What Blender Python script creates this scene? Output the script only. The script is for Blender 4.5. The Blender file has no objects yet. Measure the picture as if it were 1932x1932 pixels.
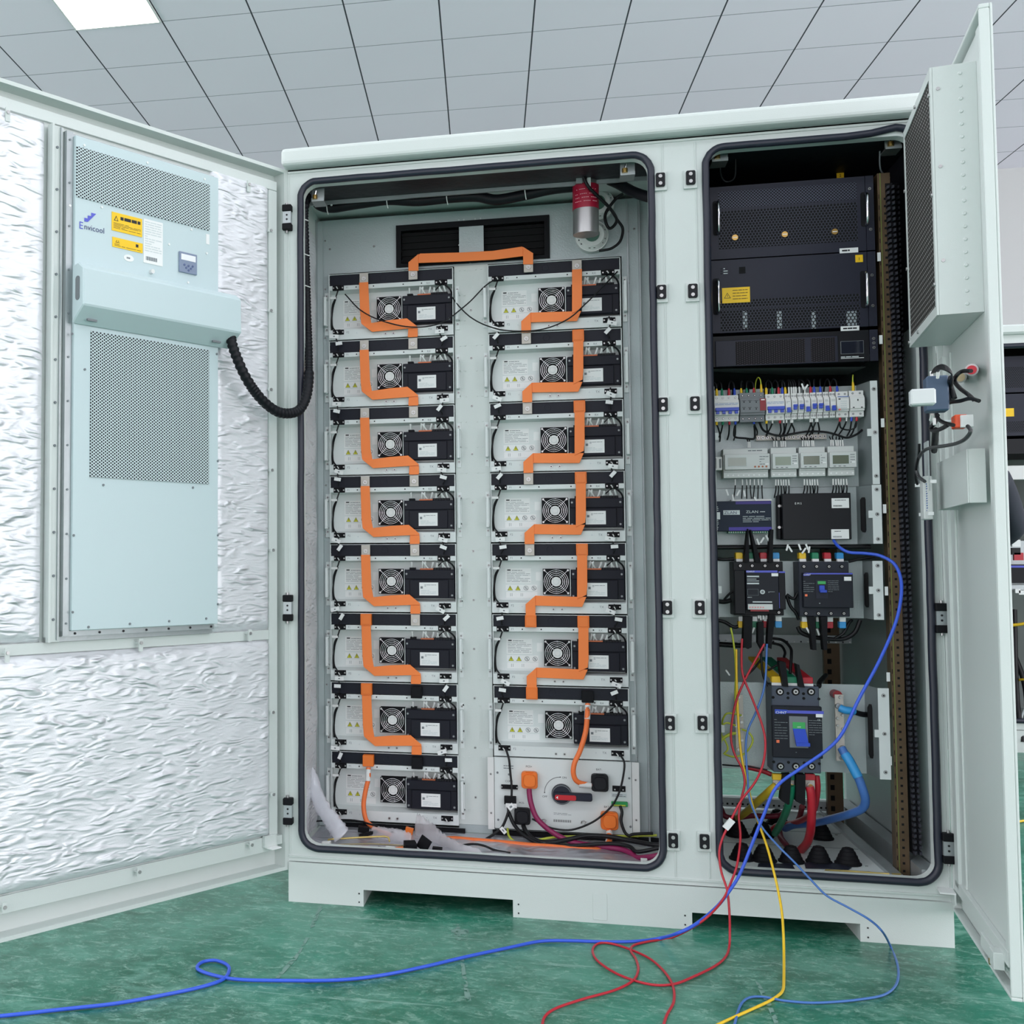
import bpy, math, random
from mathutils import Vector, Matrix
random.seed(7)
SC = bpy.context.scene
COL = SC.collection
R = math.radians

# ---------------------------------------------------------------- camera, world, lights, exposure
FPX, PPX, PPY = 2097.24, 528.34, 958.73
YAW, PIT, ROL = -0.231762, 0.0495358, -0.00130316
CAM = Vector((0.7281, -3.1925, 0.9771))
def cam_axes():
    cy, sy, cp, sp, cr, sr = math.cos(YAW), math.sin(YAW), math.cos(PIT), math.sin(PIT), math.cos(ROL), math.sin(ROL)
    f = Vector((sy*cp, cy*cp, sp)); r = Vector((cy, -sy, 0)); u = r.cross(f)
    return cr*r+sr*u, -sr*r+cr*u, f
AR, AU, AF = cam_axes()
cd = bpy.data.cameras.new('camera'); co = bpy.data.objects.new('camera', cd); COL.objects.link(co)
co.matrix_world = Matrix(((AR.x, AU.x, -AF.x, CAM.x), (AR.y, AU.y, -AF.y, CAM.y), (AR.z, AU.z, -AF.z, CAM.z), (0, 0, 0, 1)))
cd.sensor_width = 36; cd.lens = 36*FPX/1932; cd.shift_x = (966-PPX)/1932; cd.shift_y = (PPY-966)/1932
cd.clip_start = .05; cd.clip_end = 60
SC.camera = co
W = bpy.data.worlds.new('world'); SC.world = W; W.use_nodes = True
W.node_tree.nodes['Background'].inputs[0].default_value = (.97, .95, 1, 1)
W.node_tree.nodes['Background'].inputs[1].default_value = 1.6
SC.view_settings.view_transform = 'Standard'; SC.view_settings.look = 'None'
SC.view_settings.gamma = 1; SC.view_settings.exposure = 0.0
def area(name, loc, rot, sx, sy, power, col=(1, 1, 1)):
    l = bpy.data.lights.new(name, 'AREA'); l.shape = 'RECTANGLE'; l.size = sx; l.size_y = sy; l.energy = power; l.color = col
    o = bpy.data.objects.new(name, l); o.location = loc; o.rotation_euler = rot; COL.objects.link(o); return o
# added fill far behind the camera, assumed light for cabinet front and ceiling
area('front_fill', (-1.0, -8.5, 1.7), (R(126), 0, R(-4)), 11, 3.0, 80, (1, .955, .975))
area('side_fill', (9.0, -3.5, 1.5), (R(134), 0, R(84)), 11, 2.8, 380, (1, .95, .97))  # added fill from the right, brightens the ceiling and left door
area('left_fill', (-9.0, -4.5, 1.5), (R(132), 0, R(-78)), 9, 2.6, 380, (1, .955, .98))  # added fill from the left for the right door and ceiling
LAMP = 16.0            # strength of the ceiling panels

# ---------------------------------------------------------------- pixel -> place helpers (1932 frame of the survey)
def ray(x, y): return AR*((x-PPX)/FPX) - AU*((y-PPY)/FPX) + AF
def atY(x, y, Y=0.0):
    d = ray(x, y); return CAM + d*((Y-CAM.y)/d.y)
def atZ(x, y, Z=0.0):
    d = ray(x, y); return CAM + d*((Z-CAM.z)/d.z)
def atX(x, y, X):
    d = ray(x, y); return CAM + d*((X-CAM.x)/d.x)

# ---------------------------------------------------------------- materials
def s2l(c): return tuple((v/255/12.92 if v/255 <= .04045 else ((v/255+.055)/1.055)**2.4) for v in c)
MATS = {}
def mat(name, rgb, rough=.5, metal=0, bump=0, bscale=200, emit=0, spec=.5, alpha=1, trans=0, var=0, vscale=3, coat=0):
    if name in MATS: return MATS[name]
    m = bpy.data.materials.new(name); m.use_nodes = True; MATS[name] = m
    nt = m.node_tree; b = nt.nodes['Principled BSDF']; c = (*s2l(rgb), 1)
    b.inputs['Base Color'].default_value = c; b.inputs['Roughness'].default_value = rough; b.inputs['Metallic'].default_value = metal
    b.inputs['Specular IOR Level'].default_value = spec
    if coat: b.inputs['Coat Weight'].default_value = coat
    if alpha < 1: b.inputs['Alpha'].default_value = alpha
    if trans: b.inputs['Transmission Weight'].default_value = trans
    if emit: b.inputs['Emission Color'].default_value = c; b.inputs['Emission Strength'].default_value = emit
    tc = nt.nodes.new('ShaderNodeTexCoord')
    n = nt.nodes.new('ShaderNodeTexNoise'); n.inputs['Scale'].default_value = bscale; n.inputs['Detail'].default_value = 3
    nt.links.new(tc.outputs['Object'], n.inputs['Vector'])
    if bump:
        bp = nt.nodes.new('ShaderNodeBump'); bp.inputs['Strength'].default_value = bump; bp.inputs['Distance'].default_value = .002
        nt.links.new(n.outputs['Fac'], bp.inputs['Height']); nt.links.new(bp.outputs['Normal'], b.inputs['Normal'])
    if var:
        n2 = nt.nodes.new('ShaderNodeTexNoise'); n2.inputs['Scale'].default_value = vscale; n2.inputs['Detail'].default_value = 6
        nt.links.new(tc.outputs['Object'], n2.inputs['Vector'])
        mx = nt.nodes.new('ShaderNodeMix'); mx.data_type = 'RGBA'; mx.inputs[6].default_value = tuple(v*(1-var) for v in c[:3])+(1,); mx.inputs[7].default_value = tuple(min(1, v*(1+var)) for v in c[:3])+(1,)
        nt.links.new(n2.outputs['Fac'], mx.inputs[0]); nt.links.new(mx.outputs[2], b.inputs['Base Color'])
    return m
class NT:
    """small node-graph helper"""
    def __init__(s, m): s.nt = m.node_tree; s.b = s.nt.nodes['Principled BSDF']
    def n(s, t, **k):
        q = s.nt.nodes.new(t)
        for a, v in k.items(): setattr(q, a, v)
        return q
    def l(s, a, b): s.nt.links.new(a, b)
    def math(s, op, a, b=None, c=None):
        q = s.n('ShaderNodeMath', operation=op)
        for i, v in enumerate((a, b, c)):
            if v is None: continue
            if isinstance(v, (int, float)): q.inputs[i].default_value = v
            else: s.l(v, q.inputs[i])
        return q.outputs[0]
    def mix(s, f, a, b):
        q = s.n('ShaderNodeMix', data_type='RGBA')
        for i, v in ((0, f), (6, a), (7, b)):
            if isinstance(v, (int, float)): q.inputs[i].default_value = v
            elif isinstance(v, tuple): q.inputs[i].default_value = (*s2l(v), 1)
            else: s.l(v, q.inputs[i])
        return q.outputs[2]
def holes(name, base, hole, su, sv, ru, rv, rough=.5, axes='XZ', box=False, metal=0):
    """sheet pierced by a staggered lattice of holes: su, sv pitches, ru, rv hole half sizes"""
    m = mat(name, base, rough, metal=metal); g = NT(m)
    tc = g.n('ShaderNodeTexCoord'); sp = g.n('ShaderNodeSeparateXYZ'); g.l(tc.outputs['Object'], sp.inputs[0])
    U = sp.outputs[axes[0]]; V = sp.outputs[axes[1]]
    ds = []
    for off in (0, .5):
        a = g.math('MULTIPLY', g.math('SUBTRACT', g.math('FRACT', g.math('ADD', g.math('DIVIDE', U, su), off+100)), .5), su/ru)
        b = g.math('MULTIPLY', g.math('SUBTRACT', g.math('FRACT', g.math('ADD', g.math('DIVIDE', V, sv), off+100)), .5), sv/rv)
        if box: d = g.math('MAXIMUM', g.math('ABSOLUTE', a), g.math('ABSOLUTE', b))
        else: d = g.math('SQRT', g.math('ADD', g.math('MULTIPLY', a, a), g.math('MULTIPLY', b, b)))
        ds.append(d)
    d = g.math('MINIMUM', ds[0], ds[1]); f = g.math('LESS_THAN', d, 1.0)
    g.l(g.mix(f, base, hole), g.b.inputs['Base Color'])
    r = g.math('ADD', g.math('MULTIPLY', f, .4), rough); g.l(r, g.b.inputs['Roughness'])
    return m
PAINT = mat('cabinet_paint', (208, 216, 213), .42, bump=.12, bscale=380, var=.03, vscale=2)
PAINT2 = mat('module_paint', (220, 227, 226), .45, bump=.1, bscale=300, var=.02)
ACP = mat('aircon_paint', (196, 214, 217), .45, bump=.06, bscale=300)
ZINC = mat('zinc_steel', (172, 179, 181), .38, .55, bump=.15, bscale=90, var=.16, vscale=14)
DUSTZ = mat('interior_steel', (176, 187, 188), .42, .25, bump=.3, bscale=260, var=.06, vscale=6)
GASK = mat('rubber_gasket', (34, 38, 52), .42)
BLK = mat('black_plastic', (17, 19, 25), .5, spec=.28)
BLK2 = mat('matt_black', (13, 14, 19), .7, spec=.25)
NAVY = mat('cover_black', (21, 25, 37), .45, bump=.2, bscale=60, spec=.25)
BOXB = mat('control_box_black', (20, 22, 34), .5, spec=.25)
VOID = mat('dark_recess', (6, 7, 10), .9)
CHAR = mat('charcoal_steel', (32, 35, 50), .5, bump=.15, bscale=500, spec=.35)
ORG = mat('orange_insulation', (255, 134, 60), .5, var=.05, vscale=9)
ORG2 = mat('orange_cap', (240, 122, 38), .4)
ORC = mat('orange_cable', (248, 124, 62), .45)
WHT = mat('white_plastic', (226, 228, 226), .5)
LAB = mat('label_white', (236, 239, 238), .55)
LABG = mat('label_grey', (203, 213, 214), .5)
TXT = mat('print_black', (28, 30, 34), .6)
TXG = mat('print_grey', (120, 128, 132), .6)
YEL = mat('yellow_label', (246, 200, 20), .5)
YCB = mat('yellow_cable', (238, 196, 40), .4)
YGC = mat('yellow_green_wire', (196, 206, 70), .45)
BLU = mat('blue_cable', (52, 92, 214), .35)
BLU2 = mat('light_blue_cable', (70, 116, 186), .35)
CYA = mat('cyan_sleeve', (52, 150, 214), .4)
RED = mat('red_cable', (186, 34, 50), .38)
MAR = mat('purple_red_cable', (138, 28, 82), .4)
GRN = mat('green_cable', (22, 128, 92), .4)
LBLU = mat('breaker_blue', (38, 74, 190), .35)
PUR = mat('purple_stripe', (84, 92, 200), .4)
STEEL = mat('polished_steel', (180, 180, 180), .34, .8)
CHR = mat('chrome', (225, 225, 228), .12, 1)
LUG = mat('tinned_lug', (196, 190, 182), .5, .15)
BRS = mat('brass', (190, 155, 90), .28, .9)
CUT = mat('copper', (170, 95, 62), .4, .5)
RST = mat('passivated_rail', (104, 86, 66), .42, .5, var=.3, vscale=18)
OLV = mat('olive_rail', (128, 140, 74), .42, .4, var=.2, vscale=20)
WIRE = mat('black_wire', (15, 16, 20), .45, spec=.35)
GRY = mat('grey_plastic', (118, 124, 128), .5)
LGR = mat('light_grey_plastic', (205, 210, 208), .45)
LCD = mat('lcd_glass', (128, 140, 128), .12)
DREDM = mat('dark_red_plastic', (140, 24, 34), .4)
FOAM = mat('black_foam', (20, 22, 30), .55, bump=.8, bscale=40)

def foil_mat(name, rgb, metal, sx, sz, strength, rough=.34):
    m = mat(name, rgb, rough, metal); g = NT(m)
    tc = g.n('ShaderNodeTexCoord'); mp = g.n('ShaderNodeMapping'); g.l(tc.outputs['Object'], mp.inputs[0])
    mp.inputs['Scale'].default_value = (sx, sx, sz); mp.inputs['Rotation'].default_value = (0, R(14), 0)
    w = g.n('ShaderNodeTexNoise'); w.inputs['Scale'].default_value = 1.1; w.inputs['Detail'].default_value = 2
    g.l(mp.outputs[0], w.inputs['Vector'])
    ad = g.n('ShaderNodeVectorMath', operation='SCALE'); g.l(w.outputs['Color'], ad.inputs[0]); ad.inputs['Scale'].default_value = .9
    a2 = g.n('ShaderNodeVectorMath', operation='ADD'); g.l(mp.outputs[0], a2.inputs[0]); g.l(ad.outputs[0], a2.inputs[1])
    n = g.n('ShaderNodeTexNoise'); n.noise_type = 'RIDGED_MULTIFRACTAL'; n.inputs['Scale'].default_value = 3.0; n.inputs['Detail'].default_value = 4; n.inputs['Roughness'].default_value = .55
    g.l(a2.outputs[0], n.inputs['Vector'])
    wv = g.n('ShaderNodeTexNoise'); wv.inputs['Scale'].default_value = 260; g.l(tc.outputs['Object'], wv.inputs['Vector'])
    h = g.math('ADD', n.outputs['Fac'], g.math('MULTIPLY', wv.outputs['Fac'], .03))
    bp = g.n('ShaderNodeBump'); bp.inputs['Strength'].default_value = strength; bp.inputs['Distance'].default_value = .0095
    g.l(h, bp.inputs['Height']); g.l(bp.outputs['Normal'], g.b.inputs['Normal'])
    return m
FOIL = foil_mat('foil_quilt', (230, 232, 236), .3, 6.5, 24.0, 1.0, .42)
FOILF = foil_mat('foil_floor', (196, 196, 204), .6, 7, 7, .9, .3)
FILM = mat('bubble_film', (232, 234, 242), .12, bump=1.0, bscale=45, alpha=.66, coat=1)
FILM2 = mat('clear_film', (238, 234, 238), .10, bump=1.0, bscale=38, alpha=.40, coat=1)

AC_HOLES = holes('aircon_perforated', (196, 212, 214), (34, 38, 44), .0112, .0080, .0024, .0024)
HEX = holes('honeycomb_black', (46, 49, 66), (6, 7, 11), .0086, .0149, .0035, .0038, .5)
SQP = holes('square_perforated_black', (58, 62, 82), (6, 7, 11), .0086, .0086, .0021, .0021, .5, box=True)
FINE = holes('fine_vent_black', (44, 38, 46), (12, 10, 14), .012, .0052, .0046, .0011, .6, box=True)
EXPM = holes('slotted_mesh_sheet', (206, 208, 203), (40, 38, 36), .0165, .026, .0062, .0108, .5, box=True)
RAILH = None

# floor and ceiling
def floor_mat():
    m = mat('green_epoxy_floor', (34, 120, 92), .32); g = NT(m)
    tc = g.n('ShaderNodeTexCoord')
    def noise(scale, det, rg, dist=0, ty=None, rot=0, sc=(1, 1, 1)):
        mp = g.n('ShaderNodeMapping'); g.l(tc.outputs['Object'], mp.inputs[0]); mp.inputs['Rotation'].default_value = (0, 0, rot); mp.inputs['Scale'].default_value = sc
        n = g.n('ShaderNodeTexNoise'); n.inputs['Scale'].default_value = scale; n.inputs['Detail'].default_value = det; n.inputs['Roughness'].default_value = rg; n.inputs['Distortion'].default_value = dist
        if ty: n.noise_type = ty
        g.l(mp.outputs[0], n.inputs['Vector']); return n.outputs['Fac']
    def ramp(f, a, b):
        q = g.n('ShaderNodeMapRange'); g.l(f, q.inputs[0]); q.inputs[1].default_value = a; q.inputs[2].default_value = b; return q.outputs[0]
    big = ramp(noise(1.5, 7, .7), .38, .62)
    fib = ramp(noise(6.5, 12, .82, .7, rot=.6, sc=(1, 1.5, 1)), .485, .61)
    fine = ramp(noise(24, 12, .85, .6, rot=-.5, sc=(1, 1.7, 1)), .515, .60)
    scr = ramp(noise(3.0, 2, .5, .3, rot=.75, sc=(.5, 16, 1)), .66, .70)
    c = g.mix(big, (8, 90, 66), (56, 138, 114))
    c = g.mix(g.math('MULTIPLY', fib, .62), c, (116, 170, 152))
    c = g.mix(g.math('MULTIPLY', fine, .45), c, (168, 206, 190))
    c = g.mix(g.math('MULTIPLY', scr, .28), c, (170, 205, 195))
    g.l(c, g.b.inputs['Base Color'])
    g.l(g.math('ADD', g.math('MULTIPLY', fib, .2), .3), g.b.inputs['Roughness'])
    return m
FLOOR = floor_mat()
def ceil_mat():
    m = mat('ceiling_tile', (178, 184, 190), .8); g = NT(m)
    tc = g.n('ShaderNodeTexCoord'); sp = g.n('ShaderNodeSeparateXYZ'); g.l(tc.outputs['Object'], sp.inputs[0])
    fx = g.math('ABSOLUTE', g.math('SUBTRACT', g.math('FRACT', g.math('ADD', g.math('DIVIDE', sp.outputs['X'], .6), 50.5)), .5))
    fy = g.math('ABSOLUTE', g.math('SUBTRACT', g.math('FRACT', g.math('ADD', g.math('DIVIDE', sp.outputs['Y'], .6), 50.5)), .5))
    lx = g.math('LESS_THAN', fx, .0085); ly = g.math('LESS_THAN', fy, .0060)
    n = g.n('ShaderNodeTexNoise'); n.inputs['Scale'].default_value = .8
    g.l(tc.outputs['Object'], n.inputs['Vector'])
    base = g.mix(n.outputs['Fac'], (240, 234, 246), (246, 240, 251))
    c = g.mix(ly, base, (140, 140, 150)); c = g.mix(lx, c, (52, 56, 66)); g.l(c, g.b.inputs['Base Color'])
    return m
CEIL = ceil_mat()
WALL = mat('wall_plaster', (206, 206, 206), .8, bump=.05, bscale=30)

# ---------------------------------------------------------------- mesh builder
_TC = {}
def text_geo(s):
    if s in _TC: return _TC[s]
    c = bpy.data.curves.new('tmp', 'FONT'); c.body = s; c.size = 1; c.resolution_u = 2; c.fill_mode = 'FRONT'
    o = bpy.data.objects.new('tmp', c); COL.objects.link(o)
    dg = bpy.context.evaluated_depsgraph_get(); me = bpy.data.meshes.new_from_object(o.evaluated_get(dg))
    v = [tuple(p.co) for p in me.vertices]; f = [tuple(p.vertices) for p in me.polygons]
    bpy.data.objects.remove(o); bpy.data.curves.remove(c); bpy.data.meshes.remove(me)
    _TC[s] = (v, f); return _TC[s]
class M:
    def __init__(s): s.v = []; s.f = []; s.mi = []; s.sm = []; s.mats = []; s.T = Matrix.Identity(4)
    def m(s, mt):
        if mt not in s.mats: s.mats.append(mt)
        return s.mats.index(mt)
    def add(s, vs, fs, mt, smooth=False):
        o = len(s.v); i = s.m(mt)
        for p in vs: s.v.append(tuple(s.T @ Vector(p)))
        for f in fs: s.f.append(tuple(o+k for k in f)); s.mi.append(i); s.sm.append(smooth)
        return s
    def box(s, x0, x1, y0, y1, z0, z1, mt):
        if x0 > x1: x0, x1 = x1, x0
        if y0 > y1: y0, y1 = y1, y0
        if z0 > z1: z0, z1 = z1, z0
        return s.add([(x0, y0, z0), (x1, y0, z0), (x1, y1, z0), (x0, y1, z0), (x0, y0, z1), (x1, y0, z1), (x1, y1, z1), (x0, y1, z1)],
                     [(0, 3, 2, 1), (4, 5, 6, 7), (0, 1, 5, 4), (1, 2, 6, 5), (2, 3, 7, 6), (3, 0, 4, 7)], mt)
    def cyl(s, p, q, r, mt, seg=12, r2=None, smooth=True):
        p, q = Vector(p), Vector(q); r2 = r if r2 is None else r2; d = (q-p).normalized()
        a = d.orthogonal().normalized(); b = d.cross(a); vs = []
        for i in range(seg):
            t = 2*math.pi*i/seg; c = a*math.cos(t)+b*math.sin(t); vs += [p+c*r, q+c*r2]
        s.add(vs, [(2*i, 2*((i+1) % seg), 2*((i+1) % seg)+1, 2*i+1) for i in range(seg)], mt, smooth)
        vs2 = [vs[2*i] for i in range(seg)]; vs3 = [vs[2*i+1] for i in range(seg)]
        s.add(vs2, [tuple(reversed(range(seg)))], mt); s.add(vs3, [tuple(range(seg))], mt); return s
    def tube(s, pts, r, mt, seg=8, closed=False, flat=None, cap=True):
        P = [Vector(p) for p in pts]; n = len(P); rr = r if isinstance(r, (list, tuple)) else [r]*n
        up = None; vs = []
        for i in range(n):
            a = P[(i-1) % n] if (closed or i > 0) else P[i]; b = P[(i+1) % n] if (closed or i < n-1) else P[i]
            d = (b-a); d = d.normalized() if d.length > 1e-9 else Vector((0, 0, 1))
            if up is None: up = d.orthogonal().normalized()
            up = (up - d*up.dot(d)); up = up.normalized() if up.length > 1e-6 else d.orthogonal().normalized()
            w = d.cross(up)
            for k in range(seg):
                t = 2*math.pi*k/seg; vs.append(P[i]+(up*math.cos(t)+w*math.sin(t))*rr[i])
        fs = []
        for i in range(n if closed else n-1):
            j = (i+1) % n
            for k in range(seg): fs.append((i*seg+k, i*seg+(k+1) % seg, j*seg+(k+1) % seg, j*seg+k))
        s.add(vs, fs, mt, True)
        if cap and not closed:
            s.add(vs[:seg], [tuple(reversed(range(seg)))], mt); s.add(vs[-seg:], [tuple(range(seg))], mt)
        return s
    def prism(s, pts, y0, y1, mt, ax='y'):
        """polygon (u, z) pushed along y (or polygon (u,v) along z / x)"""
        n = len(pts)
        f = {'y': lambda a, b, c: (a, c, b), 'z': lambda a, b, c: (a, b, c), 'x': lambda a, b, c: (c, a, b)}[ax]
        A = [f(p[0], p[1], y0) for p in pts]; B = [f(p[0], p[1], y1) for p in pts]
        s.add(A+B, [tuple(range(n)), tuple(reversed(range(n, 2*n)))]+[(i, n+i, n+(i+1) % n, (i+1) % n) for i in range(n)], mt); return s
    def disc(s, x, y, z, r, t, mt, seg=16):
        return s.cyl((x, y+t, z), (x, y, z), r, mt, seg)
    def ring(s, x, y, z, Rr, r, mt, seg=28, s2=6):
        return s.tube([(x+Rr*math.cos(2*math.pi*i/seg), y, z+Rr*math.sin(2*math.pi*i/seg)) for i in range(seg)], r, mt, s2, closed=True)
    def screw(s, x, y, z, r=.004, mt=None, t=.003):
        mt = mt or STEEL; s.cyl((x, y, z), (x, y-t, z), r, mt, 10, r*.75); s.cyl((x, y-t, z), (x, y-t*1.15, z), r*.42, TXT, 6); return s
    def text(s, st, x, y, z, size, mt, align='L', rotz=0, tilt=0, sx=1):
        v, f = text_geo(st)
        if not v: return s
        x0 = min(p[0] for p in v); x1 = max(p[0] for p in v)
        off = {'L': -x0, 'C': -(x0+x1)/2, 'R': -x1}[align]
        ca, sa = math.cos(tilt), math.sin(tilt); vs = []
        for p in v:
            a = (p[0]+off)*size*sx; b = p[1]*size
            vs.append((x+a*ca-b*sa, y, z+a*sa+b*ca))
        s.add(vs, f, mt); return s
    def lines(s, x0, x1, z0, z1, n, y, mt, h=.45, seed=0):
        """rows of unreadable small print"""
        rn = random.Random(seed); dz = (z1-z0)/n
        for i in range(n):
            zc = z1-(i+.5)*dz; xa = x0
            while xa < x1*.999:
                xb = min(x1, xa+(x1-x0)*rn.uniform(.12, .4)); s.add([(xa, y, zc-dz*h/2), (xb, y, zc-dz*h/2), (xb, y, zc+dz*h/2), (xa, y, zc+dz*h/2)], [(0, 1, 2, 3)], mt)
                xa = xb+(x1-x0)*.035
                if rn.random() < .12: break
        return s
    def build(s, name, parent=None, loc=None, rz=None, bevel=0, label=None, cat=None, group=None, kind=None, seg=1):
        me = bpy.data.meshes.new(name); me.from_pydata(s.v, [], s.f)
        for mt in s.mats: me.materials.append(mt)
        me.polygons.foreach_set('material_index', s.mi); me.polygons.foreach_set('use_smooth', s.sm); me.update()
        o = bpy.data.objects.new(name, me); COL.objects.link(o)
        if parent: o.parent = parent
        if loc is not None: o.location = loc
        if rz is not None: o.rotation_euler.z = rz
        if bevel:
            b = o.modifiers.new('bevel', 'BEVEL'); b.width = bevel; b.segments = seg; b.limit_method = 'ANGLE'; b.angle_limit = R(50); b.harden_normals = False
        tag(o, label, cat, group, kind); return o
def tag(o, label=None, cat=None, group=None, kind=None):
    if label: o['label'] = label
    if cat: o['category'] = cat
    if group: o['group'] = group
    if kind: o['kind'] = kind
    return o
def thing(name, label, cat, loc=(0, 0, 0), rz=0, group=None):
    o = bpy.data.objects.new(name, None); COL.objects.link(o); o.location = loc; o.rotation_euler.z = rz; o.empty_display_size = .05
    return tag(o, label, cat, group)
def dup(o, loc=None, rz=None, label=None, group=None, parent=None):
    c = o.copy(); COL.objects.link(c)
    if parent is not None: c.parent = parent
    if loc is not None: c.location = loc
    if rz is not None: c.rotation_euler.z = rz
    if label: c['label'] = label
    if group: c['group'] = group
    for ch in list(o.children): dup(ch, parent=c)
    return c
def cat_rom(P, k=6, closed=False):
    P = [Vector(p) for p in P]; n = len(P); out = []
    rng = range(n if closed else n-1)
    for i in rng:
        p0 = P[(i-1) % n] if (closed or i > 0) else P[0]*2-P[1]; p1 = P[i]; p2 = P[(i+1) % n]
        p3 = P[(i+2) % n] if (closed or i < n-2) else P[-1]*2-P[-2]
        for j in range(k):
            t = j/k; out.append(.5*((2*p1)+(-p0+p2)*t+(2*p0-5*p1+4*p2-p3)*t*t+(-p0+3*p1-3*p2+p3)*t**3))
    if not closed: out.append(P[-1])
    return out
def rrect(x0, x1, z0, z1, r, n=7):
    pts = []
    for cx, cz, a0 in ((x0+r, z0+r, 180), (x1-r, z0+r, 270), (x1-r, z1-r, 0), (x0+r, z1-r, 90)):
        for i in range(n+1):
            a = R(a0+90*i/n); pts.append((cx+r*math.cos(a), cz+r*math.sin(a)))
    return pts
def rrframe(mb, X0, X1, Z0, Z1, hole, r, y0, y1, mt, n=7):
    """plate X0..X1, Z0..Z1 with a round-cornered hole, thickness y0..y1"""
    x0, x1, z0, z1 = hole; P = rrect(x0, x1, z0, z1, r, n); C = [(X0, Z0), (X1, Z0), (X1, Z1), (X0, Z1)]; k = n+1
    for y, flip in ((y0, False), (y1, True)):
        vs = [(p[0], y, p[1]) for p in P]+[(c[0], y, c[1]) for c in C]; fs = []
        for c in range(4):
            for i in range(n): fs.append((4*k+c, c*k+i+1, c*k+i))
            fs.append((4*k+c, 4*k+(c+1) % 4, ((c+1) % 4)*k, c*k+n))
        mb.add(vs, [tuple(reversed(f)) for f in fs] if flip else fs, mt)
    N = len(P)
    mb.add([(p[0], y0, p[1]) for p in P]+[(p[0], y1, p[1]) for p in P], [((i+1) % N, i, N+i, N+(i+1) % N) for i in range(N)], mt, False)
    return mb

# ================================================================ ROOM
GR = 0.048298; GO = (-2.8617, 3.5227); CH = 4.537
def struct(mb, name, **k): return mb.build(name, kind='structure', **k)
struct(M().box(-9, 9, -9.5, 9, -.1, 0, FLOOR), 'floor')
# ceiling plane turned a little against the cabinet, tile grid of 0.6 m
struct(M().box(-12, 14, -13, 4.2, 0, .06, CEIL), 'ceiling', loc=(GO[0], GO[1], CH), rz=GR)
fw = M().box(-12, 14, 0, .15, -.0, CH, WALL); struct(fw, 'wall_back', loc=(GO[0]+math.cos(GR+R(90))*4.05, GO[1]+math.sin(GR+R(90))*4.05, 0), rz=GR)
DIFF = mat('light_diffuser', (250, 252, 255), .5, emit=LAMP)
def ceil_light(i, j, label):
    c, s = math.cos(GR), math.sin(GR); x, y = (i+.5)*.6, (j+.5)*.6
    t = thing('ceiling_light', label, 'ceiling light', (GO[0]+x*c-y*s, GO[1]+x*s+y*c, CH), GR, 'square ceiling light panels')
    f = M()
    for a in (-1, 1): f.box(a*.297, a*.285, -.297, .297, -.012, -.001, WHT); f.box(-.285, .285, a*.297, a*.285, -.012, -.001, WHT)
    f.build('frame', t); M().box(-.284, .284, -.284, .284, -.008, -.002, DIFF).build('diffuser', t)
ceil_light(1, -1, 'glowing square ceiling light panel at the upper left, above the open foil-lined door')
ceil_light(5, -1, 'square ceiling light panel at the top middle, only its glowing edge in view')
for i in (-3, 9, 13): ceil_light(i, -1, 'assumed square ceiling light panel outside the view, in the row over the cabinet')  # unseen panels, assumed to continue the row
for i in (-3, 1, 5, 9, 13):  # unseen rows, assumed to repeat the panels towards the camera
    for j in (-7, -13): ceil_light(i, j, 'assumed square ceiling light panel outside the view, in the rows before the cabinet')
# marks on the floor
TAPE = mat('scuffed_tape', (134, 172, 160), .7); g = NT(TAPE); n_ = g.n('ShaderNodeTexNoise'); n_.inputs['Scale'].default_value = 55; n_.inputs['Detail'].default_value = 5; tc_ = g.n('ShaderNodeTexCoord'); g.l(tc_.outputs['Object'], n_.inputs['Vector']); g.l(g.math('MULTIPLY', g.math('GREATER_THAN', n_.outputs['Fac'], .47), .8), g.b.inputs['Alpha'])
def patch(name, pts, label, col=None):
    P = [atZ(x, y, 0) for x, y in pts]; M().prism([(p.x, p.y) for p in P], .0004, .0014, col or TAPE, 'z').build(name, label=label, cat='floor mark')
patch('tape_cross', [(852, 1752), (861, 1752), (861, 1745), (868, 1745), (868, 1753), (884, 1756), (884, 1763), (869, 1763), (870, 1774), (862, 1774), (861, 1766), (851, 1764)], 'pale worn cross-shaped tape mark on the green floor below the left fork opening')
patch('tape_strip', [(604, 1708), (610, 1714), (603, 1722), (594, 1748), (585, 1752), (589, 1738), (597, 1722)], 'short pale tape remnant on the green floor by the left end of the plinth')
patch('tape_strip', [(580, 1764), (583, 1770), (560, 1810), (527, 1846), (520, 1846), (545, 1815), (563, 1797)], 'long pale scraped tape strip slanting from the plinth towards the blue cable')
patch('tape_strip', [(868, 1805), (874, 1805), (881, 1850), (889, 1888), (878, 1890), (874, 1860), (871, 1835)], 'thin broken tape strip on the green floor behind the long blue cable')
patch('tape_strip', [(1424, 1850), (1434, 1858), (1452, 1888), (1470, 1932), (1462, 1934), (1446, 1896), (1430, 1866)], 'pale curved scrape of tape on the floor between yellow and thin blue cable')

# ================================================================ MAIN CABINET
WX = 1.733; HZ = 2.2; DP = 1.0
cab = thing('electrical_cabinet', 'large pale grey-green battery cabinet with both front doors standing open', 'cabinet', (0, 0, 0))
LH = (.046, 1.027, .162, 2.104); RH = (1.183, 1.695, .166, 2.107)
f = M()
rrframe(f, 0, 1.105, .115, 2.16, LH, .045, 0, .03, PAINT)
rrframe(f, 1.105, WX, .115, 2.16, RH, .045, 0, .03, PAINT)
f.build('front_frame', cab)
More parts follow.
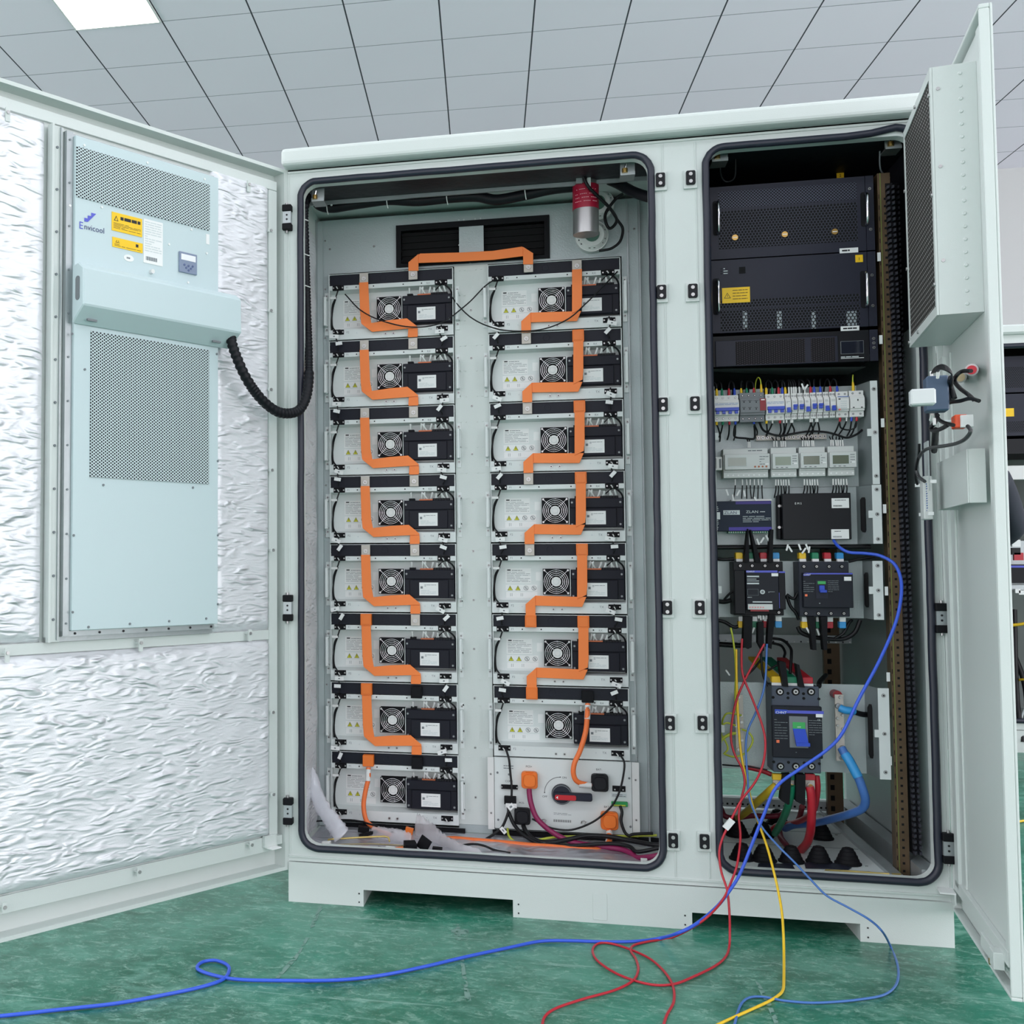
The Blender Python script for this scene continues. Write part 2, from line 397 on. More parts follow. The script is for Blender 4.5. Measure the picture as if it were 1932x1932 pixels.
# slim raised strips of the frame around the openings
g = M()
g.box(0, WX, -.004, 0, .127, .131, PAINT).box(0, WX, -.004, 0, 2.14, 2.146, PAINT)
for x in (.004, 1.064, 1.15, 1.725): g.box(x-.001, x+.0015, -.003, 0, .135, 2.135, PAINT)
g.build('frame_fold', cab)
r = M(); P = [(-.012, -.045), (WX+.012, -.045), (WX+.012, 1.02), (-.012, 1.02)]
r.prism(P, 2.152, 2.204, PAINT, 'z')
r.build('roof', cab, bevel=.012, seg=3)
M().box(.0, WX, -.0, DP, 2.146, 2.1515, DUSTZ).build('roof_seal', cab)
pl = M()
pl.prism([(0, 0), (.219, 0), (.219, .047), (.636, .047), (.636, 0), (1.104, 0), (1.104, .045), (1.514, .045), (1.514, 0), (WX, 0), (WX, .113), (0, .113)], -.006, DP, PAINT)
for x, z in ((.2065, .036), (.2065, .012), (.651, .036), (.651, .012), (1.086, .036), (1.086, .012), (1.532, .036), (1.532, .012)):
    pl.cyl((x, -.0075, z), (x, -.005, z), .0022, TXT, 8)
pl.build('plinth', cab)
a, b = atY(1118, 1684, -.006), atY(1146, 1737, -.006)
M().prism(rrect(a.x, b.x, b.z, a.z, .003, 3), -.0075, -.006, PAINT).build('plinth_sticker', cab, bevel=.0008)
M().box(.21, .645, DP-.002, DP+.003, 0, .05, PAINT).box(1.095, 1.525, DP-.002, DP+.003, 0, .05, PAINT).build('pocket_light_block', cab)  # unseen plates added behind the fork pockets to keep them dark
# shell
s = M()
s.box(0, .010, .03, DP, .115, 2.146, PAINT).box(WX-.010, WX, .03, DP, .115, 2.146, PAINT)
s.box(.010, 1.132, DP-.012, DP, .115, 2.146, PAINT)
s.box(.010, WX-.010, .03, DP, .115, .128, PAINT).box(.010, WX-.010, .03, DP, 2.132, 2.146, PAINT)
s.box(1.128, 1.145, .03, DP-.012, .128, 2.132, PAINT)
# rear of the right compartment with its opening near the floor
s.box(1.145, WX-.010, DP-.02, DP, .54, 2.132, PAINT2).box(1.145, WX-.010, DP-.02, DP, .128, .165, PAINT)
s.build('shell', cab)
# linings
fm = M().box(.012, 1.126, .032, .205, 2.118, 2.131, FOAM); fm.build('foam_lining', cab)
fm = M().box(1.147, WX-.012, .032, .96, 2.116, 2.131, FOAM).box(WX-.014, WX-.0105, .032, .96, 1.62, 2.115, FOAM).box(1.1455, 1.149, .032, .96, 1.2, 2.115, FOAM).box(1.149, WX-.015, .93, .978, 1.35, 2.115, FOAM)
fm.build('foam_lining', cab)
random.seed(3)
def quilt(mb, u0, u1, z0, z1, y0, y1, mt, n=(34, 34), amp=.002, flip=1):
    """puffed quilt sheet: flat back y0, wrinkled front about y1"""
    nu, nz = n; vs = []; fs = []
    ph = [(random.uniform(6, 46), random.uniform(-26, 60), random.uniform(0, 6), random.uniform(.2, 1)) for _ in range(9)]
    for j in range(nz+1):
        for i in range(nu+1):
            u = u0+(u1-u0)*i/nu; z = z0+(z1-z0)*j/nz
            e = min(min(i, nu-i)/nu*(abs(u1-u0)), min(j, nz-j)/nz*(z1-z0)); k = min(1, e/.02)**.5
            h = sum(math.sin(a*u+b*z+c)*w for a, b, c, w in ph)*amp
            vs.append((u, y0+(y1-y0+h*flip)*k, z))
    for j in range(nz):
        for i in range(nu):
            q = j*(nu+1)+i; fs.append((q, q+1, q+nu+2, q+nu+1))
    mb.add(vs, fs, mt, True); return mb
def side_foil():
    mb = M(); mb.T = Matrix.Translation((.0105, .05, 0)) @ Matrix.Rotation(R(90), 4, 'Z')
    quilt(mb, 0, .30, .135, 2.05, 0, -.008, FOIL, (10, 60), .001); return mb
side_foil().build('foil_lining', cab)
def floor_quilt(mb, x0, x1, y0, y1, z, h, mt, n):
    nu, nv = n; vs = []; fs = []
    for j in range(nv+1):
        for i in range(nu+1):
            e = min(i, nu-i, j*2, (nv-j)*2); vs.append((x0+(x1-x0)*i/nu, y0+(y1-y0)*j/nv, z+(0 if e == 0 else h*random.uniform(.5, 1))))
    for j in range(nv):
        for i in range(nu):
            k = j*(nu+1)+i; fs.append((k, k+1, k+nu+2, k+nu+1))
    return mb.add(vs, fs, mt, True)
floor_quilt(M(), .02, 1.12, .036, .385, .129, .007, FOILF, (44, 14)).build('foil_lining', cab)
# mounting panel behind the battery racks
p = M()
p.box(.011, .0505, .398, .402, .129, 1.936, DUSTZ).box(.461, .5685, .396, .402, .155, 1.936, PAINT).box(.980, 1.127, .398, .402, .129, 1.936, DUSTZ)
p.box(.011, .273, .398, .402, 1.936, 2.117, DUSTZ).box(.763, 1.127, .398, .402, 1.936, 2.117, DUSTZ).box(.273, .763, .398, .402, 2.081, 2.117, DUSTZ).box(.273, .763, .398, .402, 1.936, 1.943, DUSTZ)
p.box(.461, .5685, .398, .402, .129, .155, DUSTZ)
p.box(.0505, .461, .398, .402, .129, .142, DUSTZ).box(.5685, .98, .398, .402, .129, .145, DUSTZ)
for k in range(24):
    z = .2+k*.082
    for x in (.478, .494, .530, .547): p.cyl((x, .396, z), (x, .3935, z), .0028, PAINT, 8)
for k in range(12):
    p.screw(.513, .396, .24+k*.155, .004)
    for x in (.018, .036): p.screw(x, .398, .22+k*.163+x, .0035)
    for x in (1.0, 1.034): p.screw(x, .398, .22+k*.163-(x-1), .0035)
for x in (.052, .2, 1.02): p.screw(x, .398, 2.02, .004)
p.build('mounting_panel', cab)
p = M(); p.box(.0105, .013, .36, .397, .13, 2.11, ZINC).box(.013, .030, .385, .397, .13, 2.11, DUSTZ)
p.box(.996, 1.000, .388, .397, .13, 2.11, ZINC).box(1.03, 1.034, .37, .397, .13, 2.11, ZINC)
p.box(.02, 1.10, .198, .206, 2.106, 2.1175, ZINC).build('side_rail', cab)
# vent window above the racks
v = M()
for x0, x1, z0, z1 in ((.274, .762, 2.062, 2.081), (.274, .762, 1.943, 1.953), (.274, .290, 1.953, 2.062), (.746, .762, 1.953, 2.062)): v.box(x0, x1, .388, .398, z0, z1, BLK2)
v.box(.478, .556, .391, .399, 1.953, 2.062, DUSTZ)
v.box(.29, .746, .42, .60, 1.953, 2.062, VOID)
for k in range(5): v.box(.29, .746, .412, .418, 1.962+k*.022, 1.965+k*.022, VOID)
v.build('vent_window', cab)
# bottom angle below the racks
M().box(.05, .48, .385, .397, .128, .141, BLK2).box(.565, 1.075, .385, .397, .128, .1435, BLK2).build('rack_base', cab)
# gaskets
for (x0, x1, z0, z1) in (LH, RH):
    P = [(p[0], -.006, p[1]) for p in rrect(x0-.0067, x1+.0067, z0-.0067, z1+.0067, .05, 9)]
    P2 = []
    for i, p in enumerate(P):
        q = Vector(P[(i+1) % len(P)]); n = max(1, int((q-Vector(p)).length/.06))
        for j in range(n):
            w = Vector(p).lerp(q, j/n); w.x += random.uniform(-1, 1)*.0007; w.z += random.uniform(-1, 1)*.0007
            if x0 > 1 and w.z > 2.05 and w.x > 1.5: w.z += .013*max(0, min(1, (w.x-1.58)/.06))*(1 if w.z > 2.09 else .5)
            P2.append(w)
    M().tube(P2, .0098, GASK, 10, closed=True).build('gasket', cab)
# latch keepers on the centre post
KEEP = [(1245, 342), (1247, 553), (1250, 765), (1258, 1147), (1263, 1364), (1269, 1585), (1302, 338), (1306, 551), (1310, 763), (1319, 1147), (1324, 1364), (1328, 1587)]
k0 = None
for i, (x, y) in enumerate(KEEP):
    c = atY(x, y, -.004)
    if not k0:
        k0 = M().box(-.017, .0185, -.004, .004, -.027, .025, PAINT).build('latch_keeper', cab, bevel=.001)
        M().prism(rrect(-.0115, .0125, -.018, .020, .004, 3), -.013, -.004, BLK).cyl((0, -.013, .010), (0, -.0155, .010), .0050, STEEL, 10).cyl((0, -.013, -.010), (0, -.0155, -.010), .0050, STEEL, 10).build('catch', k0, bevel=.0008)
        k0.location = (c.x, -.0045, c.z)
    else: dup(k0, (c.x, -.0045, c.z), parent=cab)
def hinge(x, z, sgn):
    h = M().box(-.012, .012, -.020, -.001, -.018, .018, ZINC).cyl((0, -.021, .007), (0, -.018, .007), .003, TXT, 8).cyl((0, -.021, -.006), (0, -.018, -.006), .003, TXT, 8)
    h.cyl((-.002*sgn, -.012, -.045), (-.002*sgn, -.012, .045), .004, STEEL, 8)
    o = h.build('hinge', cab, loc=(x, 0, z)); M().box(-.014, .014, -.024, -.001, .018, .038, BLK2).build('knuckle', o, bevel=.002); M().box(-.014, .014, -.024, -.001, -.038, -.018, BLK2).build('knuckle', o, bevel=.002)
for y in (411, 1147, 1530): hinge(.001, atY(545, y, -.012).z, 1)
for x, y in ((1778, 1166), (1789, 1600)): hinge(WX-.011, atY(x, y, -.012).z, -1)
# door sensor brackets inside the top corners
def bracket(px, py, Y, w, label=None):
    c = atY(px, py, Y)
    b = M().box(-w/2, w/2, -.004, .05, -.014, -.010, STEEL).box(-w/2, w/2, .0, .004, -.010, .026, ZINC).box(-w/2, w/2, -.006, -.004, -.014, -.004, ZINC)
    o = b.build('stay_bracket', cab, loc=c)
    M().cyl((-.008, -.008, -.008), (-.008, -.008, .004), .008, BRS, 6).cyl((-.008, -.010, .0), (-.004, -.012, .016), .0035, CHR, 8).build('bolt', o)
bracket(600, 372, .06, .038); bracket(1184, 322, .06, .040); bracket(1358, 296, .06, .042); bracket(1685, 272, .06, .040)

# ---------------------------------------------------------------- left door (local +Y looks out of its inner face)
LA = R(-124.2); DL, DZ0, DZ1 = 1.06, .090, 2.151
ld = M()
ld.box(0, DL, -.050, -.044, DZ0, DZ1, PAINT)
ld.box(-.008, DL, -.044, 0, DZ1-.010, DZ1, PAINT).box(-.008, DL, -.044, 0, DZ0, DZ0+.010, PAINT).box(-.008, .008, -.044, 0, DZ0+.01, DZ1-.01, PAINT).box(DL-.008, DL, -.044, 0, DZ0+.01, DZ1-.01, PAINT)
ld = ld.build('door', cab, loc=(-.004, -.006, 0), rz=LA)
def Ld(mb, name, **k): return mb.build(name, ld, **k)
Ld(M().box(.028, DL-.03, -.0435, -.016, .150, 2.112, PAINT), 'inner_panel')
bar = M()
bar.box(.030, DL-.032, -.0155, -.008, 2.082, 2.110, PAINT).box(.030, DL-.032, -.0155, -.008, .152, .194, PAINT).box(.030, .062, -.0155, -.008, .195, 2.081, PAINT).box(DL-.07, DL-.032, -.0155, -.008, .195, 2.081, PAINT).box(.063, DL-.071, -.0155, -.008, .757, .784, PAINT)
Ld(bar, 'frame_bar', bevel=.001)
random.seed(11)
Ld(quilt(M(), .812, DL-.072, .785, 2.080, -.0155, .008, FOIL, (20, 90), .0005), 'foil_quilt')
Ld(quilt(M(), .064, .281, .785, 2.090, -.0155, .006, FOIL, (20, 90), .0005), 'foil_quilt')
Ld(quilt(M(), .064, DL-.072, .196, .756, -.0155, .010, FOIL, (80, 60), .0005), 'foil_quilt')
tb = None
def onL(px, py, w):
    d = Vector((math.cos(LA), math.sin(LA), 0)); n = Vector((-d.y, d.x, 0)); H = Vector((-.004, -.006, 0)); r = ray(px, py)
    t = (H+n*w-CAM).dot(n)/r.dot(n); P = CAM+r*t; return (P-H).dot(d), P.z
for (px, py, ver) in ((15, 212, 1), (470, 348, 1), (511, 435, 0), (511, 586, 0), (511, 735, 0), (513, 887, 0), (515, 1038, 0), (266, 1213, 1), (472, 1195, 1), (14, 1232, 1), (515, 1344, 0), (516, 1499, 0), (475, 1594, 1), (263, 1645, 1), (9, 1712, 1)):
    u, z = onL(px, py, .012)
    mb = M(); w, h = (.012, .022) if ver else (.018, .009)
    mb.box(u-w/2*1.0, u+w/2, .009, .0125, z-h*(1 if ver and py not in (1594, 1645, 1712) else .5), z+h*.5, PAINT)
    mb.cyl((u, .0125, z), (u, .0155, z), .0045, STEEL, 10); mb.box(u-.004, u+.004, -.008, .009, z-.002, z+.002, PAINT)
    Ld(mb, 'clip')
def corner(px, py):
    u, z = onL(px, py, .0)
    Ld(M().box(u-.025, u+.02, -.008, .004, z-.014, z+.018, PAINT).box(u-.025, u+.012, -.008, .026, z-.018, z-.014, LAB), 'catch_plate', bevel=.001)
corner(508, 1588)
Ld(M().box(.01, .032, -.044, -.010, .165, .19, PAINT), 'stop_block')

# ---------------------------------------------------------------- air conditioner hanging in the left door
ac = thing('air_conditioner', 'pale blue-grey cabinet air conditioner with perforated grilles, set in the left door', 'air conditioner', (-.004, -.006, 0), LA)
def Ac(mb, name, p=ac, **k): return mb.build(name, p, **k)
cs = M(); cs.box(.285, .748, -.007, .030, .812, 2.052, ACP)
Ac(cs, 'casing', bevel=.0015)
fl = M(); fl.box(.749, .768, -.007, .020, .800, 2.062, ZINC).box(.769, .806, -.007, .006, .785, 2.072, PAINT).box(.800, .806, .006, .016, .785, 2.072, PAINT).box(.776, .779, .006, .012, .79, 2.07, ZINC)
fl.box(.290, .768, -.007, .018, .798, .811, ZINC).box(.284, .806, -.007, .004, .785, .797, ZINC)
fl.box(.285, .768, -.007, .010, 2.053, 2.062, ZINC)
for k in range(12): fl.cyl((.787, .006, .84+k*.107), (.787, .009, .84+k*.107), .0035, TXG, 8); fl.cyl((.759, .020, .83+k*.11), (.759, .0225, .83+k*.11), .0028, TXG, 8)
for k in range(7): fl.cyl((.30+k*.072, .018, .8045), (.30+k*.072, .0205, .8045), .003, TXT, 8)
Ac(fl, 'mounting_flange')
Ac(M().box(.3185, .7465, .0301, .0325, 1.895, 2.024, AC_HOLES), 'perforated_grille')
Ac(M().box(.3195, .7005, .0301, .0325, 1.193, 1.562, AC_HOLES), 'perforated_grille')
hd = M()
prof = [(.0325, 1.715), (.060, 1.722), (.083, 1.705), (.085, 1.612), (.0325, 1.572)]
hd.add([(u, y, z) for u in (.246, .757) for y, z in prof], [(0, 1, 2, 3, 4), (9, 8, 7, 6, 5)]+[(i, 5+i, 5+(i+1) % 5, (i+1) % 5) for i in range(5)], ACP)
hdo = Ac(hd, 'hood', bevel=.003)
Ac(M().prism(rrect(.012, .030, -.038, .022, .008, 4), 0, .0015, GRY, 'x'), 'end_slot', hdo, loc=(.757, .038, 1.665))
Ac(M().box(.70, .728, .054, .060, 1.580, 1.585, GRY).box(.30, .328, .054, .060, 1.580, 1.585, GRY), 'hood_hinge', hdo)
VT = Matrix.Scale(-1, 4, (1, 0, 0))   # print on the inner face reads from outside: mirror u
def acm(): m_ = M(); m_.T = Matrix(((-1, 0, 0, 0), (0, -1, 0, 0), (0, 0, 1, 0), (0, 0, 0, 1))); return m_
def acp(px, py, w=.031): u, z = onL(px, py, w); return -u, z
# logo
x, z = acp(150, 430); l = acm()
l.text('E', x, -.0312, z-.001, .026, PUR); l.text('nvicool', x+.0145, -.0312, z, .021, mat('logo_navy', (44, 46, 110), .5))
l.add([(x+.006, -.0312, z+.020), (x+.014, -.0312, z+.020), (x+.014, -.0312, z+.029), (x+.024, -.0312, z+.029), (x+.024, -.0312, z+.037), (x+.034, -.0312, z+.037), (x+.034, -.0312, z+.046), (x+.049, -.0312, z+.046), (x+.026, -.0312, z+.022), (x+.024, -.0312, z+.020)], [tuple(range(10))], PUR)
Ac(l, 'logo')
# yellow labels
x0, z1 = acp(211, 399); x1, z0 = acp(268, 452); l = acm(); l.box(x0, x1, -.0316, -.0304, z0+.006, z1, YEL)
yy = -.0319; tx = x0+.012
l.add([(tx-.006, yy, z1-.022), (tx+.008, yy, z1-.022), (tx+.001, yy, z1-.008)], [(0, 1, 2)], TXT); l.add([(tx-.003, yy-.0002, z1-.0205), (tx+.005, yy-.0002, z1-.0205), (tx+.001, yy-.0002, z1-.012)], [(0, 1, 2)], YEL)
l.lines(x0+.026, x1-.006, z1-.020, z1-.006, 1, yy, TXT, .6, 1); l.lines(x0+.005, x1-.005, z0+.012, z1-.026, 5, yy, TXT, .3, 2)
Ac(l, 'warning_label')
x0, z1 = acp(212, 445); x1, z0 = acp(269, 478); l = acm(); l.box(x0, x1, -.0316, -.0304, z0, z1-.002, YEL)
for q in (0, .006): l.box(x0+.012+q, x0+.0135+q, yy, yy+.0002, z0+.015, z1-.009, TXT)
l.box(x0+.009, x0+.022, yy, yy+.0002, z0+.0125, z0+.0138, TXT).box(x1-.022, x1-.014, yy, yy+.0002, z0+.012, z0+.02, TXT).lines(x0+.006, x1-.006, z0+.003, z0+.010, 2, yy, TXT, .3, 4)
Ac(l, 'handling_label')
x0, z1 = acp(271, 412); x1, z0 = acp(307, 503); l = acm(); l.box(x0, x1, -.0312, -.0304, z0, z1, LAB); l.lines(x0+.004, x1-.004, z0+.030, z1-.004, 13, -.0315, LABG, .4, 5)
for q in range(16): l.box(x0+.008+q*.0023, x0+.0092+q*.0023+(q % 3)*.0004, -.0315, -.0312, z0+.008, z0+.018, TXG)
Ac(l, 'rating_label')
x, z = acp(243, 487); l = acm(); l.prism([(x+.016*math.cos(a*.3927), z+.009*math.sin(a*.3927)) for a in range(16)], -.0312, -.0304, LAB); l.lines(x-.007, x+.007, z-.003, z+.003, 1, -.0315, TXG, .7, 3); Ac(l, 'round_label')
x, z = acp(392, 450); l = acm(); l.box(x-.006, x+.006, -.0312, -.0304, z-.016, z+.012, LAB); Ac(l, 'blank_label')
x0, z1 = acp(337, 474); x1, z0 = acp(370, 520); l = acm(); l.box(x0, x1, -.036, -.0304, z0, z1, mat('panel_grey_blue', (128, 142, 166), .4)); cp = Ac(l, 'control_panel', bevel=.001)
l = acm(); l.box(x0+.005, x1-.006, -.0368, -.0358, z1-.022, z1-.006, mat('screen_lit', (235, 238, 240), .2)); Ac(l, 'screen', cp)
l = acm()
for dx, dz in ((0, 0), (0, -.012), (-.008, -.006), (.008, -.006), (-.014, .001), (.014, .001)): l.cyl(((x0+x1)/2+dx, -.036, z0+.020+dz), ((x0+x1)/2+dx, -.0375, z0+.020+dz), .0032, mat('button_blue', (86, 100, 140), .4), 10)
Ac(l, 'buttons', cp)
l = acm(); x, z = acp(285, 513); l.cyl((x, -.0304, z), (x, -.040, z), .006, WHT, 12)
for px, py in ((159, 274), (278, 307), (386, 338), (192, 391), (361, 433), (132, 388), (319, 461), (390, 478), (355, 533), (136, 630), (409, 668), (160, 697), (195, 915), (364, 920), (411, 870), (411, 1010), (411, 1140), (139, 1010), (137, 1155), (167, 1183), (245, 1177), (319, 1172), (389, 1167)):
    x, z = acp(px, py); l.cyl((x, -.0304, z), (x, -.0325, z), .0032, TXG if py > 600 else LAB, 8)
Ac(l, 'panel_screws')

# ---------------------------------------------------------------- right door (inner face looks along local -Y)
RA = R(-98.7); RL, RZ0, RZ1 = .631, .093, 2.153; RHX = (1.732, -.004, 0)
def rdm(): return M()
d = M(); d.box(0, RL, .020, .025, RZ0, RZ1, PAINT)
d.box(0, RL, 0, .020, RZ1-.010, RZ1, PAINT).box(0, RL, 0, .020, RZ0, RZ0+.008, PAINT).box(0, .008, 0, .020, RZ0+.008, RZ1-.01, PAINT).box(RL-.008, RL, 0, .020, RZ0+.008, RZ1-.01, PAINT)
rd = d.build('door', cab, loc=RHX, rz=RA, bevel=.003, seg=2)
def onR(px, py, w):
    dd = Vector((math.cos(RA), math.sin(RA), 0)); n = Vector((dd.y, -dd.x, 0)); H = Vector(RHX); rr = ray(px, py)
    t = (H+n*w-CAM).dot(n)/rr.dot(n); P = CAM+rr*t; return (P-H).dot(dd), P.z
def Rd(mb, name, p=None, **k): return mb.build(name, p or rd, **k)
ip = M(); ip.box(.012, RL-.012, .014, .0195, .11, 2.135, PAINT)
ip.box(.030, .075, .002, .0139, .165, 1.50, PAINT).box(RL-.060, RL-.030, .004, .0139, .165, 2.12, PAINT).box(.030, RL-.030, .002, .0139, .150, .180, PAINT)
ip.box(.075, .13, .009, .0139, .18, 1.5, PAINT)
Rd(ip, 'inner_panel', bevel=.001)
bx = M(); B0, B1, BZ0, BZ1, BW = .118, .520, 1.520, 2.075, .075
bx.box(B0, B1, -BW+.004, .0135, BZ0, BZ0+.003, PAINT).box(B0, B1, -BW+.004, .0135, BZ1-.003, BZ1, PAINT).box(B0, B0+.003, -BW+.004, .0135, BZ0+.003, BZ1-.003, PAINT).box(B1-.003, B1, -BW+.004, .0135, BZ0+.003, BZ1-.003, PAINT)
bx.box(B0+.003, B1-.003, .0065, .0135, BZ0+.003, BZ1-.003, DUSTZ)
fb = Rd(bx, 'filter_box')
m_ = M(); m_.box(B0, B1, -BW-.001, -BW+.0035, BZ0, BZ0+.022, PAINT).box(B0, B1, -BW-.001, -BW+.0035, BZ1-.022, BZ1, PAINT).box(B0, B0+.016, -BW-.001, -BW+.0035, BZ0+.022, BZ1-.022, PAINT).box(B1-.016, B1, -BW-.001, -BW+.0035, BZ0+.022, BZ1-.022, PAINT)
m_.box(B0+.016, B1-.016, -BW+.0005, -BW+.0030, BZ0+.022, BZ1-.022, EXPM)
Rd(m_, 'slotted_mesh', fb)
m_ = M()
for k in range(19): m_.cyl((B1, -.018, BZ0+.02+k*.0285), (B1+.0025, -.018, BZ0+.02+k*.0285), .0045, PAINT, 10, .003)
for z in (BZ0+.12, BZ0+.33, BZ1-.05): m_.cyl((B1, -BW+.014, z), (B1+.002, -BW+.014, z), .004, STEEL, 8)
for u, z in ((B0+.008, BZ0+.012), (B0+.15, BZ0+.011), (B1-.008, BZ0+.07), (B1-.008, BZ0+.27), (B1-.008, BZ1-.06), (B0+.008, BZ0+.2), (B0+.008, BZ0+.4), (B0+.2, BZ1-.011)):
    m_.cyl((u, -BW-.001, z), (u, -BW-.005, z), .0042, STEEL, 8)
Rd(m_, 'rivets', fb)
# cover plate and its controller box on the door
u0, z1 = onR(1770, 858, .03); u1, z0 = onR(1857, 958, .03)
br = Rd(M().box(.16, .53, -.030, -.027, 1.105, 1.222, PAINT).box(.527, .53, -.027, .005, 1.105, 1.222, PAINT).box(.16, .163, -.027, .02, 1.105, 1.222, PAINT), 'cover_plate', bevel=.001)
# lock bracket at the lower free end
Rd(M().box(.36, .52, -.004, .004, .118, .150, PAINT).box(.52, .56, -.016, .004, .13, .165, PAINT).cyl((.50, -.004, .128), (.50, -.014, .128), .007, BRS, 10), 'catch_plate', bevel=.001)
Rd(M().box(-.002, .05, -.035, .0, .145, .149, LAB).box(-.002, .05, -.004, .0, .118, .145, PAINT), 'hinge_bracket')

# ================================================================ BATTERY MODULES
MW, MH, PIT_ = .407, .2178, .2225
def FX(c): return (c-150)*.000268
def FZ(c): return .2185-(c-40)*.000268
def make_module():
    t = thing('battery_module', 'x', 'battery module', (0, .38, 0))
    h = M()
    h.box(0, MW, .040, .30, 0, MH-.002, PAINT2)                       # body and recessed face
    h.box(0, .0025, 0, .040, 0, MH, PAINT2).box(MW-.0025, MW, 0, .040, 0, MH, PAINT2)
    h.box(.0025, MW-.0025, .0, .040, MH-.0016, MH, PAINT2)
    h.box(.0025, MW-.0025, 0, .0025, 0, .0325, PAINT2)               # lower flange
    h.add([(.0025, .0005, .0325), (MW-.0025, .0005, .0325), (MW-.0025, .040, .040), (.0025, .040, .040)], [(0, 1, 2, 3)], PAINT2)
    h.add([(.0025, .012, .166), (MW-.0025, .012, .166), (MW-.0025, .040, .160), (.0025, .040, .160)], [(0, 1, 2, 3)], PAINT2)
    for cx in (497, 1297): h.cyl((FX(cx), .0005, .020), (FX(cx), -.0008, .020), .0022, LABG, 8)
    for cx in (852, 948): h.cyl((FX(cx), .0005, .0125), (FX(cx), -.003, .0125), .0042, STEEL, 10); h.cyl((FX(cx), -.0032, .0125), (FX(cx), -.003, .0125), .0022, TXT, 6)
    h.build('housing', t)
    c = M(); c.box(.0035, MW-.0035, .004, .016, FZ(182), FZ(50), NAVY).box(.001, .004, .004, .016, FZ(150), FZ(90), NAVY)
    c.ring(FX(820), .0038, FZ(115), .010, .0006, CHAR, 20, 4)
    c.build('cover_strip', t, bevel=.001)
    l = M(); l.box(FX(340), FX(1450), -.001, .014, FZ(240), FZ(187), PAINT2).box(.0025, FX(198), -.001, .014, FZ(240), FZ(185), PAINT2).box(FX(1602), MW-.0025, -.001, .014, FZ(243), FZ(187), PAINT2)
    for cx in (492, 707, 1070, 1292): l.cyl((FX(cx), -.0008, FZ(213)), (FX(cx), -.0014, FZ(213)), .0023, TXT, 8)
    l.text('F1', FX(368), -.0013, FZ(224), .0088, TXG); l.text('RX', FX(1352), -.0013, FZ(227), .0088, TXG)
    l.build('label_rail', t)
    M().text('F2', FX(372), -.0004, FZ(780), .0095, TXG).text('TX', FX(1368), -.0004, FZ(790), .0095, TXG).build('flange_print', t)
    n = M(); n.box(FX(305), FX(600), .0392, .0402, FZ(512), FZ(335), LAB); n.lines(FX(320), FX(590), FZ(500), FZ(372), 7, .0389, TXG, .25, 3); n.box(FX(325), FX(365), .0388, .0390, FZ(362), FZ(348), TXT)
    n.lines(FX(380), FX(500), FZ(365), FZ(352), 1, .0389, TXG, .5, 1)
    n.build('nameplate', t)
    w = M(); w.box(FX(305), FX(670), .0392, .0402, FZ(602), FZ(528), LAB).box(FX(310), FX(670), .0392, .0402, FZ(682), FZ(612), LAB)
    for cx in (357, 447):
        a, b = FX(cx), FZ(567)
        w.add([(a-.0082, .0389, b-.0075), (a+.0082, .0389, b-.0075), (a, .0389, b+.0078)], [(0, 1, 2)], TXT)
        w.add([(a-.0066, .0386, b-.0066), (a+.0066, .0386, b-.0066), (a, .0386, b+.0058)], [(0, 1, 2)], mat('hazard_yellow', (214, 214, 40), .5))
        w.add([(a-.0007, .0384, b-.004), (a+.0012, .0384, b-.004), (a+.0006, .0384, b+.003), (a-.0007, .0384, b+.003)], [(0, 1, 2, 3)], TXT)
    for cx in (540, 632):
        a, b = FX(cx), FZ(567); w.ring(a, .0388, b, .0066, .0007, TXG, 18, 4); w.box(a-.001, a+.001, .0385, .0388, b-.0035, b+.0035, TXG); w.tube([(a-.0046, .0386, b+.0046), (a+.0046, .0386, b-.0046)], .0006, TXG, 4)
    for cx in (358, 480): w.box(FX(cx), FX(cx)+.001, .0388, .039, FZ(665), FZ(628), TXG).box(FX(cx)+.005, FX(cx)+.006, .0388, .039, FZ(665), FZ(628), TXG)
    w.build('warning_label', t)
    M().box(FX(655), FX(722), .0392, .0402, FZ(480), FZ(380), LAB).build('serial_label', t)
    # fan
    cx, cz, hs = FX(887), FZ(490), .0405
    f = M(); rrframe(f, cx-hs, cx+hs, cz-hs, cz+hs, (cx-.037, cx+.037, cz-.037, cz+.037), .0369, .017, .0395, BLK2, 8)
    f.disc(cx, .030, cz, .037, .002, VOID, 24)
    fo = f.build('fan', t)
    gq = M()
    for rr in (.0205, .0260, .0315, .0368): gq.ring(cx, .0150, cz, rr, .00105, CHR, 32, 6)
    for a in (45, 135, 225, 315):
        ca, sa = math.cos(R(a)), math.sin(R(a)); gq.tube([(cx+ca*.013, .0158, cz+sa*.013), (cx+ca*.0375, .0155, cz+sa*.0375), (cx+ca*.050, .0160, cz+sa*.050)], .0011, CHR, 6)
        gq.cyl((cx+ca*.0505, .0168, cz+sa*.0505), (cx+ca*.0505, .0140, cz+sa*.0505), .0032, STEEL, 10)
    gq.build('fan_guard', fo)
    hb = M(); hb.disc(cx, .0175, cz, .0150, .010, WHT, 24)
    for k in range(7):
        a = k*2*math.pi/7; hb.add([(cx+.015*math.cos(a), .020, cz+.015*math.sin(a)), (cx+.035*math.cos(a+.2), .020, cz+.035*math.sin(a+.2)), (cx+.035*math.cos(a+.75), .028, cz+.035*math.sin(a+.75)), (cx+.015*math.cos(a+.6), .028, cz+.015*math.sin(a+.6))], [(0, 1, 2, 3)], VOID)
    hb.ring(cx, .0172, cz, .0085, .0006, LABG, 20, 4)
    hb.build('fan_rotor', fo)
    M().box(FX(1043), FX(1050), .012, .040, FZ(655), FZ(340), PAINT2).build('divider_fin', t)
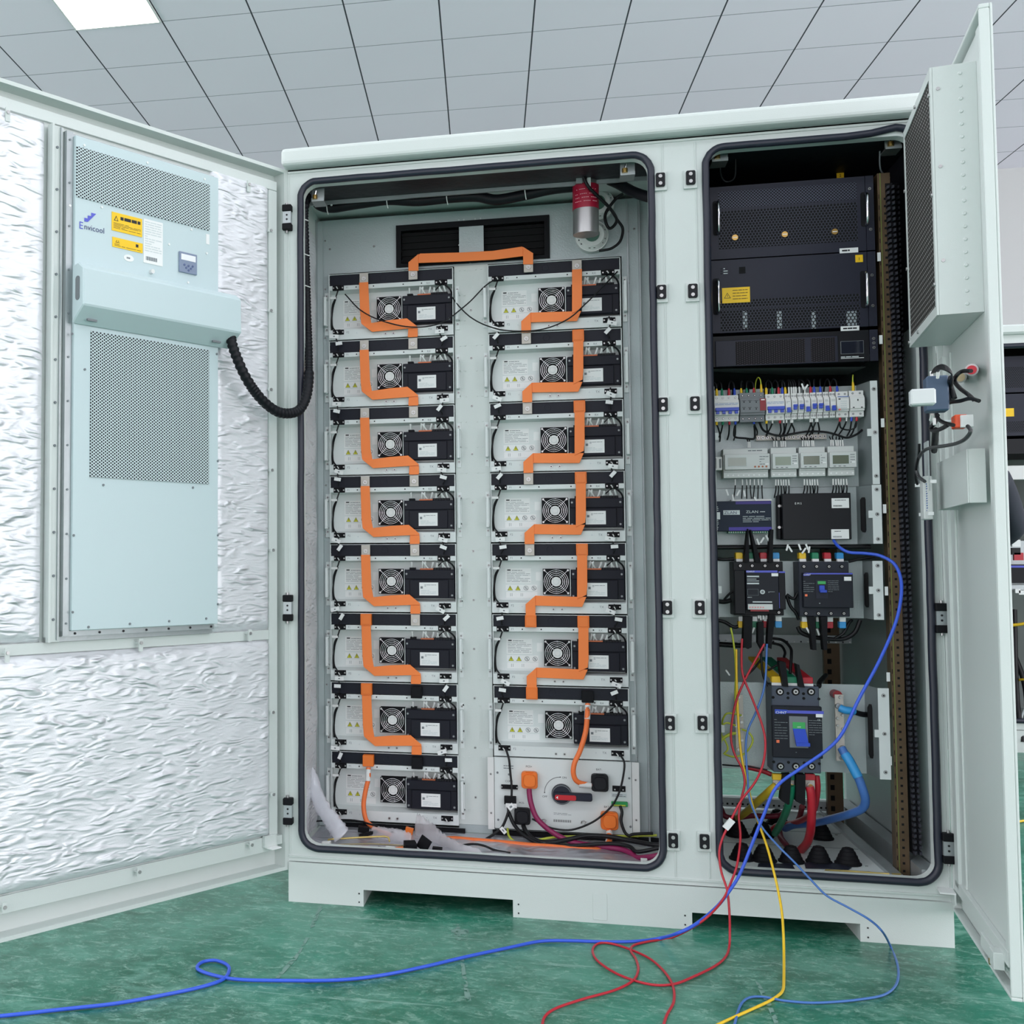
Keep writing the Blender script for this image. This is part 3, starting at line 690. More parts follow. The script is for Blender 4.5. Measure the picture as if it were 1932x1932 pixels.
    # battery management box
    b = M(); b.box(FX(1056), FX(1650), .010, .039, FZ(690), FZ(350), BOXB)
    b.box(FX(1058), FX(1648), .004, .010, FZ(462), FZ(352), BOXB).box(FX(1115), FX(1575), .004, .010, FZ(688), FZ(470), BOXB)
    bo = b.build('control_box', t, bevel=.0015)
    for sx_, sz_ in ((1078, 400), (1617, 402), (1078, 655), (1617, 655)):
        k = M(); y = .004 if sz_ < 500 else .010; k.cyl((FX(sx_), y, FZ(sz_)), (FX(sx_), y-.0022, FZ(sz_)), .0036, GRY, 10); k.cyl((FX(sx_), y-.0022, FZ(sz_)), (FX(sx_), y-.0026, FZ(sz_)), .0014, STEEL, 6); k.build('screw', bo)
    k = M(); k.box(FX(1230), FX(1455), .0030, .0041, FZ(657), FZ(502), LAB); k.box(FX(1245), FX(1272), .0028, .0031, FZ(575), FZ(548), TXG); k.lines(FX(1290), FX(1430), FZ(552), FZ(525), 2, .0029, TXG, .4, 1); k.lines(FX(1250), FX(1430), FZ(640), FZ(590), 3, .0029, LABG, .4, 2)
    k.build('box_label', bo)
    k = M(); k.box(FX(1112), FX(1180), .010, .032, FZ(350), FZ(324), BLK2); k.box(FX(1400), FX(1598), .008, .032, FZ(350), FZ(326), BLK2); k.box(FX(1238), FX(1395), .008, .030, FZ(350), FZ(335), CUT)
    for q in range(6): k.box(FX(1410+q*32), FX(1432+q*32), .006, .012, FZ(352), FZ(330), BLK)
    k.build('box_socket', bo)
    rn = random.Random(5); k = M()
    for x0 in (1140, 1260, 1295, 1330, 1372, 1425, 1450, 1510, 1545, 1580):
        a = Vector((FX(x0), .018, FZ(334))); c = a+Vector((rn.uniform(-.012, .008), -.010, rn.uniform(.012, .019)))
        k.tube([a, (a+c)/2+Vector((0, -.006, 0)), c+Vector((0, -.006, .003))], .0033, LAB, 5)
    k.build('wire_tags', t)
    k = M(); P = cat_rom([(FX(1530), .004, FZ(225)), (FX(1590), .002, FZ(262)), (FX(1640), .010, FZ(320)), (FX(1655), .022, FZ(420)), (FX(1658), .024, FZ(600)), (FX(1650), .018, FZ(700))], 5); k.tube(P, .0028, WIRE, 6)
    k.tube(cat_rom([(FX(1430), .020, FZ(325)), (FX(1470), .004, FZ(290)), (FX(1530), .002, FZ(240))], 5), .0022, WIRE, 6)
    k.build('wire_loom', t)
    k = M(); P = cat_rom([(FX(268), .004, FZ(225)), (FX(232), .004, FZ(330)), (FX(186), .012, FZ(420)), (FX(178), .016, FZ(560)), (FX(188), .014, FZ(680)), (FX(236), .004, FZ(748))], 6); k.tube(P, .0026, WIRE, 6)
    P = cat_rom([(FX(240), .004, FZ(320)), (FX(190), .018, FZ(440)), (FX(172), .020, FZ(600)), (FX(176), .020, FZ(720))], 5); k.tube(P, .0030, BLK2, 6)
    k.build('wire_loom', t)
    M().box(FX(165), FX(240), .000, .006, FZ(345), FZ(318), WHT).build('cable_tag', t)
    plug = None
    for cx, cz in ((268, 213), (270, 762), (1528, 216), (1534, 777)):
        if plug is None:
            k = M(); k.box(-.0185, .0185, -.001, .003, -.008, .008, BLK2).box(-.009, .009, -.012, -.001, -.0065, .0065, BLK2); k.cyl((-.0150, -.001, 0), (-.0150, -.0028, 0), .0025, STEEL, 8); k.cyl((.0150, -.001, 0), (.0150, -.0028, 0), .0025, STEEL, 8)
            k.tube([(-.004, -.012, .001), (-.002, -.017, 0), (.001, -.014, -.006)], .0018, WHT, 5); k.tube([(.002, -.012, .001), (.004, -.017, -.001), (.004, -.012, -.007)], .0018, WIRE, 5)
            plug = k.build('connector', t, loc=(FX(cx), -.001, FZ(cz)))
        else: dup(plug, (FX(cx), -.001, FZ(cz)), parent=t)
    # lifting handles on the ears
    hn = M(); hn.box(-.0065, .0065, .0135, .0155, -.071, .071, PAINT2); hn.screw(0, .0135, .060, .004); hn.screw(0, .0135, -.053, .004)
    hn = hn.build('rack_ear', t, loc=(-.0095, 0, FZ(520)))
    hd_ = M().box(-.0045, .0045, -.018, -.012, -.044, .052, PAINT2).box(-.0045, .0045, -.012, .0135, .046, .052, PAINT2).box(-.0045, .0045, -.012, .0135, -.044, -.038, PAINT2).build('handle', hn, bevel=.0015)
    h2 = dup(hn, (MW+.0125, 0, FZ(526)), parent=t); 
    return t
mod0 = make_module()
ORD = ['topmost', 'second from the top', 'third from the top', 'fourth from the top', 'fifth from the top', 'sixth from the top', 'seventh from the top', 'lowest']
lo = .1526
def lx(k): return .0512+.0004*k
def rx(k): return .5680+.0007*k
MODS = []
for k in range(8):
    z = lo+(7-k)*.2226
    lab = f'grey battery module with fan, {ORD[k]} of the left stack'
    if k == 0: lab += ', under the bridging orange strap'
    if k == 7: lab += ', above the plastic film'
    o = mod0 if k == 0 else dup(mod0, parent=None)
    o.location = (lx(k), .38, z); o['label'] = lab; o['group'] = 'battery modules in the two stacks'; MODS.append(o)
for k in range(7):
    z = lo+(7-k)*.2226
    o = dup(mod0, (rx(k), .38, z), label=f'grey battery module with fan, {ORD[k] if k < 6 else "lowest"} of the right stack'+(', beside the red suppressor' if k == 0 else '')+(', right above the switch box' if k == 6 else ''))
    MODS.append(o)

# ---------------------------------------------------------------- orange straps between the modules
def lugpart(t, x, z, zo, y=-.006, up=True, nm='lug'):
    """tinned end with its screw, strap continuing up or down"""
    l = M(); l.box(x-.0145, x+.0145, y-.003, y, z-.018, z+.018, LUG); l.cyl((x, y-.003, z-.002), (x, y-.0065, z-.002), .0068, STEEL, 14); l.cyl((x, y-.0065, z-.002), (x, y-.0085, z-.002), .0035, LUG, 6)
    l.box(x-.012, x+.012, y, .005, z-.012, z+.012, LUG)
    return l.build(nm, t, bevel=.001)
def cappart(t, x, z, m_, nm='terminal_cap', w=.0175):
    l = M(); l.box(x-w, x+w, -.016, .005, z-.0185, z+.0185, m_); l.box(x-w+.003, x+w-.003, -.0175, -.016, z-.015, z+.015, m_); return l.build(nm, t, bevel=.0015)
# x centres on a module
LXA, LXB = FX(592), FX(1185)      # left stack: feeding terminal, receiving terminal
RXA, RXB = .276, .1185            # right stack
ZC = FZ(118)                      # terminal height on the module
def strap_L(k, lab):
    m = MODS[k].location; t = thing('busbar_strap', lab, 'busbar strap', (m.x, .38, m.z), 0, 'orange straps linking the modules')
    w = .0150; zt = ZC-.018; yb = -.010
    zf = FZ(690); z2 = FZ(760)
    s = M()
    s.prism([(LXA-w, zt+.004), (LXA-w+.003, FZ(560)), (LXA-w+.006, FZ(668)), (LXA-w+.010, FZ(684)), (LXA+w+.010, FZ(684)), (LXA+w+.004, FZ(560)), (LXA+w, zt+.004)], yb-.0025, yb, ORG)
    s.prism([(LXA-w+.006, FZ(664)), (LXA-w+.008, FZ(684)), (FX(693), FZ(788)), (FX(1125), FZ(770)), (FX(1245), FZ(766)), (FX(1245), FZ(750)), (FX(1118), FZ(644)), (FX(900), FZ(655)), (FX(655), FZ(682))], yb-.0055, yb-.0027, ORG)
    zb = -(PIT_-ZC)+.020
    s.prism([(FX(1132), FZ(768)), (FX(1126), 0), (LXB-w, zb), (LXB+w, zb), (FX(1247), 0), (FX(1245), FZ(768))], yb-.0025, yb, ORG)
    s.build('strap_band', t, bevel=.0006)
    if k < 5: lugpart(t, LXA, ZC, 0)
    else: cappart(t, LXA, ZC, ORG2)
    if k < 6 and k != 5: lugpart(t, LXB, ZC-PIT_, 0)
    elif k == 5 or k == 6: cappart(t, LXB+.0015, ZC-PIT_-.006, BLK2)
    return t
SL = ['topmost', 'second', 'third', 'fourth', 'fifth', 'sixth', 'seventh']
for k in range(7): strap_L(k, f'orange folded strap on the left stack, {SL[k]} from the top' if k else 'orange folded strap on the left stack, topmost one crossed by a thin black cable')
def strap_R(k, lab):
    m = MODS[8+k].location; t = thing('busbar_strap', lab, 'busbar strap', (m.x, .38, m.z), 0, 'orange straps linking the modules')
    w = .0150; zt = ZC-.018; yb = -.010; A, B = RXA, RXB
    s = M()
    s.prism([(A-w, zt+.004), (A-w-.002, .045), (A+w-.004, .058), (A+w-.001, .085), (A+w, zt+.004)], yb-.0055, yb-.003, ORG)
    s.prism([(B+w, .055), (B-w+.004, .031), (B+w, .024), (A-w-.002, .021), (A-.002, .021), (A+w-.004, .052), (A-w, .052)], yb-.0028, yb, ORG)
    zb = -(PIT_-ZC)+.018
    s.prism([(B+w, .055), (B-w, .028), (B-w, .0), (B-w, zb), (B+w, zb), (B+w, .0)], yb-.0058, yb-.0030, ORG)
    s.build('strap_band', t, bevel=.0006)
    if k == 0: lugpart(t, A, ZC, 0)
    else: cappart(t, A, ZC, ORG2)
    if k < 4: lugpart(t, B, ZC-PIT_, 0)
    else: cappart(t, B, ZC-PIT_, ORG2)
    return t
for k in range(6): strap_R(k, f'orange folded strap on the right stack, {SL[k]} from the top' if k else 'orange folded strap on the right stack, topmost one with a bare silver end')
# the bridge across the top of both stacks
t = thing('busbar_strap', 'long orange strap bridging the tops of the left and right stacks', 'busbar strap', (0, .38, 0), 0)
def P3(x, y): p = atY(x, y, .368); return (p.x, p.z)
s = M(); s.prism([P3(771, 512), P3(771, 496), P3(790, 480), P3(790, 512)], -.020, -.0175, ORG)
s.prism([P3(771, 497), P3(793, 479), P3(870, 477), P3(930, 474), P3(985, 466), P3(1005, 478), P3(1006, 481), P3(988, 484), P3(930, 491), P3(870, 494), P3(790, 497)], -.0175, -.015, ORG)
s.prism([P3(987, 467), P3(1006, 479), P3(1006, 500), P3(987, 500)], -.021, -.0185, ORG)
s.build('strap_band', t, bevel=.0006)
for x, y in ((779.5, 518), (997, 504)): p = atY(x, y, .37); lugpart(t, p.x, p.z, 0, -.014)
# orange power cables from the end modules
def cable(name, pts, r, m_, label, seg=8, k=6, extra=None, group=None, cat='cable', tags=()):
    t = thing(name, label, cat, (0, 0, 0), 0, group) if tags else None
    mb = M().tube(cat_rom(pts, k), r, m_, seg)
    if not tags: return mb.build(name, label=label, cat=cat, group=group)
    mb.build('cable_sheath', t)
    for (a, b, rr, mm, nm) in tags: M().tube([a, (Vector(a)+Vector(b))/2, b], rr, mm, 10).build(nm, t)
    return t
def Y(*L): return [atY(x, y, d) for x, y, d in L]
p = atY(694, 1436, .36)
t = thing('power_cable', 'orange power cable hanging from the lowest module of the left stack', 'cable')
cappart_o = M(); cappart_o.box(p.x-.0175, p.x+.0175, .362, .386, p.z-.018, p.z+.018, ORG2); cappart_o.build('terminal_cap', t, bevel=.0015)
M().tube(cat_rom(Y((695, 1448, .362), (695, 1468, .352), (689, 1495, .345), (686, 1520, .34), (690, 1545, .335), (700, 1558, .33), (714, 1567, .31), (735, 1575, .27)), 6), .0075, ORC, 10).build('cable_sheath', t)
M().tube(Y((695, 1452, .360), (694, 1474, .349)), .0088, WHT, 10).build('cable_sleeve', t)
t = thing('power_cable', 'orange power cable from the black-capped module terminal down to the switch box', 'cable')
p = atY(1109, 1315, .36); M().box(p.x-.018, p.x+.018, .362, .386, p.z-.018, p.z+.018, BLK2).build('terminal_cap', t, bevel=.0015)
M().tube(cat_rom(Y((1109, 1328, .362), (1108, 1350, .348), (1105, 1380, .345), (1095, 1415, .340), (1084, 1440, .335), (1082, 1460, .335), (1090, 1475, .340), (1115, 1482, .355)), 6), .0078, ORC, 10).build('cable_sheath', t)
mb = M().tube(Y((1109, 1331, .360), (1108, 1357, .347)), .0090, WHT, 10); q = atY(1108, 1344, .336); mb.text('BAT', q.x, q.y-.002, q.z+.011, .008, TXT, 'C', tilt=-R(86)); mb.build('cable_sleeve', t)
M().tube(Y((1092, 1480, .343), (1115, 1482, .352)), .0090, WHT, 10).build('cable_sleeve', t)

# ---------------------------------------------------------------- thin black cables strung over the stacks
cable('signal_cable', Y((651, 555, .37), (680, 585, .35), (720, 605, .345), (775, 617, .34), (830, 610, .345), (880, 575, .36), (915, 540, .375), (938, 525, .377)), .0021, WIRE, 'thin black cable sagging across the topmost module of the left stack', 6)
cable('signal_cable', Y((851, 558, .372), (868, 580, .36), (890, 600, .36), (920, 615, .36), (960, 624, .352), (1020, 622, .35), (1070, 603, .345), (1105, 573, .35), (1140, 538, .36), (1165, 512, .376)), .0021, WIRE, 'thin black cable sagging across the topmost module of the right stack', 6)
# short link cords with their white tags between neighbouring modules
link0 = None; rn = random.Random(12)
def link(x, z, i, lab, side):
    t = thing('link_cord', lab, 'cord', (x, .372, z), 0, 'short tagged cords linking neighbouring modules')
    r_ = random.Random(i*7+3); s1 = r_.uniform(-.008, .004)
    M().tube(cat_rom([(0, -.004, .030), (s1, -.010, .012), (s1*.4, -.008, -.004), (-s1, -.012, -.022), (0, -.004, -.038)], 5), .0022, WIRE, 6).build('cord', t)
    a = r_.uniform(-.35, .5); w, h = .0145, .0065; mb = M(); mb.T = Matrix.Translation((s1+r_.uniform(-.01, .006), -.013, .008)) @ Matrix.Rotation(a, 4, 'Y'); mb.box(-w, w, 0, .0012, -h, h, LAB); mb.box(-.003, .002, -.0003, 0, -.002, .002, TXG); mb.build('tag', t)
    mb = M(); mb.T = Matrix.Translation((-s1+r_.uniform(-.006, .006), -.014, -.016)) @ Matrix.Rotation(r_.uniform(-1.3, .6), 4, 'Y'); mb.box(-w*.75, w*.75, 0, .0012, -h*.85, h*.85, LAB); mb.build('tag', t)
for side, nm in ((0, 'left'), (1, 'right')):
    for st, n in ((0, 7), (1, 6)):
        for k in range(n):
            m = MODS[st*8+k].location; x = m.x+(FX(265) if side == 0 else FX(1530)); z = m.z
            link(x, z, st*20+side*50+k, f'black tagged cord at {nm} edge of {"left" if st == 0 else "right"} stack, below its {ORD[k].replace(" from the top", "") if k else "topmost"} module', side)

# ================================================================ SWITCH BOX AND OTHER FITTINGS OF THE LEFT COMPARTMENT
def S2(cx, cy, d=.38): return atY(880+cx*.20704, 1400+cy*.20704, d)
def SR(c0, c1, d): a, b = S2(c0[0], c0[1], d), S2(c1[0], c1[1], d); return a.x, b.x, b.z, a.z
sb = thing('switch_box', 'pale grey high-voltage switch box with grey and red rotary handle', 'switch box', (.568, .38, .152))
SO = Vector((.568, .38, .152))
def Sb(mb, name, p=None, **k):
    for i, v in enumerate(mb.v): mb.v[i] = (v[0]-SO.x, v[1]-SO.y, v[2]-SO.z)
    return mb.build(name, p or sb, **k)
b = M(); b.box(.5725, .982, .375, .60, .153, .3715, PAINT2); b.box(.5725, .982, .3735, .375, .153, .3715, PAINT2)
for c in ((283, 278), (1483, 330), (290, 708), (1495, 772), (388, 295)): q = S2(*c, .3735); b.cyl((q.x, .3735, q.z), (q.x, .3718, q.z), .0035, GRY, 8)
Sb(b, 'housing')
for x0, x1 in ((.5525, .5715), (.983, 1.004)):
    e = M(); e.box(x0, x1, .368, .371, .150, .372, WHT); e.screw((x0+x1)/2, .368, .32, .0035); e.screw((x0+x1)/2, .368, .20, .0035); Sb(e, 'rack_ear')
pr = M()
for st, c in (('PCS+', (570, 232)), ('PCS-', (505, 563)), ('BAT-', (1210, 260)), ('BAT+', (1285, 600)), ('ON', (892, 333)), ('OFF', (714, 505)), ('COM2', (388, 366))):
    q = S2(*c, .373); pr.text(st, q.x, .3732, q.z, .0085, TXT, 'C')
q = S2(868, 478, .373); A0 = S2(712, 460, .373); A1 = S2(855, 320, .373)
pr.tube([(A0.x+(A1.x-A0.x)*(1-math.cos(t*math.pi/2*.1*1)), .3732, A0.z+(A1.z-A0.z)*math.sin(t*math.pi/2*.1)) for t in range(11)], .0008, TXT, 4)
for A in (A0, A1): pr.disc(A.x, .3728, A.z, .0017, .0005, TXT, 8)
x0, x1, z0, z1 = SR((795, 640), (955, 672), .373); pr.lines(x0, x1, z0, z1, 2, .3732, TXG, .3, 3)
x0, x1, z0, z1 = SR((795, 705), (955, 735), .373)
for i in range(22): pr.box(x0+i*(x1-x0)/22, x0+(i+.35+.3*(i % 3 == 0))*(x1-x0)/22, .3731, .3734, z0, z1, TXT)
x0, x1, z0, z1 = SR((338, 205), (430, 252), .373); pr.lines(x0, x1, z0, z1, 2, .3732, TXG, .35, 8)
Sb(pr, 'print')
def octo(c, r, y0, y1, m_, nm):
    q = S2(*c, .36); P = rrect(q.x-r, q.x+r, q.z-r*1.03, q.z+r*1.03, r*.34, 2); o = M().prism(P, y1, y0, m_); o.prism(rrect(q.x-r*.74, q.x+r*.74, q.z-r*.76, q.z+r*.76, r*.5, 4), y1-.010, y1, m_); o.box(q.x-r*.5, q.x+r*.5, y1-.004, y1+.002, q.z+r*.98, q.z+r*1.12, m_)
    return Sb(o, nm, bevel=.0015)
octo((575, 345), .0245, .3735, .350, ORG2, 'power_plug'); octo((1303, 716), .0255, .3735, .350, ORG2, 'power_plug')
octo((510, 675), .0240, .3735, .350, BLK, 'power_plug'); octo((1215, 370), .0250, .3735, .350, BLK, 'power_plug')
q = S2(868, 478, .36)
kn = M().cyl((q.x, .3735, q.z), (q.x, .356, q.z), .030, CHAR, 32).ring(q.x, .3565, q.z, .0275, .0016, GRY, 32, 6)
kn = Sb(kn, 'switch_dial')
h = M(); a = S2(795, 478, .34); b_ = S2(1148, 545, .34); h.prism(rrect(a.x, b_.x, b_.z, a.z+.006, .006, 4), .338, .356, CHAR); h = Sb(h, 'switch_handle', bevel=.002)
a = S2(806, 480, .337); b_ = S2(1000, 538, .337); h2 = M(); h2.prism(rrect(a.x, b_.x, b_.z+.001, a.z, .005, 4), .3365, .338, mat('handle_red', (196, 26, 40), .35)); zc = (a.z+b_.z)/2
h2.add([(a.x+.003, .3362, zc), (a.x+.009, .3362, zc-.0045), (a.x+.009, .3362, zc+.0045)], [(0, 1, 2)], LAB); Sb(h2, 'handle_inlay')
x0, x1, z0, z1 = SR((318, 385), (468, 430), .372); o = M().box(x0, x1, .366, .3735, z0, z1, BLK2).cyl((x0+.002, .366, (z0+z1)/2), (x0+.002, .364, (z0+z1)/2), .002, STEEL, 8).cyl((x1-.002, .366, (z0+z1)/2), (x1-.002, .364, (z0+z1)/2), .002, STEEL, 8); Sb(o, 'data_socket')
x0, x1, z0, z1 = SR((345, 490), (455, 585), .36); Sb(M().box(x0, x1, .350, .366, z0+.006, z1, BLK2).box(x0+.004, x1+.002, .348, .350, z0-.004, z0+.010, LAB), 'data_plug', bevel=.001)
x0, x1, z0, z1 = SR((1330, 397), (1450, 455), .372); Sb(M().box(x0, x1, .3715, .3735, z0, z1, BLK2).box(x0+.005, x0+.009, .371, .3716, z0+.004, z0+.008, STEEL).box(x1-.009, x1-.005, .371, .3716, z0+.004, z0+.008, STEEL), 'rocker_window')
x0, x1, z0, z1 = SR((1320, 465), (1460, 510), .372); Sb(M().box(x0, x1, .3725, .3735, z0, z1, LABG).lines(x0+.003, x1-.003, z0+.002, z1-.002, 2, .3723, TXT, .3, 3), 'port_label')
x0, x1, z0, z1 = SR((1320, 537), (1468, 585), .372); Sb(M().box(x0, x1, .360, .3735, z0, z1, mat('terminal_green', (34, 150, 80), .45)).box(x0+.006, x1-.006, .357, .360, z0+.002, z0+.006, YGC), 'terminal_block', bevel=.001)
for c in ((710, 715), (1068, 730)): q = S2(*c, .372); Sb(M().tube([(q.x-.007, .372, q.z-.004), (q.x-.006, .369, q.z+.003), (q.x, .367, q.z+.005), (q.x+.006, .368, q.z+.002), (q.x+.002, .366, q.z-.006)], .0017, STEEL, 6), 'hook')
def SC_(*L): return [S2(x, y, d) for x, y, d in L]
cable('power_cable', SC_((572, 432, .352), (575, 480, .345), (592, 570, .34), (640, 690, .335), (740, 790, .33), (870, 872, .315), (1000, 920, .30), (1200, 948, .27), (1400, 975, .24), (1500, 1012, .21), (1555, 1055, .18), (1660, 1050, .14), (1775, 1030, .12), (1860, 1015, .12)), .0082, MAR, 'thick purple-red power cable from the orange plug at the upper left of the switch box', 10)
cable('power_cable', SC_((518, 760, .352), (535, 800, .34), (580, 860, .325), (660, 905, .31), (780, 915, .30), (920, 890, .30), (1100, 855, .31), (1300, 862, .30), (1500, 900, .27), (1700, 935, .22), (1860, 940, .2)), .0070, WIRE, 'thick black power cable from the black plug at the lower left of the switch box', 10)
cable('signal_cable', SC_((385, 640, .35), (440, 760, .33), (540, 860, .30), (700, 935, .27), (950, 945, .26), (1300, 925, .25), (1480, 950, .22), (1560, 1000, .19), (1760, 965, .17), (1860, 960, .17)), .0058, WIRE, 'black cable sagging from the data plug to the lower right corner', 8)
cable('earth_wire', SC_((375, 788, .36), (385, 850, .34), (440, 905, .31), (540, 915, .31), (640, 895, .32), (800, 868, .335), (1000, 860, .345), (1400, 858, .345), (1735, 850, .345)), .0036, YGC, 'yellow-green earth wire running under the switch box', 8)
cable('signal_cable', SC_((1400, 115, .365), (1440, 200, .35), (1415, 380, .345), (1365, 520, .345), (1290, 620, .345), (1150, 730, .33), (960, 800, .32), (800, 790, .325), (700, 752, .335), (600, 700, .345)), .0030, WIRE, 'black cable arcing across the face of the switch box', 8)
cable('signal_cable', SC_((362, 70, .365), (388, 160, .355), (400, 280, .355), (412, 400, .350), (412, 490, .348)), .0034, WIRE, 'short black cable dropping into the data plug of the switch box', 8)
cable('signal_cable', SC_((380, 590, .347), (378, 650, .342), (325, 775, .34), (250, 840, .33), (165, 892, .31)), .0040, WIRE, 'black cable with white tag leaving the left side of the switch box', 8)
mb = M(); q = S2(335, 805, .335); mb.T = Matrix.Translation(q) @ Matrix.Rotation(R(48), 4, 'Y'); mb.box(-.011, .011, -.0012, 0, -.006, .006, LAB).box(-.004, .004, -.0015, -.0012, -.002, .002, TXG); mb.build('cable_tag', label='white paper tag on the black cable below the left corner of the switch box', cat='tag')
mb = M(); q = S2(405, 590, .338); mb.T = Matrix.Translation(q) @ Matrix.Rotation(R(-38), 4, 'Y'); mb.box(-.010, .010, -.0012, 0, -.008, .008, LAB).box(-.004, .004, -.0015, -.0012, -.003, .003, TXG); mb.build('cable_tag', label='white paper tag just under the data plug of the switch box', cat='tag')
cable('power_cable', [*SC_((1300, 806, .352), (1301, 860, .33), (1296, 920, .30), (1250, 968, .275), (1150, 985, .26), (900, 966, .26), (600, 946, .265), (300, 918, .28), (0, 893, .29)), *Y((850, 1583, .30), (810, 1588, .29))], .0090, ORC, 'thick orange power cable lying along the compartment floor to the lower right plug', 10)
for c0, c1, d in (((1302, 822, .347), (1301, 850, .334), 0), ((1300, 890, .318), (1292, 922, .303), 0)): M().tube([S2(*c0), S2(*c1)], .0098, WHT, 10).build('cable_sleeve', label=f'white printed sleeve on the orange cable, {"just under the plug" if c0[1] == 822 else "at its bend"}', cat='sleeve')
cable('signal_cable', SC_((1400, 582, .358), (1418, 640, .35), (1410, 720, .345), (1440, 815, .34), (1480, 852, .335), (1530, 838, .335), (1700, 832, .335)), .0045, WIRE, 'black cable from the green terminal block down to the corner', 8)
# short loose ends on the floor
cable('signal_cable', Y((563+20, 1380+170, .33), (660, 1547, .31), (705, 1557, .27), (745, 1571, .24)), .0030, WIRE, 'thin black cable lying across the orange cable at the lower left', 6)
cable('signal_cable', SC_((-60, 945, .20), (60, 930, .19), (160, 945, .18), (260, 985, .165), (400, 1012, .15)), .0035, WIRE, 'loose black cable end on the foil floor at the bottom middle', 8)

# ---- ceiling bundle, suppressor, detectors
bd = thing('cable_bundle', 'thick black taped cable bundle hung under the top rail', 'cable bundle')
M().tube(cat_rom(Y((590, 300, .10), (592, 360, .20), (600, 385, .22), (625, 392, .235), (660, 387, .235), (700, 381, .235), (735, 377, .238), (790, 379, .235), (850, 373, .235), (900, 371, .235), (935, 377, .235), (980, 370, .235), (1040, 357, .238), (1095, 351, .24)), 6), .0165, BLK, 12).build('sleeve', bd)
M().tube(cat_rom(Y((590, 330, .10), (620, 372, .23), (740, 366, .235), (900, 357, .235), (1090, 341, .24)), 6), .0105, WIRE, 10).build('sleeve', bd)
for x, y in ((616, 393), (729, 381), (842, 374), (990, 364)): q = atY(x, y, .214); M().tube([(q.x-.001, q.y+.008, q.z+.026), (q.x, q.y, q.z+.010), (q.x+.002, q.y, q.z-.008), (q.x+.004, q.y+.008, q.z-.018)], .0016, WHT, 6).build('cable_tie', bd)
mb = M().tube(Y((695-67, 377, .21), (625, 388, .205)), .0035, WHT, 6); mb.build('cable_marker', bd)
bd2 = M().tube(cat_rom(Y((1140, 336, .33), (1165, 346, .25), (1195, 362, .20), (1225, 372, .16), (1250, 376, .14)), 6), .0160, BLK, 10).build('cable_bundle', label='black cable bundle slanting to the upper right corner behind the suppressor', cat='cable bundle')
sp = thing('fire_suppressor', 'steel aerosol fire suppressor can with dark red label hanging from the roof', 'fire suppressor', atY(1106, 300, .22))
def Sp(mb, name): 
    o = sp.location
    for i, v in enumerate(mb.v): mb.v[i] = (v[0]-o.x, v[1]-o.y, v[2]-o.z)
    return mb.build(name, sp)
q0, q1, q2, q3 = atY(1105, 318, .22), atY(1105, 352, .22), atY(1105, 397, .22), atY(1105.5, 443, .22); rr = .0375
rr2 = rr
Sp(M().cyl(q3, q0, rr, STEEL, 32), 'can')
Sp(M().cyl(q2, q1, rr+.0007, mat('suppressor_red', (168, 26, 56), .35), 32), 'red_label')
lb = M()
for k, (w, z) in enumerate(((.8, .25), (.9, .45), (.9, .6), (.9, .75))):
    for a in range(-6, 7):
        if (a*7+k*3) % 5 == 0: continue
        t = R(-90+a*9*w); c = q1.lerp(q2, z); lb.box(c.x+(rr+.001)*math.cos(t)-.002, c.x+(rr+.001)*math.cos(t)+.002, c.y+(rr+.001)*math.sin(t)-.0004, c.y+(rr+.001)*math.sin(t), c.z-.001, c.z+.0006, mat('label_pink', (226, 170, 182), .5))
Sp(lb, 'label_print')
Sp(M().box(q0.x-.030, q0.x-.012, q0.y-.048, q0.y-.040, q1.z-.004, q0.z+.045, ZINC).box(q0.x+.026, q0.x+.040, q0.y-.02, q0.y-.012, q1.z, q0.z+.045, BLK2).box(q0.x-.006, q0.x+.024, q0.y-.047, q0.y-.043, q0.z-.035, q0.z-.012, LAB).box(q0.x+.002, q0.x+.012, q0.y-.046, q0.y-.042, q0.z-.07, q0.z-.036, LAB), 'bracket')
def detector(px, py, r, lab):
    c = atY(px, py, .36); t = thing('smoke_detector', lab, 'detector', c, 0, 'round detectors behind the suppressor')
    m_ = M(); m_.cyl((0, .037, 0), (0, .010, 0), r, WHT, 32).cyl((0, .010, 0), (0, -.004, 0), r*.95, WHT, 32, r*.72); m_.build('housing', t)
    m_ = M()
    for k in range(18):
        a = k*math.pi/9; m_.box(r*.80*math.cos(a)-.0035, r*.80*math.cos(a)+.0025, .0015, .004, r*.80*math.sin(a)-.002, r*.80*math.sin(a)+.002, TXT) if k % 3 else None
    m_.cyl((0, -.004, 0), (0, -.008, 0), r*.45, mat('detector_green', (70, 110, 96), .5), 20); m_.build('vents', t)
detector(1117, 443, .0500, 'round white smoke detector peeping out below the suppressor can')
detector(1128, 383, .0500, 'round white detector half hidden right of the suppressor label')
cable('signal_cable', Y((1090, 300, .16), (1100, 330, .165), (1110, 352, .17), (1130, 372, .19), (1150, 392, .22), (1163, 412, .28), (1160, 424, .30), (1150, 431, .31), (1143, 420, .31), (1142, 405, .31), (1150, 390, .31), (1165, 372, .31), (1175, 366, .30)), .0048, WIRE, 'black cable looping beside the suppressor can', 8)
cable('signal_cable', Y((1152, 395, .32), (1165, 415, .34), (1175, 432, .35), (1170, 455, .35), (1155, 468, .35), (1140, 472, .35), (1130, 473, .35)), .0042, WIRE, 'black cable arc from the lower detector to the knot at its right', 8)

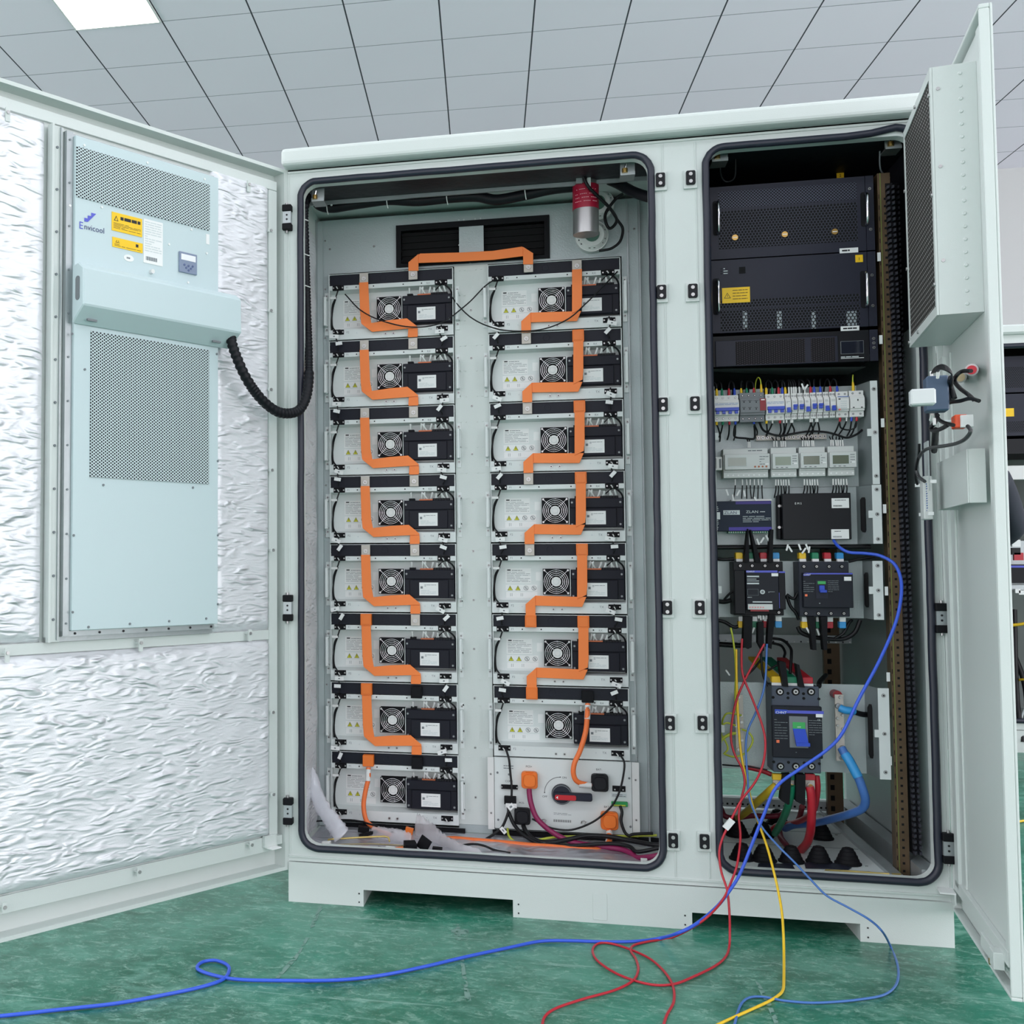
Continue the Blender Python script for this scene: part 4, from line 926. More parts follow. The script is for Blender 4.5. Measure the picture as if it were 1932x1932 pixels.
# ---- corrugated conduit from the door's air conditioner
P = cat_rom([*[Vector((math.cos(LA)*u-math.sin(LA)*(w)-.004, math.sin(LA)*u+math.cos(LA)*w-.006, z)) for u, w, z in ((.30, .045, 1.640), (.246, .045, 1.625))], *Y((436, 640, -.26), (447, 675, -.25), (466, 716, -.225), (492, 752, -.18), (520, 775, -.13), (545, 780, -.085), (565, 773, -.05), (577, 752, -.035), (582, 725, -.022), (583, 690, .01), (582, 640, .04), (580, 590, .05), (578, 520, .05), (576, 450, .05), (575, 400, .06), (582, 365, .08))], 12)
n = len(P); Q = []; rad = []
L = 0
for i in range(n-1):
    d = (P[i+1]-P[i]).length; k = max(1, int(d/.0030))
    for j in range(k): Q.append(P[i].lerp(P[i+1], j/k))
for i in range(len(Q)): rad.append((.0150 if i % 3 else .0122)*(1 if Q[i].y < .0 else .80))
M().tube(Q, rad, BLK, 12).build('corrugated_conduit', label='black corrugated hose from the air conditioner hood into the left compartment', cat='hose')
for x, y, d in ((575, 416, .038), (577, 482, .034), (578, 541, .034)): q = atY(x, y, d); M().tube([(q.x-.012, q.y-.004, q.z+.002), (q.x, q.y-.010, q.z+.001), (q.x+.012, q.y-.004, q.z-.003)], .0016, WHT, 6).build('cable_tie', label=f'white cable tie on the hose inside the left edge, {"uppermost" if y == 416 else "middle" if y == 482 else "lowest"} one', cat='cable tie')

# ---- things lying on the floor of the left compartment
def blob(name, P, w, m_, label, cat, sd, k=8, flat=.4):
    """crumpled film sleeve along a path"""
    rn = random.Random(sd); C = cat_rom(P, k); n = len(C); vs = []; S = 14
    for i, c in enumerate(C):
        a = C[max(0, i-1)]; b = C[min(n-1, i+1)]; d = (b-a).normalized(); u = d.cross(Vector((0, 1, 0))).normalized(); v = Vector((0, 1, 0))
        t = i/(n-1); ww = (w[0]*(1-t)+w[1]*t) if len(w) == 2 else w[0]
        if i in (0, n-1): ww *= .35
        for s_ in range(S):
            th = 2*math.pi*s_/S; rr = ww*(1+rn.uniform(-.16, .16)); vs.append(c+u*math.cos(th)*rr+v*math.sin(th)*rr*flat)
    fs = [(i*S+s_, i*S+(s_+1) % S, (i+1)*S+(s_+1) % S, (i+1)*S+s_) for i in range(n-1) for s_ in range(S)]
    fs += [tuple(range(S)), tuple(range((n-1)*S, n*S))]
    mb = M(); mb.add(vs, fs, m_, True); return mb.build(name, label=label, cat=cat)
blob('foam_sleeve', Y((577, 1440, .26), (586, 1462, .25), (597, 1500, .22), (615, 1535, .18), (634, 1560, .15), (645, 1580, .12)), (.016, .030), FILM, 'crumpled white foam film roll leaning in the lower left corner', 'film roll', 4, 8, .6)
blob('plastic_film', Y((783, 1565, .33), (805, 1575, .28), (830, 1590, .22), (865, 1605, .15), (910, 1612, .12)), (.052, .014), FILM2, 'crumpled clear plastic bag on the floor below the left stack', 'plastic bag', 9, 8, .5)
blob('plastic_film', Y((700, 1572, .26), (725, 1575, .24), (755, 1580, .22), (775, 1590, .2)), (.022, .024), FILM2, 'small clear plastic bag beside the orange cable end', 'plastic bag', 15, 8, .5)
blob('plastic_film', Y((583, 1600, .10), (600, 1602, .09), (622, 1606, .08)), (.016, .018), FILM2, 'tiny crumpled film heap in the bottom left corner', 'plastic film', 21, 8, .6)
def stick(pts, r, m_, label, name='hex_key'): M().tube(Y(*pts), r, m_, 6).build(name, label=label, cat='hex key')
stick([(617, 1592, .12), (620, 1584, .12), (630, 1583, .12), (680, 1580, .14), (725, 1578, .16), (733, 1580, .16), (735, 1588, .15)], .0028, mat('gold_steel', (214, 190, 116), .3, .7), 'long brass-coloured hex key lying at the front left of the compartment')
stick([(633, 1594, .10), (652, 1593, .10), (700, 1592, .10), (755, 1595, .10), (762, 1596, .10), (759, 1603, .08)], .0028, mat('dull_steel', (160, 148, 118), .35, .7), 'dull steel hex key lying in front of the brass-coloured one')
def loose(px, py, Yd, sx, sy, sz, rz, m_, label, name='plastic_cover', cat='plastic cover'):
    q = atY(px, py, Yd); mb = M(); mb.box(-sx/2, sx/2, -sy/2, sy/2, -sz/2, sz/2, m_)
    mb.box(-sx/2+.002, sx/2-.002, -sy/2-.0012, -sy/2, -sz/2+.002, sz/2-.002, m_)
    o = mb.build(name, label=label, cat=cat, loc=q, rz=0, bevel=.001); o.rotation_euler = (R(rz[0]), R(rz[1]), R(rz[2])); return o
loose(686, 1565, .29, .034, .02, .018, (0, 8, 10), BLK2, 'small black cap lying left of the orange cable end')
loose(695, 1573, .25, .058, .012, .010, (0, -17, 5), BLK2, 'long narrow black cover lying over the plastic bags')
loose(774, 1597, .10, .034, .03, .026, (10, 0, 20), BLK2, 'black open terminal cover right of the hex keys')
loose(800, 1592, .11, .036, .004, .040, (0, 30, -20), BLK2, 'black bent cover flap standing on the film')
loose(825, 1604, .08, .028, .02, .016, (0, 3, 0), BLK2, 'rightmost of the black covers behind the rubber gasket')
loose(720, 1602, .08, .024, .014, .010, (0, 8, 0), BLK2, 'flat black clip just behind the gasket')
loose(736, 1601, .08, .026, .012, .012, (0, 4, 0), WHT, 'small white carton by the black clip', 'small_box', 'box')
loose(754, 1602, .08, .022, .012, .012, (0, -6, 10), ORG2, 'small orange cap next to the white carton')
loose(616, 1592, .10, .026, .018, .014, (0, -4, 0), WHT, 'white plastic block under the end of the brass-coloured hex key', 'small_box', 'box')
loose(772, 1568, .31, .024, .014, .022, (0, 12, 0), ORG2, 'orange cap wrapped in the clear bag')
# cable clamp plate in the right corner
loose(1215, 1624, .09, .017, .012, .012, (0, 0, 0), WHT, 'white clip block in the lower right corner of the left compartment', 'clip_block', 'clip')

# ================================================================ RIGHT COMPARTMENT
def C3(x, y, d): return atY(1300+.2381*x, 220+.2381*y, d)
def C4(x, y, d): return atY(1320+.19669*x, 640+.19669*y, d)
def C5(x, y, d): return atY(1320+.19669*x, 980+.19669*y, d)
def C6(x, y, d): return atY(1320+.19669*x, 1250+.19669*y, d)
def bb(C, a, b, d): p, q = C(*a, d), C(*b, d); return min(p.x, q.x), max(p.x, q.x), min(p.z, q.z), max(p.z, q.z)
RP = .12
UX0, UX1 = C3(165, 900, RP).x, C3(1402, 900, RP).x
EX0, EX1 = C3(137, 900, RP).x, C3(1470, 900, RP).x
DUCT_LIT = mat('duct_fingers_lit', (50, 52, 60), .5)  # lighter than the duct body: light on the fingers put into colour
# --- frame, floor and walls belong to the cabinet
fr = M()
fr.box(1.640, 1.672, .126, .160, .130, 2.05, RST)
for k in range(90): fr.box(1.655, 1.661, .1252, .126, .15+k*.0205, .156+k*.0205, VOID)
for k in range(60): fr.box(1.642, 1.6435, .1252, .126, .15+k*.031, .162+k*.031, VOID)
fr.box(1.646, 1.648, .1245, .126, .13, 2.05, OLV)
fr.build('rack_rail', cab)
fr = M(); fr.box(1.182, 1.196, .126, .160, .130, 2.05, OLV)
for k in range(60): fr.box(1.1965, 1.1985, .128, .134, .16+k*.031, .172+k*.031, VOID)
fr.box(1.196, 1.1975, .126, .150, .13, 1.45, OLV); fr.build('rack_rail', cab)
fr = M(); a = atY(1556, 1300, .78).x; b_ = atY(1586, 1300, .78).x; fr.box(a, b_, .78, .80, .13, 1.35, RST)
for k in range(34): fr.box(a+.010, a+.022, .7785, .78, .17+k*.034, .186+k*.034, VOID)
fr.build('rack_rail', cab)
fr = M(); fr.box(1.15, 1.70, .76, .775, C5(600, 1180, .76).z, C5(600, 1105, .76).z, ZINC)
z = C5(600, 1150, .76).z
for k in range(26): fr.cyl((1.17+k*.021, .76, z-.006), (1.17+k*.021, .7585, z-.006), .003, LAB if k % 2 else TXT, 6)
fr.build('cross_bar', cab); fr = M(); fr.box(1.15, 1.64, .80, .82, .165, .195, ZINC)
for k in range(30): fr.box(1.17+k*.016, 1.176+k*.016, .7985, .80, .172, .178, VOID)
fr.build('cross_bar', cab)
# floor tray with its steps
fr = M(); fr.box(1.15, 1.60, .035, .93, .1285, .156, PAINT2).box(1.60, 1.604, .035, .93, .1285, .166, ZINC).box(1.604, 1.638, .035, .93, .1285, .158, ZINC).box(1.674, 1.715, .035, .93, .1285, .182, ZINC)
for y in (.06, .33, .52): fr.box(1.155, 1.598, y, y+.0015, .156, .1568, TXG)
for x, y in ((1.2, .05), (1.35, .05), (1.56, .08), (1.57, .30), (1.58, .50), (1.57, .14)): fr.cyl((x, y, .156), (x, y, .158), .004, STEEL, 8)
fr.build('floor_tray', cab)
fr = M(); fr.box(1.7205, 1.7225, .04, .96, .14, 1.62, DUSTZ); fr.build('side_sheet', cab)
# slotted cable ducts running up the right wall
for i, (x0, x1, y0, y1, z0, z1, lean, tk) in enumerate(((1.680, 1.698, .108, .160, .20, 2.02, -.021, .006), (1.699, 1.7195, .21, .30, .200, 2.05, 0, .005))):
    m_ = M(); n = int((z1-z0)/.0150)
    for k in range(n):
        zz = z0+k*.0150; d_ = lean*k/n
        m_.add([(x0+d_, y0, zz), (x0+d_+tk, y0, zz+.002), (x0+d_+tk, y0, zz+.010), (x0+d_, y0, zz+.008), (x0+d_, y0+.016, zz), (x0+d_+tk, y0+.016, zz+.002), (x0+d_+tk, y0+.016, zz+.010), (x0+d_, y0+.016, zz+.008)], [(0, 1, 2, 3), (7, 6, 5, 4), (0, 4, 5, 1), (3, 2, 6, 7), (1, 5, 6, 2), (0, 3, 7, 4)], DUCT_LIT)
        m_.add([(x1+d_-tk, y0, zz), (x1+d_, y0, zz+.002), (x1+d_, y0, zz+.010), (x1+d_-tk, y0, zz+.008), (x1+d_-tk, y0+.016, zz), (x1+d_, y0+.016, zz+.002), (x1+d_, y0+.016, zz+.010), (x1+d_-tk, y0+.016, zz+.008)], [(0, 1, 2, 3), (7, 6, 5, 4), (0, 4, 5, 1), (3, 2, 6, 7), (1, 5, 6, 2), (0, 3, 7, 4)], DUCT_LIT)
    m_.add([(x0, y0+.016, z0), (x1, y0+.016, z0), (x1, y1, z0), (x0, y1, z0), (x0+lean, y0+.016, z1), (x1+lean, y0+.016, z1), (x1+lean, y1, z1), (x0+lean, y1, z1)], [(0, 3, 2, 1), (4, 5, 6, 7), (0, 1, 5, 4), (1, 2, 6, 5), (2, 3, 7, 6), (3, 0, 4, 7)], BLK2)
    m_.build('cable_duct', label=f'black slotted cable duct running up the right side, the {"one beside the brown rack rail" if i == 0 else "one against the wall"}', cat='cable duct')

# --- power modules
def unit(name, lab, C, tl, br, cat, face=CHAR, ear=True, dep=.5, group=None):
    x0, x1 = UX0, UX1; z1 = C(*tl, RP).z; z0 = C(*br, RP).z
    t = thing(name, lab, cat, (x0, RP, z0), 0, group); M().box(0, x1-x0, 0, dep, .001, z1-z0-.001, face).build('housing', t)
    return t, x0, z0, x1-x0, z1-z0
def U(t, mb, name, p=None, **k):
    o = t.location
    for i, v in enumerate(mb.v): mb.v[i] = (v[0]-o.x, v[1]-o.y, v[2]-o.z)
    return mb.build(name, p or t, **k)
def ears(t, z0, z1, zs):
    for x0, x1, m_ in ((EX0, UX0-.0012, CHAR), (UX1+.0012, EX1, CHAR)):
        e = M().box(x0, x1, RP-.001, RP+.002, z0+.001, z1-.001, m_)
        for z in zs: e.screw((x0+x1)/2, RP-.001, z, .0045)
        U(t, e, 'rack_ear')
t, x0, z0, w, h = unit('power_module', 'upper black honeycomb power module with three brass screws behind its mesh', C3, (165, 560), (165, 1138), 'power module', group='black rack power modules')
hx0, hx1, hz0, hz1 = bb(C3, (238, 755), (238, 1052), RP); hx1 = C3(1335, 900, RP).x
U(t, M().box(hx0, hx1, RP-.0008, RP, hz0, hz1, HEX), 'honeycomb_grille')
sz1 = C3(238, 600, RP).z; U(t, M().box(hx0, hx1, RP-.0008, RP, hz1+.009, sz1, SQP), 'square_hole_grille')
b = M()
for c in ((363, 960), (757, 935), (1153, 914)): q = C3(*c, RP-.001); b.cyl((q.x, RP-.0008, q.z), (q.x, RP-.005, q.z), .0082, BRS, 14); b.box(q.x-.006, q.x+.006, RP-.0055, RP-.005, q.z-.001, q.z+.001, LAB)
U(t, b, 'thumb_screws')
def hnd(t, px, y0, y1):
    a, b = C3(px, y0, RP), C3(px, y1, RP)
    k = M().tube([(a.x, RP, a.z), (a.x, RP-.016, a.z), (a.x, RP-.022, a.z-.008), (a.x, RP-.022, b.z+.008), (a.x, RP-.016, b.z), (a.x, RP, b.z)], .0046, CHR, 10); U(t, k, 'handle')
    U(t, M().prism(rrect(a.x-.012, a.x+.004, b.z-.006, a.z+.008, .006, 3), RP-.0012, RP, BLK2), 'handle_plate')
hnd(t, 222, 690, 925); hnd(t, 1394, 622, 855)
x_0, x_1, z_0, z_1 = bb(C3, (1192, 1046), (1340, 1076), RP); lb = M().box(x_0, x_1, RP-.0015, RP, z_0, z_1, LAB).lines(x_0+.006, x_1-.006, z_0+.002, z_1-.002, 1, RP-.0018, TXT, .45, 2); U(t, lb, 'serial_label')
ears(t, z0, z0+h, [C3(135, y, RP).z for y in (666, 978)])
# loose yellow number tags above
for st, c0, c1, m_ in (('2', (1168, 445), (1228, 490), 'dim'), ('1', (1317, 1098), (1378, 1152), 'front')):
    d = .30 if st == '2' else RP-.001; x_0, x_1, z_0, z_1 = bb(C3, c0, c1, d); o = M().box(x_0, x_1, d-.0008, d, z_0, z_1, YEL).text(st, (x_0+x_1)/2, d-.0012, z_0+.005, .012, TXT, 'C')
    if st == '1': tag1 = (o, x_0)
    else: o.box((x_0+x_1)/2-.004, (x_0+x_1)/2+.004, d, d+.06, z_0, z_0+.01, BLK2); o.build('number_tag', label='small yellow tag reading 2 above the upper power module', cat='tag')
t, x0, z0, w, h = unit('power_module', 'lower black power module with yellow warning label and network socket', C3, (165, 1142), (165, 1722), 'power module', group='black rack power modules')
U(t, tag1[0], 'number_tag')
for a, b_ in (((238, 1462), (1335, 1526)), ((238, 1536), (1335, 1702))):
    q0, q1 = C3(238, a[1], RP), C3(238, b_[1], RP); U(t, M().box(hx0, hx1, RP-.0008, RP, q1.z, q0.z, HEX), 'honeycomb_grille')
b = M()
for xa, xb in ((425, 462), (695, 736), (968, 1006), (1245, 1330)):
    p0, p1 = C3(xa, 1545, RP), C3(xb, 1690, RP); b.box(p0.x, p1.x, RP-.0011, RP-.0008, p1.z+.004, p0.z, holes('honeycomb_pale', (12, 13, 18), (150, 160, 165), .0100, .0173, .0036, .0040, .5))
U(t, b, 'grille_backing')
x_0, x_1, z_0, z_1 = bb(C3, (260, 1360), (484, 1470), RP); b = M().box(x_0, x_1, RP-.0012, RP, z_0, z_1, YEL)
xc, zc = x_0+.014, (z_0+z_1)/2; b.add([(xc-.009, RP-.0015, zc-.008), (xc+.009, RP-.0015, zc-.008), (xc, RP-.0015, zc+.008)], [(0, 1, 2)], TXT); b.add([(xc-.007, RP-.0017, zc-.0068), (xc+.007, RP-.0017, zc-.0068), (xc, RP-.0017, zc+.0055)], [(0, 1, 2)], YEL); b.box(xc-.0006, xc+.0006, RP-.0019, RP-.0017, zc-.004, zc+.002, TXT)
b.lines(x_0+.028, x_1-.006, z_0+.007, z_1-.004, 4, RP-.0015, mat('print_brown', (120, 90, 20), .6), .25, 6); U(t, b, 'warning_label')
x_0, x_1, z_0, z_1 = bb(C3, (396, 1193), (447, 1242), RP); U(t, M().box(x_0, x_1, RP-.0015, RP, z_0, z_1, BLK2).box(x_0+.003, x_1-.003, RP-.0018, RP-.0015, z_0+.005, z_1-.002, VOID), 'network_socket')
b = M()
for y in (1207, 1226, 1245): q = C3(255, y, RP); b.disc(q.x, RP-.001, q.z, .0016, .001, VOID, 8); b.lines(q.x+.006, q.x+.017, q.z-.0015, q.z+.0015, 1, RP-.0006, LABG, .8, y)
U(t, b, 'status_lights')
hnd(t, 222, 1305, 1555); hnd(t, 1392, 1245, 1500)
x_0, x_1, z_0, z_1 = bb(C3, (1200, 1664), (1348, 1694), RP); lb = M().box(x_0, x_1, RP-.0018, RP-.0012, z_0, z_1, LAB).lines(x_0+.006, x_1-.006, z_0+.002, z_1-.002, 1, RP-.002, TXT, .45, 5); U(t, lb, 'serial_label')
ears(t, z0, z0+h, [C3(135, y, RP).z for y in (1330, 1565)])
# --- controller with its screen
t, x0, z0, w, h = unit('rack_controller', 'flat black rack controller with small screen at its right end', C4, (105, -25), (105, 272), 'controller', BLK)
x_0, x_1, z_0, z_1 = bb(C4, (148, 15), (1330, 262), RP); z_1 = C4(148, 22, RP).z; z_0 = C4(148, 268, RP).z
U(t, M().box(x_0, C4(1325, 100, RP).x, RP-.004, RP, z_0, z_1, CHAR), 'front_panel', bevel=.001)
xa, xb, xc, xd = C4(340, 0, RP).x, C4(1005, 0, RP).x, C4(1062, 0, RP).x, C4(1292, 0, RP).x
U(t, M().box(xa, xb, RP-.0046, RP-.004, z_0+.003, z_1-.004, FINE).box(xc, xd, RP-.0046, RP-.004, z_0+.003, z_1-.004, FINE), 'vent_slots')
xa, xb = C4(1350, 0, RP).x, C4(1570, 0, RP).x; za, zb = C4(1350, 145, RP).z, C4(1350, 22, RP).z
U(t, M().box(xa, xb, RP-.002, RP, za, zb, GRY).box(xa+.001, xb-.001, RP-.0024, RP-.002, za+.001, zb-.001, mat('dark_screen', (30, 34, 46), .08)).lines(xa, xb, za-.010, za-.006, 1, RP-.001, LABG, .6, 3).box(xa, xb, RP-.0012, RP, za-.0125, za-.011, LAB), 'screen')
ears(t, z0, z0+h, [C4(1650, y, RP).z for y in (-5, 38, 82)])

# --- sheet-metal trays carrying the gear
def tray(lab, C, px, yt, yb, dpl=.20, x1px=None, bend=True, xl=1.199):
    """back plate at depth dpl, right flange brought forward to the rail"""
    xr1 = C(px[1], yt, RP).x; xr0 = C(px[0], yt, RP).x; z1 = C(px[0], yt, RP).z; z0 = C(px[0], yb, RP).z
    t = thing('mounting_tray', lab, 'mounting tray', (xl, RP, z0), 0, 'sheet-metal mounting trays')
    xb = C(x1px, yt, dpl).x if x1px else xr0-.03
    U(t, M().box(xl, xb, dpl, dpl+.002, z0, z1, DUSTZ), 'back_plate')
    U(t, M().box(xl-.002, xl+.006, RP-.001, RP+.001, z0, z1, PAINT2), 'side_strip'); f = M(); f.box(xr0, xr1, RP-.002, RP, z0, z1, PAINT2)
    for k in (.08, .5, .92) if z1-z0 > .15 else (.2, .8): f.screw((xr0+xr1)/2, RP-.002, z0+(z1-z0)*k, .0055)
    f.add([(xr0, RP, z0), (xr0, RP, z1), (xb, dpl, z1), (xb, dpl, z0)], [(0, 1, 2, 3), (3, 2, 1, 0)], DUSTZ)
    U(t, f, 'flange')
    c = M(); zc = (z0+z1)/2; c.box(xr0-.010, xr0+.004, RP-.003, RP+.003, zc-.010, zc+.010, PAINT2); U(t, c, 'clip'); U(t, M().box(xl, xl+.014, RP-.003, RP+.001, zc-.010, zc+.010, PAINT2), 'clip')
    s_ = M(); xm = (xr0*.45+xb*.55); ym = (RP*.45+dpl*.55); s_.tube([(xm, ym-.002, z0+(z1-z0)*.20), (xm, ym-.0021, z0+(z1-z0)*.24), (xm, ym-.0022, z0+(z1-z0)*.76), (xm, ym-.002, z0+(z1-z0)*.80)], [.005, .009, .009, .005], VOID, 10) if bend else None
    if bend: U(t, s_, 'slot')
    return t, xb, z0, z1
TA = tray('upper pale metal tray carrying the switch row and the meters', C4, (1632, 1700), 400, 1392, .20, 1500, False)
TB = tray('second pale metal tray behind the two flat control boxes', C4, (1650, 1738), 1397, 1962, .19, 1500)
TC = tray('third pale metal tray carrying the two middle breakers', C5, (1655, 1752), 398, 962, .20, 1560)
TD = tray('lowest pale metal tray carrying the large breaker with blue lever', C6, (1705, 1812), 245, 1118, .20, 1580)
# sloping cover between controller and tray
a, b_ = C4(100, 395, .19), C4(1500, 395, .19)
M().add([(1.20, .13, C4(100, 285, .13).z), (1.60, .13, C4(1500, 268, .13).z), (1.60, .32, C4(1500, 268, .13).z+.01), (1.20, .32, C4(100, 285, .13).z+.01)], [(0, 1, 2, 3), (3, 2, 1, 0)], ZINC).build('sloping_shelf', label='dim grey sheet-metal shelf under the flat black controller', cat='shelf')

# --- row of switches on the rail
rail = M(); x_0 = C4(120, 640, .185).x; x_1 = C4(1610, 640, .185).x; z_ = C4(800, 630, .185).z; rail.box(x_0, x_1, .180, .188, z_-.017, z_+.017, STEEL); rail.build('din_rail', label='steel mounting rail behind the row of small white breakers', cat='rail')
FY = .128
def brk(xa, xb, yt, yb, n, lab, grp='small breakers in the upper row', body=WHT, lever=None, up=None, bar=False):
    """DIN breaker: stepped body, terminal screws, lever(s)"""
    p0, p1 = C4(xa, yt, FY), C4(xb, yb, FY); x0, x1, z1, z0 = p0.x+.0003, p1.x-.0003, p0.z, p1.z; H = z1-z0
    t = thing('circuit_breaker', lab, 'circuit breaker', (x0, FY, z0), 0, grp)
    b = M(); b.box(x0, x1, FY+.012, .18, z0, z1, body).box(x0, x1, FY+.004, FY+.012, z0+H*.22, z1-H*.20, body).box(x0, x1, FY, FY+.004, z0+H*.30, z1-H*.28, body)
    U(t, b, 'body', bevel=.0008)
    s_ = M()
    for k in range(n):
        xc = x0+(k+.5)*(x1-x0)/n
        for z in (z1-H*.10, z0+H*.11): s_.cyl((xc, FY+.012, z), (xc, FY+.0112, z), .0028, TXG if body is WHT else BLK2, 10); s_.cyl((xc, FY+.0112, z), (xc, FY+.0108, z), .0017, STEEL if n < 5 else TXT, 8)
    U(t, s_, 'terminal_screws')
    if lever:
        l = M()
        if bar:
            zc = z0+H*.42; l.box(x0+.001, x1-.001, FY-.001, FY, zc-.014, zc+.014, WHT); l.box(x0+.002, x1-.002, FY-.010, FY-.001, zc-.0035, zc+.0055, lever)
            for k in range(n): xc = x0+(k+.5)*(x1-x0)/n; l.box(xc-.0042, xc+.0042, FY-.007, FY, zc-.0115, zc-.0035, lever)
        else:
            zc = z0+H*(.44 if up else .34); xc = (x0+x1)/2; l.box(xc-.0042, xc+.0042, FY-.009, FY, zc-.007, zc+.007, lever); l.box(xc-.0055, xc+.0055, FY-.0105, FY-.009, zc-(-.001 if up else .007), zc+(.007 if up else -.001), lever)
        U(t, l, 'lever', bevel=.0005)
        g = M(); g.lines(x0+.002, x1-.002, z1-H*.40, z1-H*.31, 2, FY-.0004, mat('print_blue', (70, 110, 180), .5) if bar else TXG, .3, int(xa)); U(t, g, 'print')
    return t, x0, x1, z0, z1
brk(137, 384, 537, 780, 4, 'four-pole white breaker with one wide blue lever, leftmost in the row', lever=LBLU, bar=True)
t, x_0, x_1, z_0, z_1 = brk(386, 632, 510, 785, 4, 'dark grey surge protector with a red cartridge, between the white breakers', grp=None, body=GRY)
t.name = "surge_protector"; t["category"] = "surge protector"
p0, p1 = C4(577, 570, FY), C4(636, 683, FY); U(t, M().box(p0.x, p1.x, FY-.002, FY, p1.z, p0.z, DREDM).box(p0.x+.003, p1.x-.003, FY-.0024, FY-.002, p0.z-.005, p0.z-.002, LAB), 'red_cartridge')
m_ = M()
for cx in (425, 482, 543):
    for cy in (590, 655): q = C4(cx, cy, FY); m_.box(q.x-.004, q.x+.004, FY-.0006, FY, q.z-.0006, q.z+.0004, BLK2); m_.disc(q.x, FY-.001, q.z-.004, .0016, .001, BLK2, 8)
U(t, m_, 'print')
brk(636, 822, 522, 770, 3, 'three-pole white breaker with one wide blue lever, right of the surge protector', lever=LBLU, bar=True)
names = [('down', 'first'), ('up', 'second'), ('up', 'third'), ('down', 'fourth'), ('up', 'fifth'), ('up', 'sixth'), ('down', 'seventh'), ('down', 'eighth')]
for k, (ud, nm) in enumerate(names):
    xa = 822+k*61.5; brk(xa, xa+61.5, 516-k*2.6, 765-k*2.8, 2, f'narrow white breaker, {nm} from the left of eight, blue lever {ud}', lever=LBLU, up=ud == 'up')
t, x_0, x_1, z_0, z_1 = brk(1314, 1440, 497, 742, 2, 'white switch block with pink test button, right of the narrow breakers', grp=None)
q = C4(1342, 675, FY); U(t, M().cyl((q.x, FY, q.z), (q.x, FY-.003, q.z), .0026, mat('pink_button', (236, 130, 120), .4), 10).box(x_0+.002, x_1-.001, FY-.0006, FY, z_1-.017, z_1-.015, mat('print_blue', (70, 110, 180), .5)).box(x_0+.004, x_0+.009, FY-.0006, FY, z_1-.024, z_1-.021, TXT).lines(x_0+.009, x_1-.006, z_0+.016, z_1-.026, 5, FY-.0004, LABG, .4, 5), 'test_button')
t, x_0, x_1, z_0, z_1 = brk(1442, 1590, 489, 736, 2, 'white socket outlet with three slots at the right end of the row', grp=None)
t.name = 'socket_outlet'; t['category'] = 'socket'
m_ = M()
for cx, cy, w_, h_ in ((1518, 582, .0013, .0026), (1478, 654, .0022, .0013), (1556, 652, .0022, .0013)): q = C4(cx, cy, FY); m_.box(q.x-w_, q.x+w_, FY-.0008, FY, q.z-h_, q.z+h_, TXT)
U(t, m_, 'socket_slots')
# wires to the row: each black wire with its coloured end sleeve
SL_ = {'y': YCB, 'g': GRN, 'r': RED, 'b': LBLU, 'w': WHT}
CN = {'y': 'yellow', 'g': 'green', 'r': 'red', 'b': 'blue', 'w': 'white'}
def wire_top(x, col, i, big=False, yt=500, arc=1):
    q = C4(x, yt+32, FY+.018); s = Vector((q.x, FY+.018, q.z)); hgt = .018 if not big else .028
    t = thing('tagged_wire', f'black wire with {CN[col]} end sleeve entering the row from above, {ORDN[i]} from the left', 'wire', s, 0, 'black wires above the breaker row')
    rn = random.Random(i*3+1); dx = rn.choice((-1, 1))*rn.uniform(.006, .016)
    M().tube([(0, 0, -.003), (0, 0, hgt*.55), (0, .002, hgt)], [.0036, .0036, .0024] if col != 'w' else [.0024]*3, SL_[col], 8).build('end_sleeve', t)
    M().tube(cat_rom([(0, .002, hgt-.002), (dx*.1, .006, hgt+.014), (dx*.6, .016, hgt+.022), (dx, .034, hgt+.008), (dx, .050, -.012)], 5), .0022 if not big else .0016, WIRE if not big else YGC, 6).build('wire', t)
ORDN = ['first', 'second', 'third', 'fourth', 'fifth', 'sixth', 'seventh', 'eighth', 'ninth', 'tenth', 'eleventh', 'twelfth', 'thirteenth', 'fourteenth', 'fifteenth', 'sixteenth', 'seventeenth', 'eighteenth', 'nineteenth', 'twentieth', 'twenty-first', 'twenty-second', 'twenty-third', 'twenty-fourth', 'twenty-fifth', 'twenty-sixth']
tops = [(165, 'y', 0), (215, 'g', 0), (282, 'r', 0), (335, 'b', 0), (400, 'y', 0), (453, 'g', 0), (522, 'r', 0), (592, 'y', 1), (640, 'y', 0), (698, 'g', 0), (758, 'r', 0), (795, 'b', 0), (823, 'y', 0), (858, 'w', 0), (882, 'w', 0), (905, 'w', 0), (925, 'w', 0), (958, 'w', 0), (1010, 'w', 0), (1065, 'r', 0), (1100, 'b', 0), (1160, 'b', 0), (1255, 'r', 0), (1320, 'b', 0), (1475, 'y', 1)]
for i, (x, c, bg) in enumerate(tops): wire_top(x, c, i, bg, 505-(x-150)*.022)
bots = [(162, 'y'), (220, 'g'), (284, 'r'), (342, 'b'), (520, 'b'), (640, 'y'), (698, 'w'), (770, 'r'), (805, 'w'), (833, 'w'), (875, 'w'), (890, 'w'), (1060, 'w'), (1078, 'w'), (1115, 'w'), (1130, 'w'), (1345, 'r'), (1408, 'w'), (1455, 'b'), (1505, 'r')]
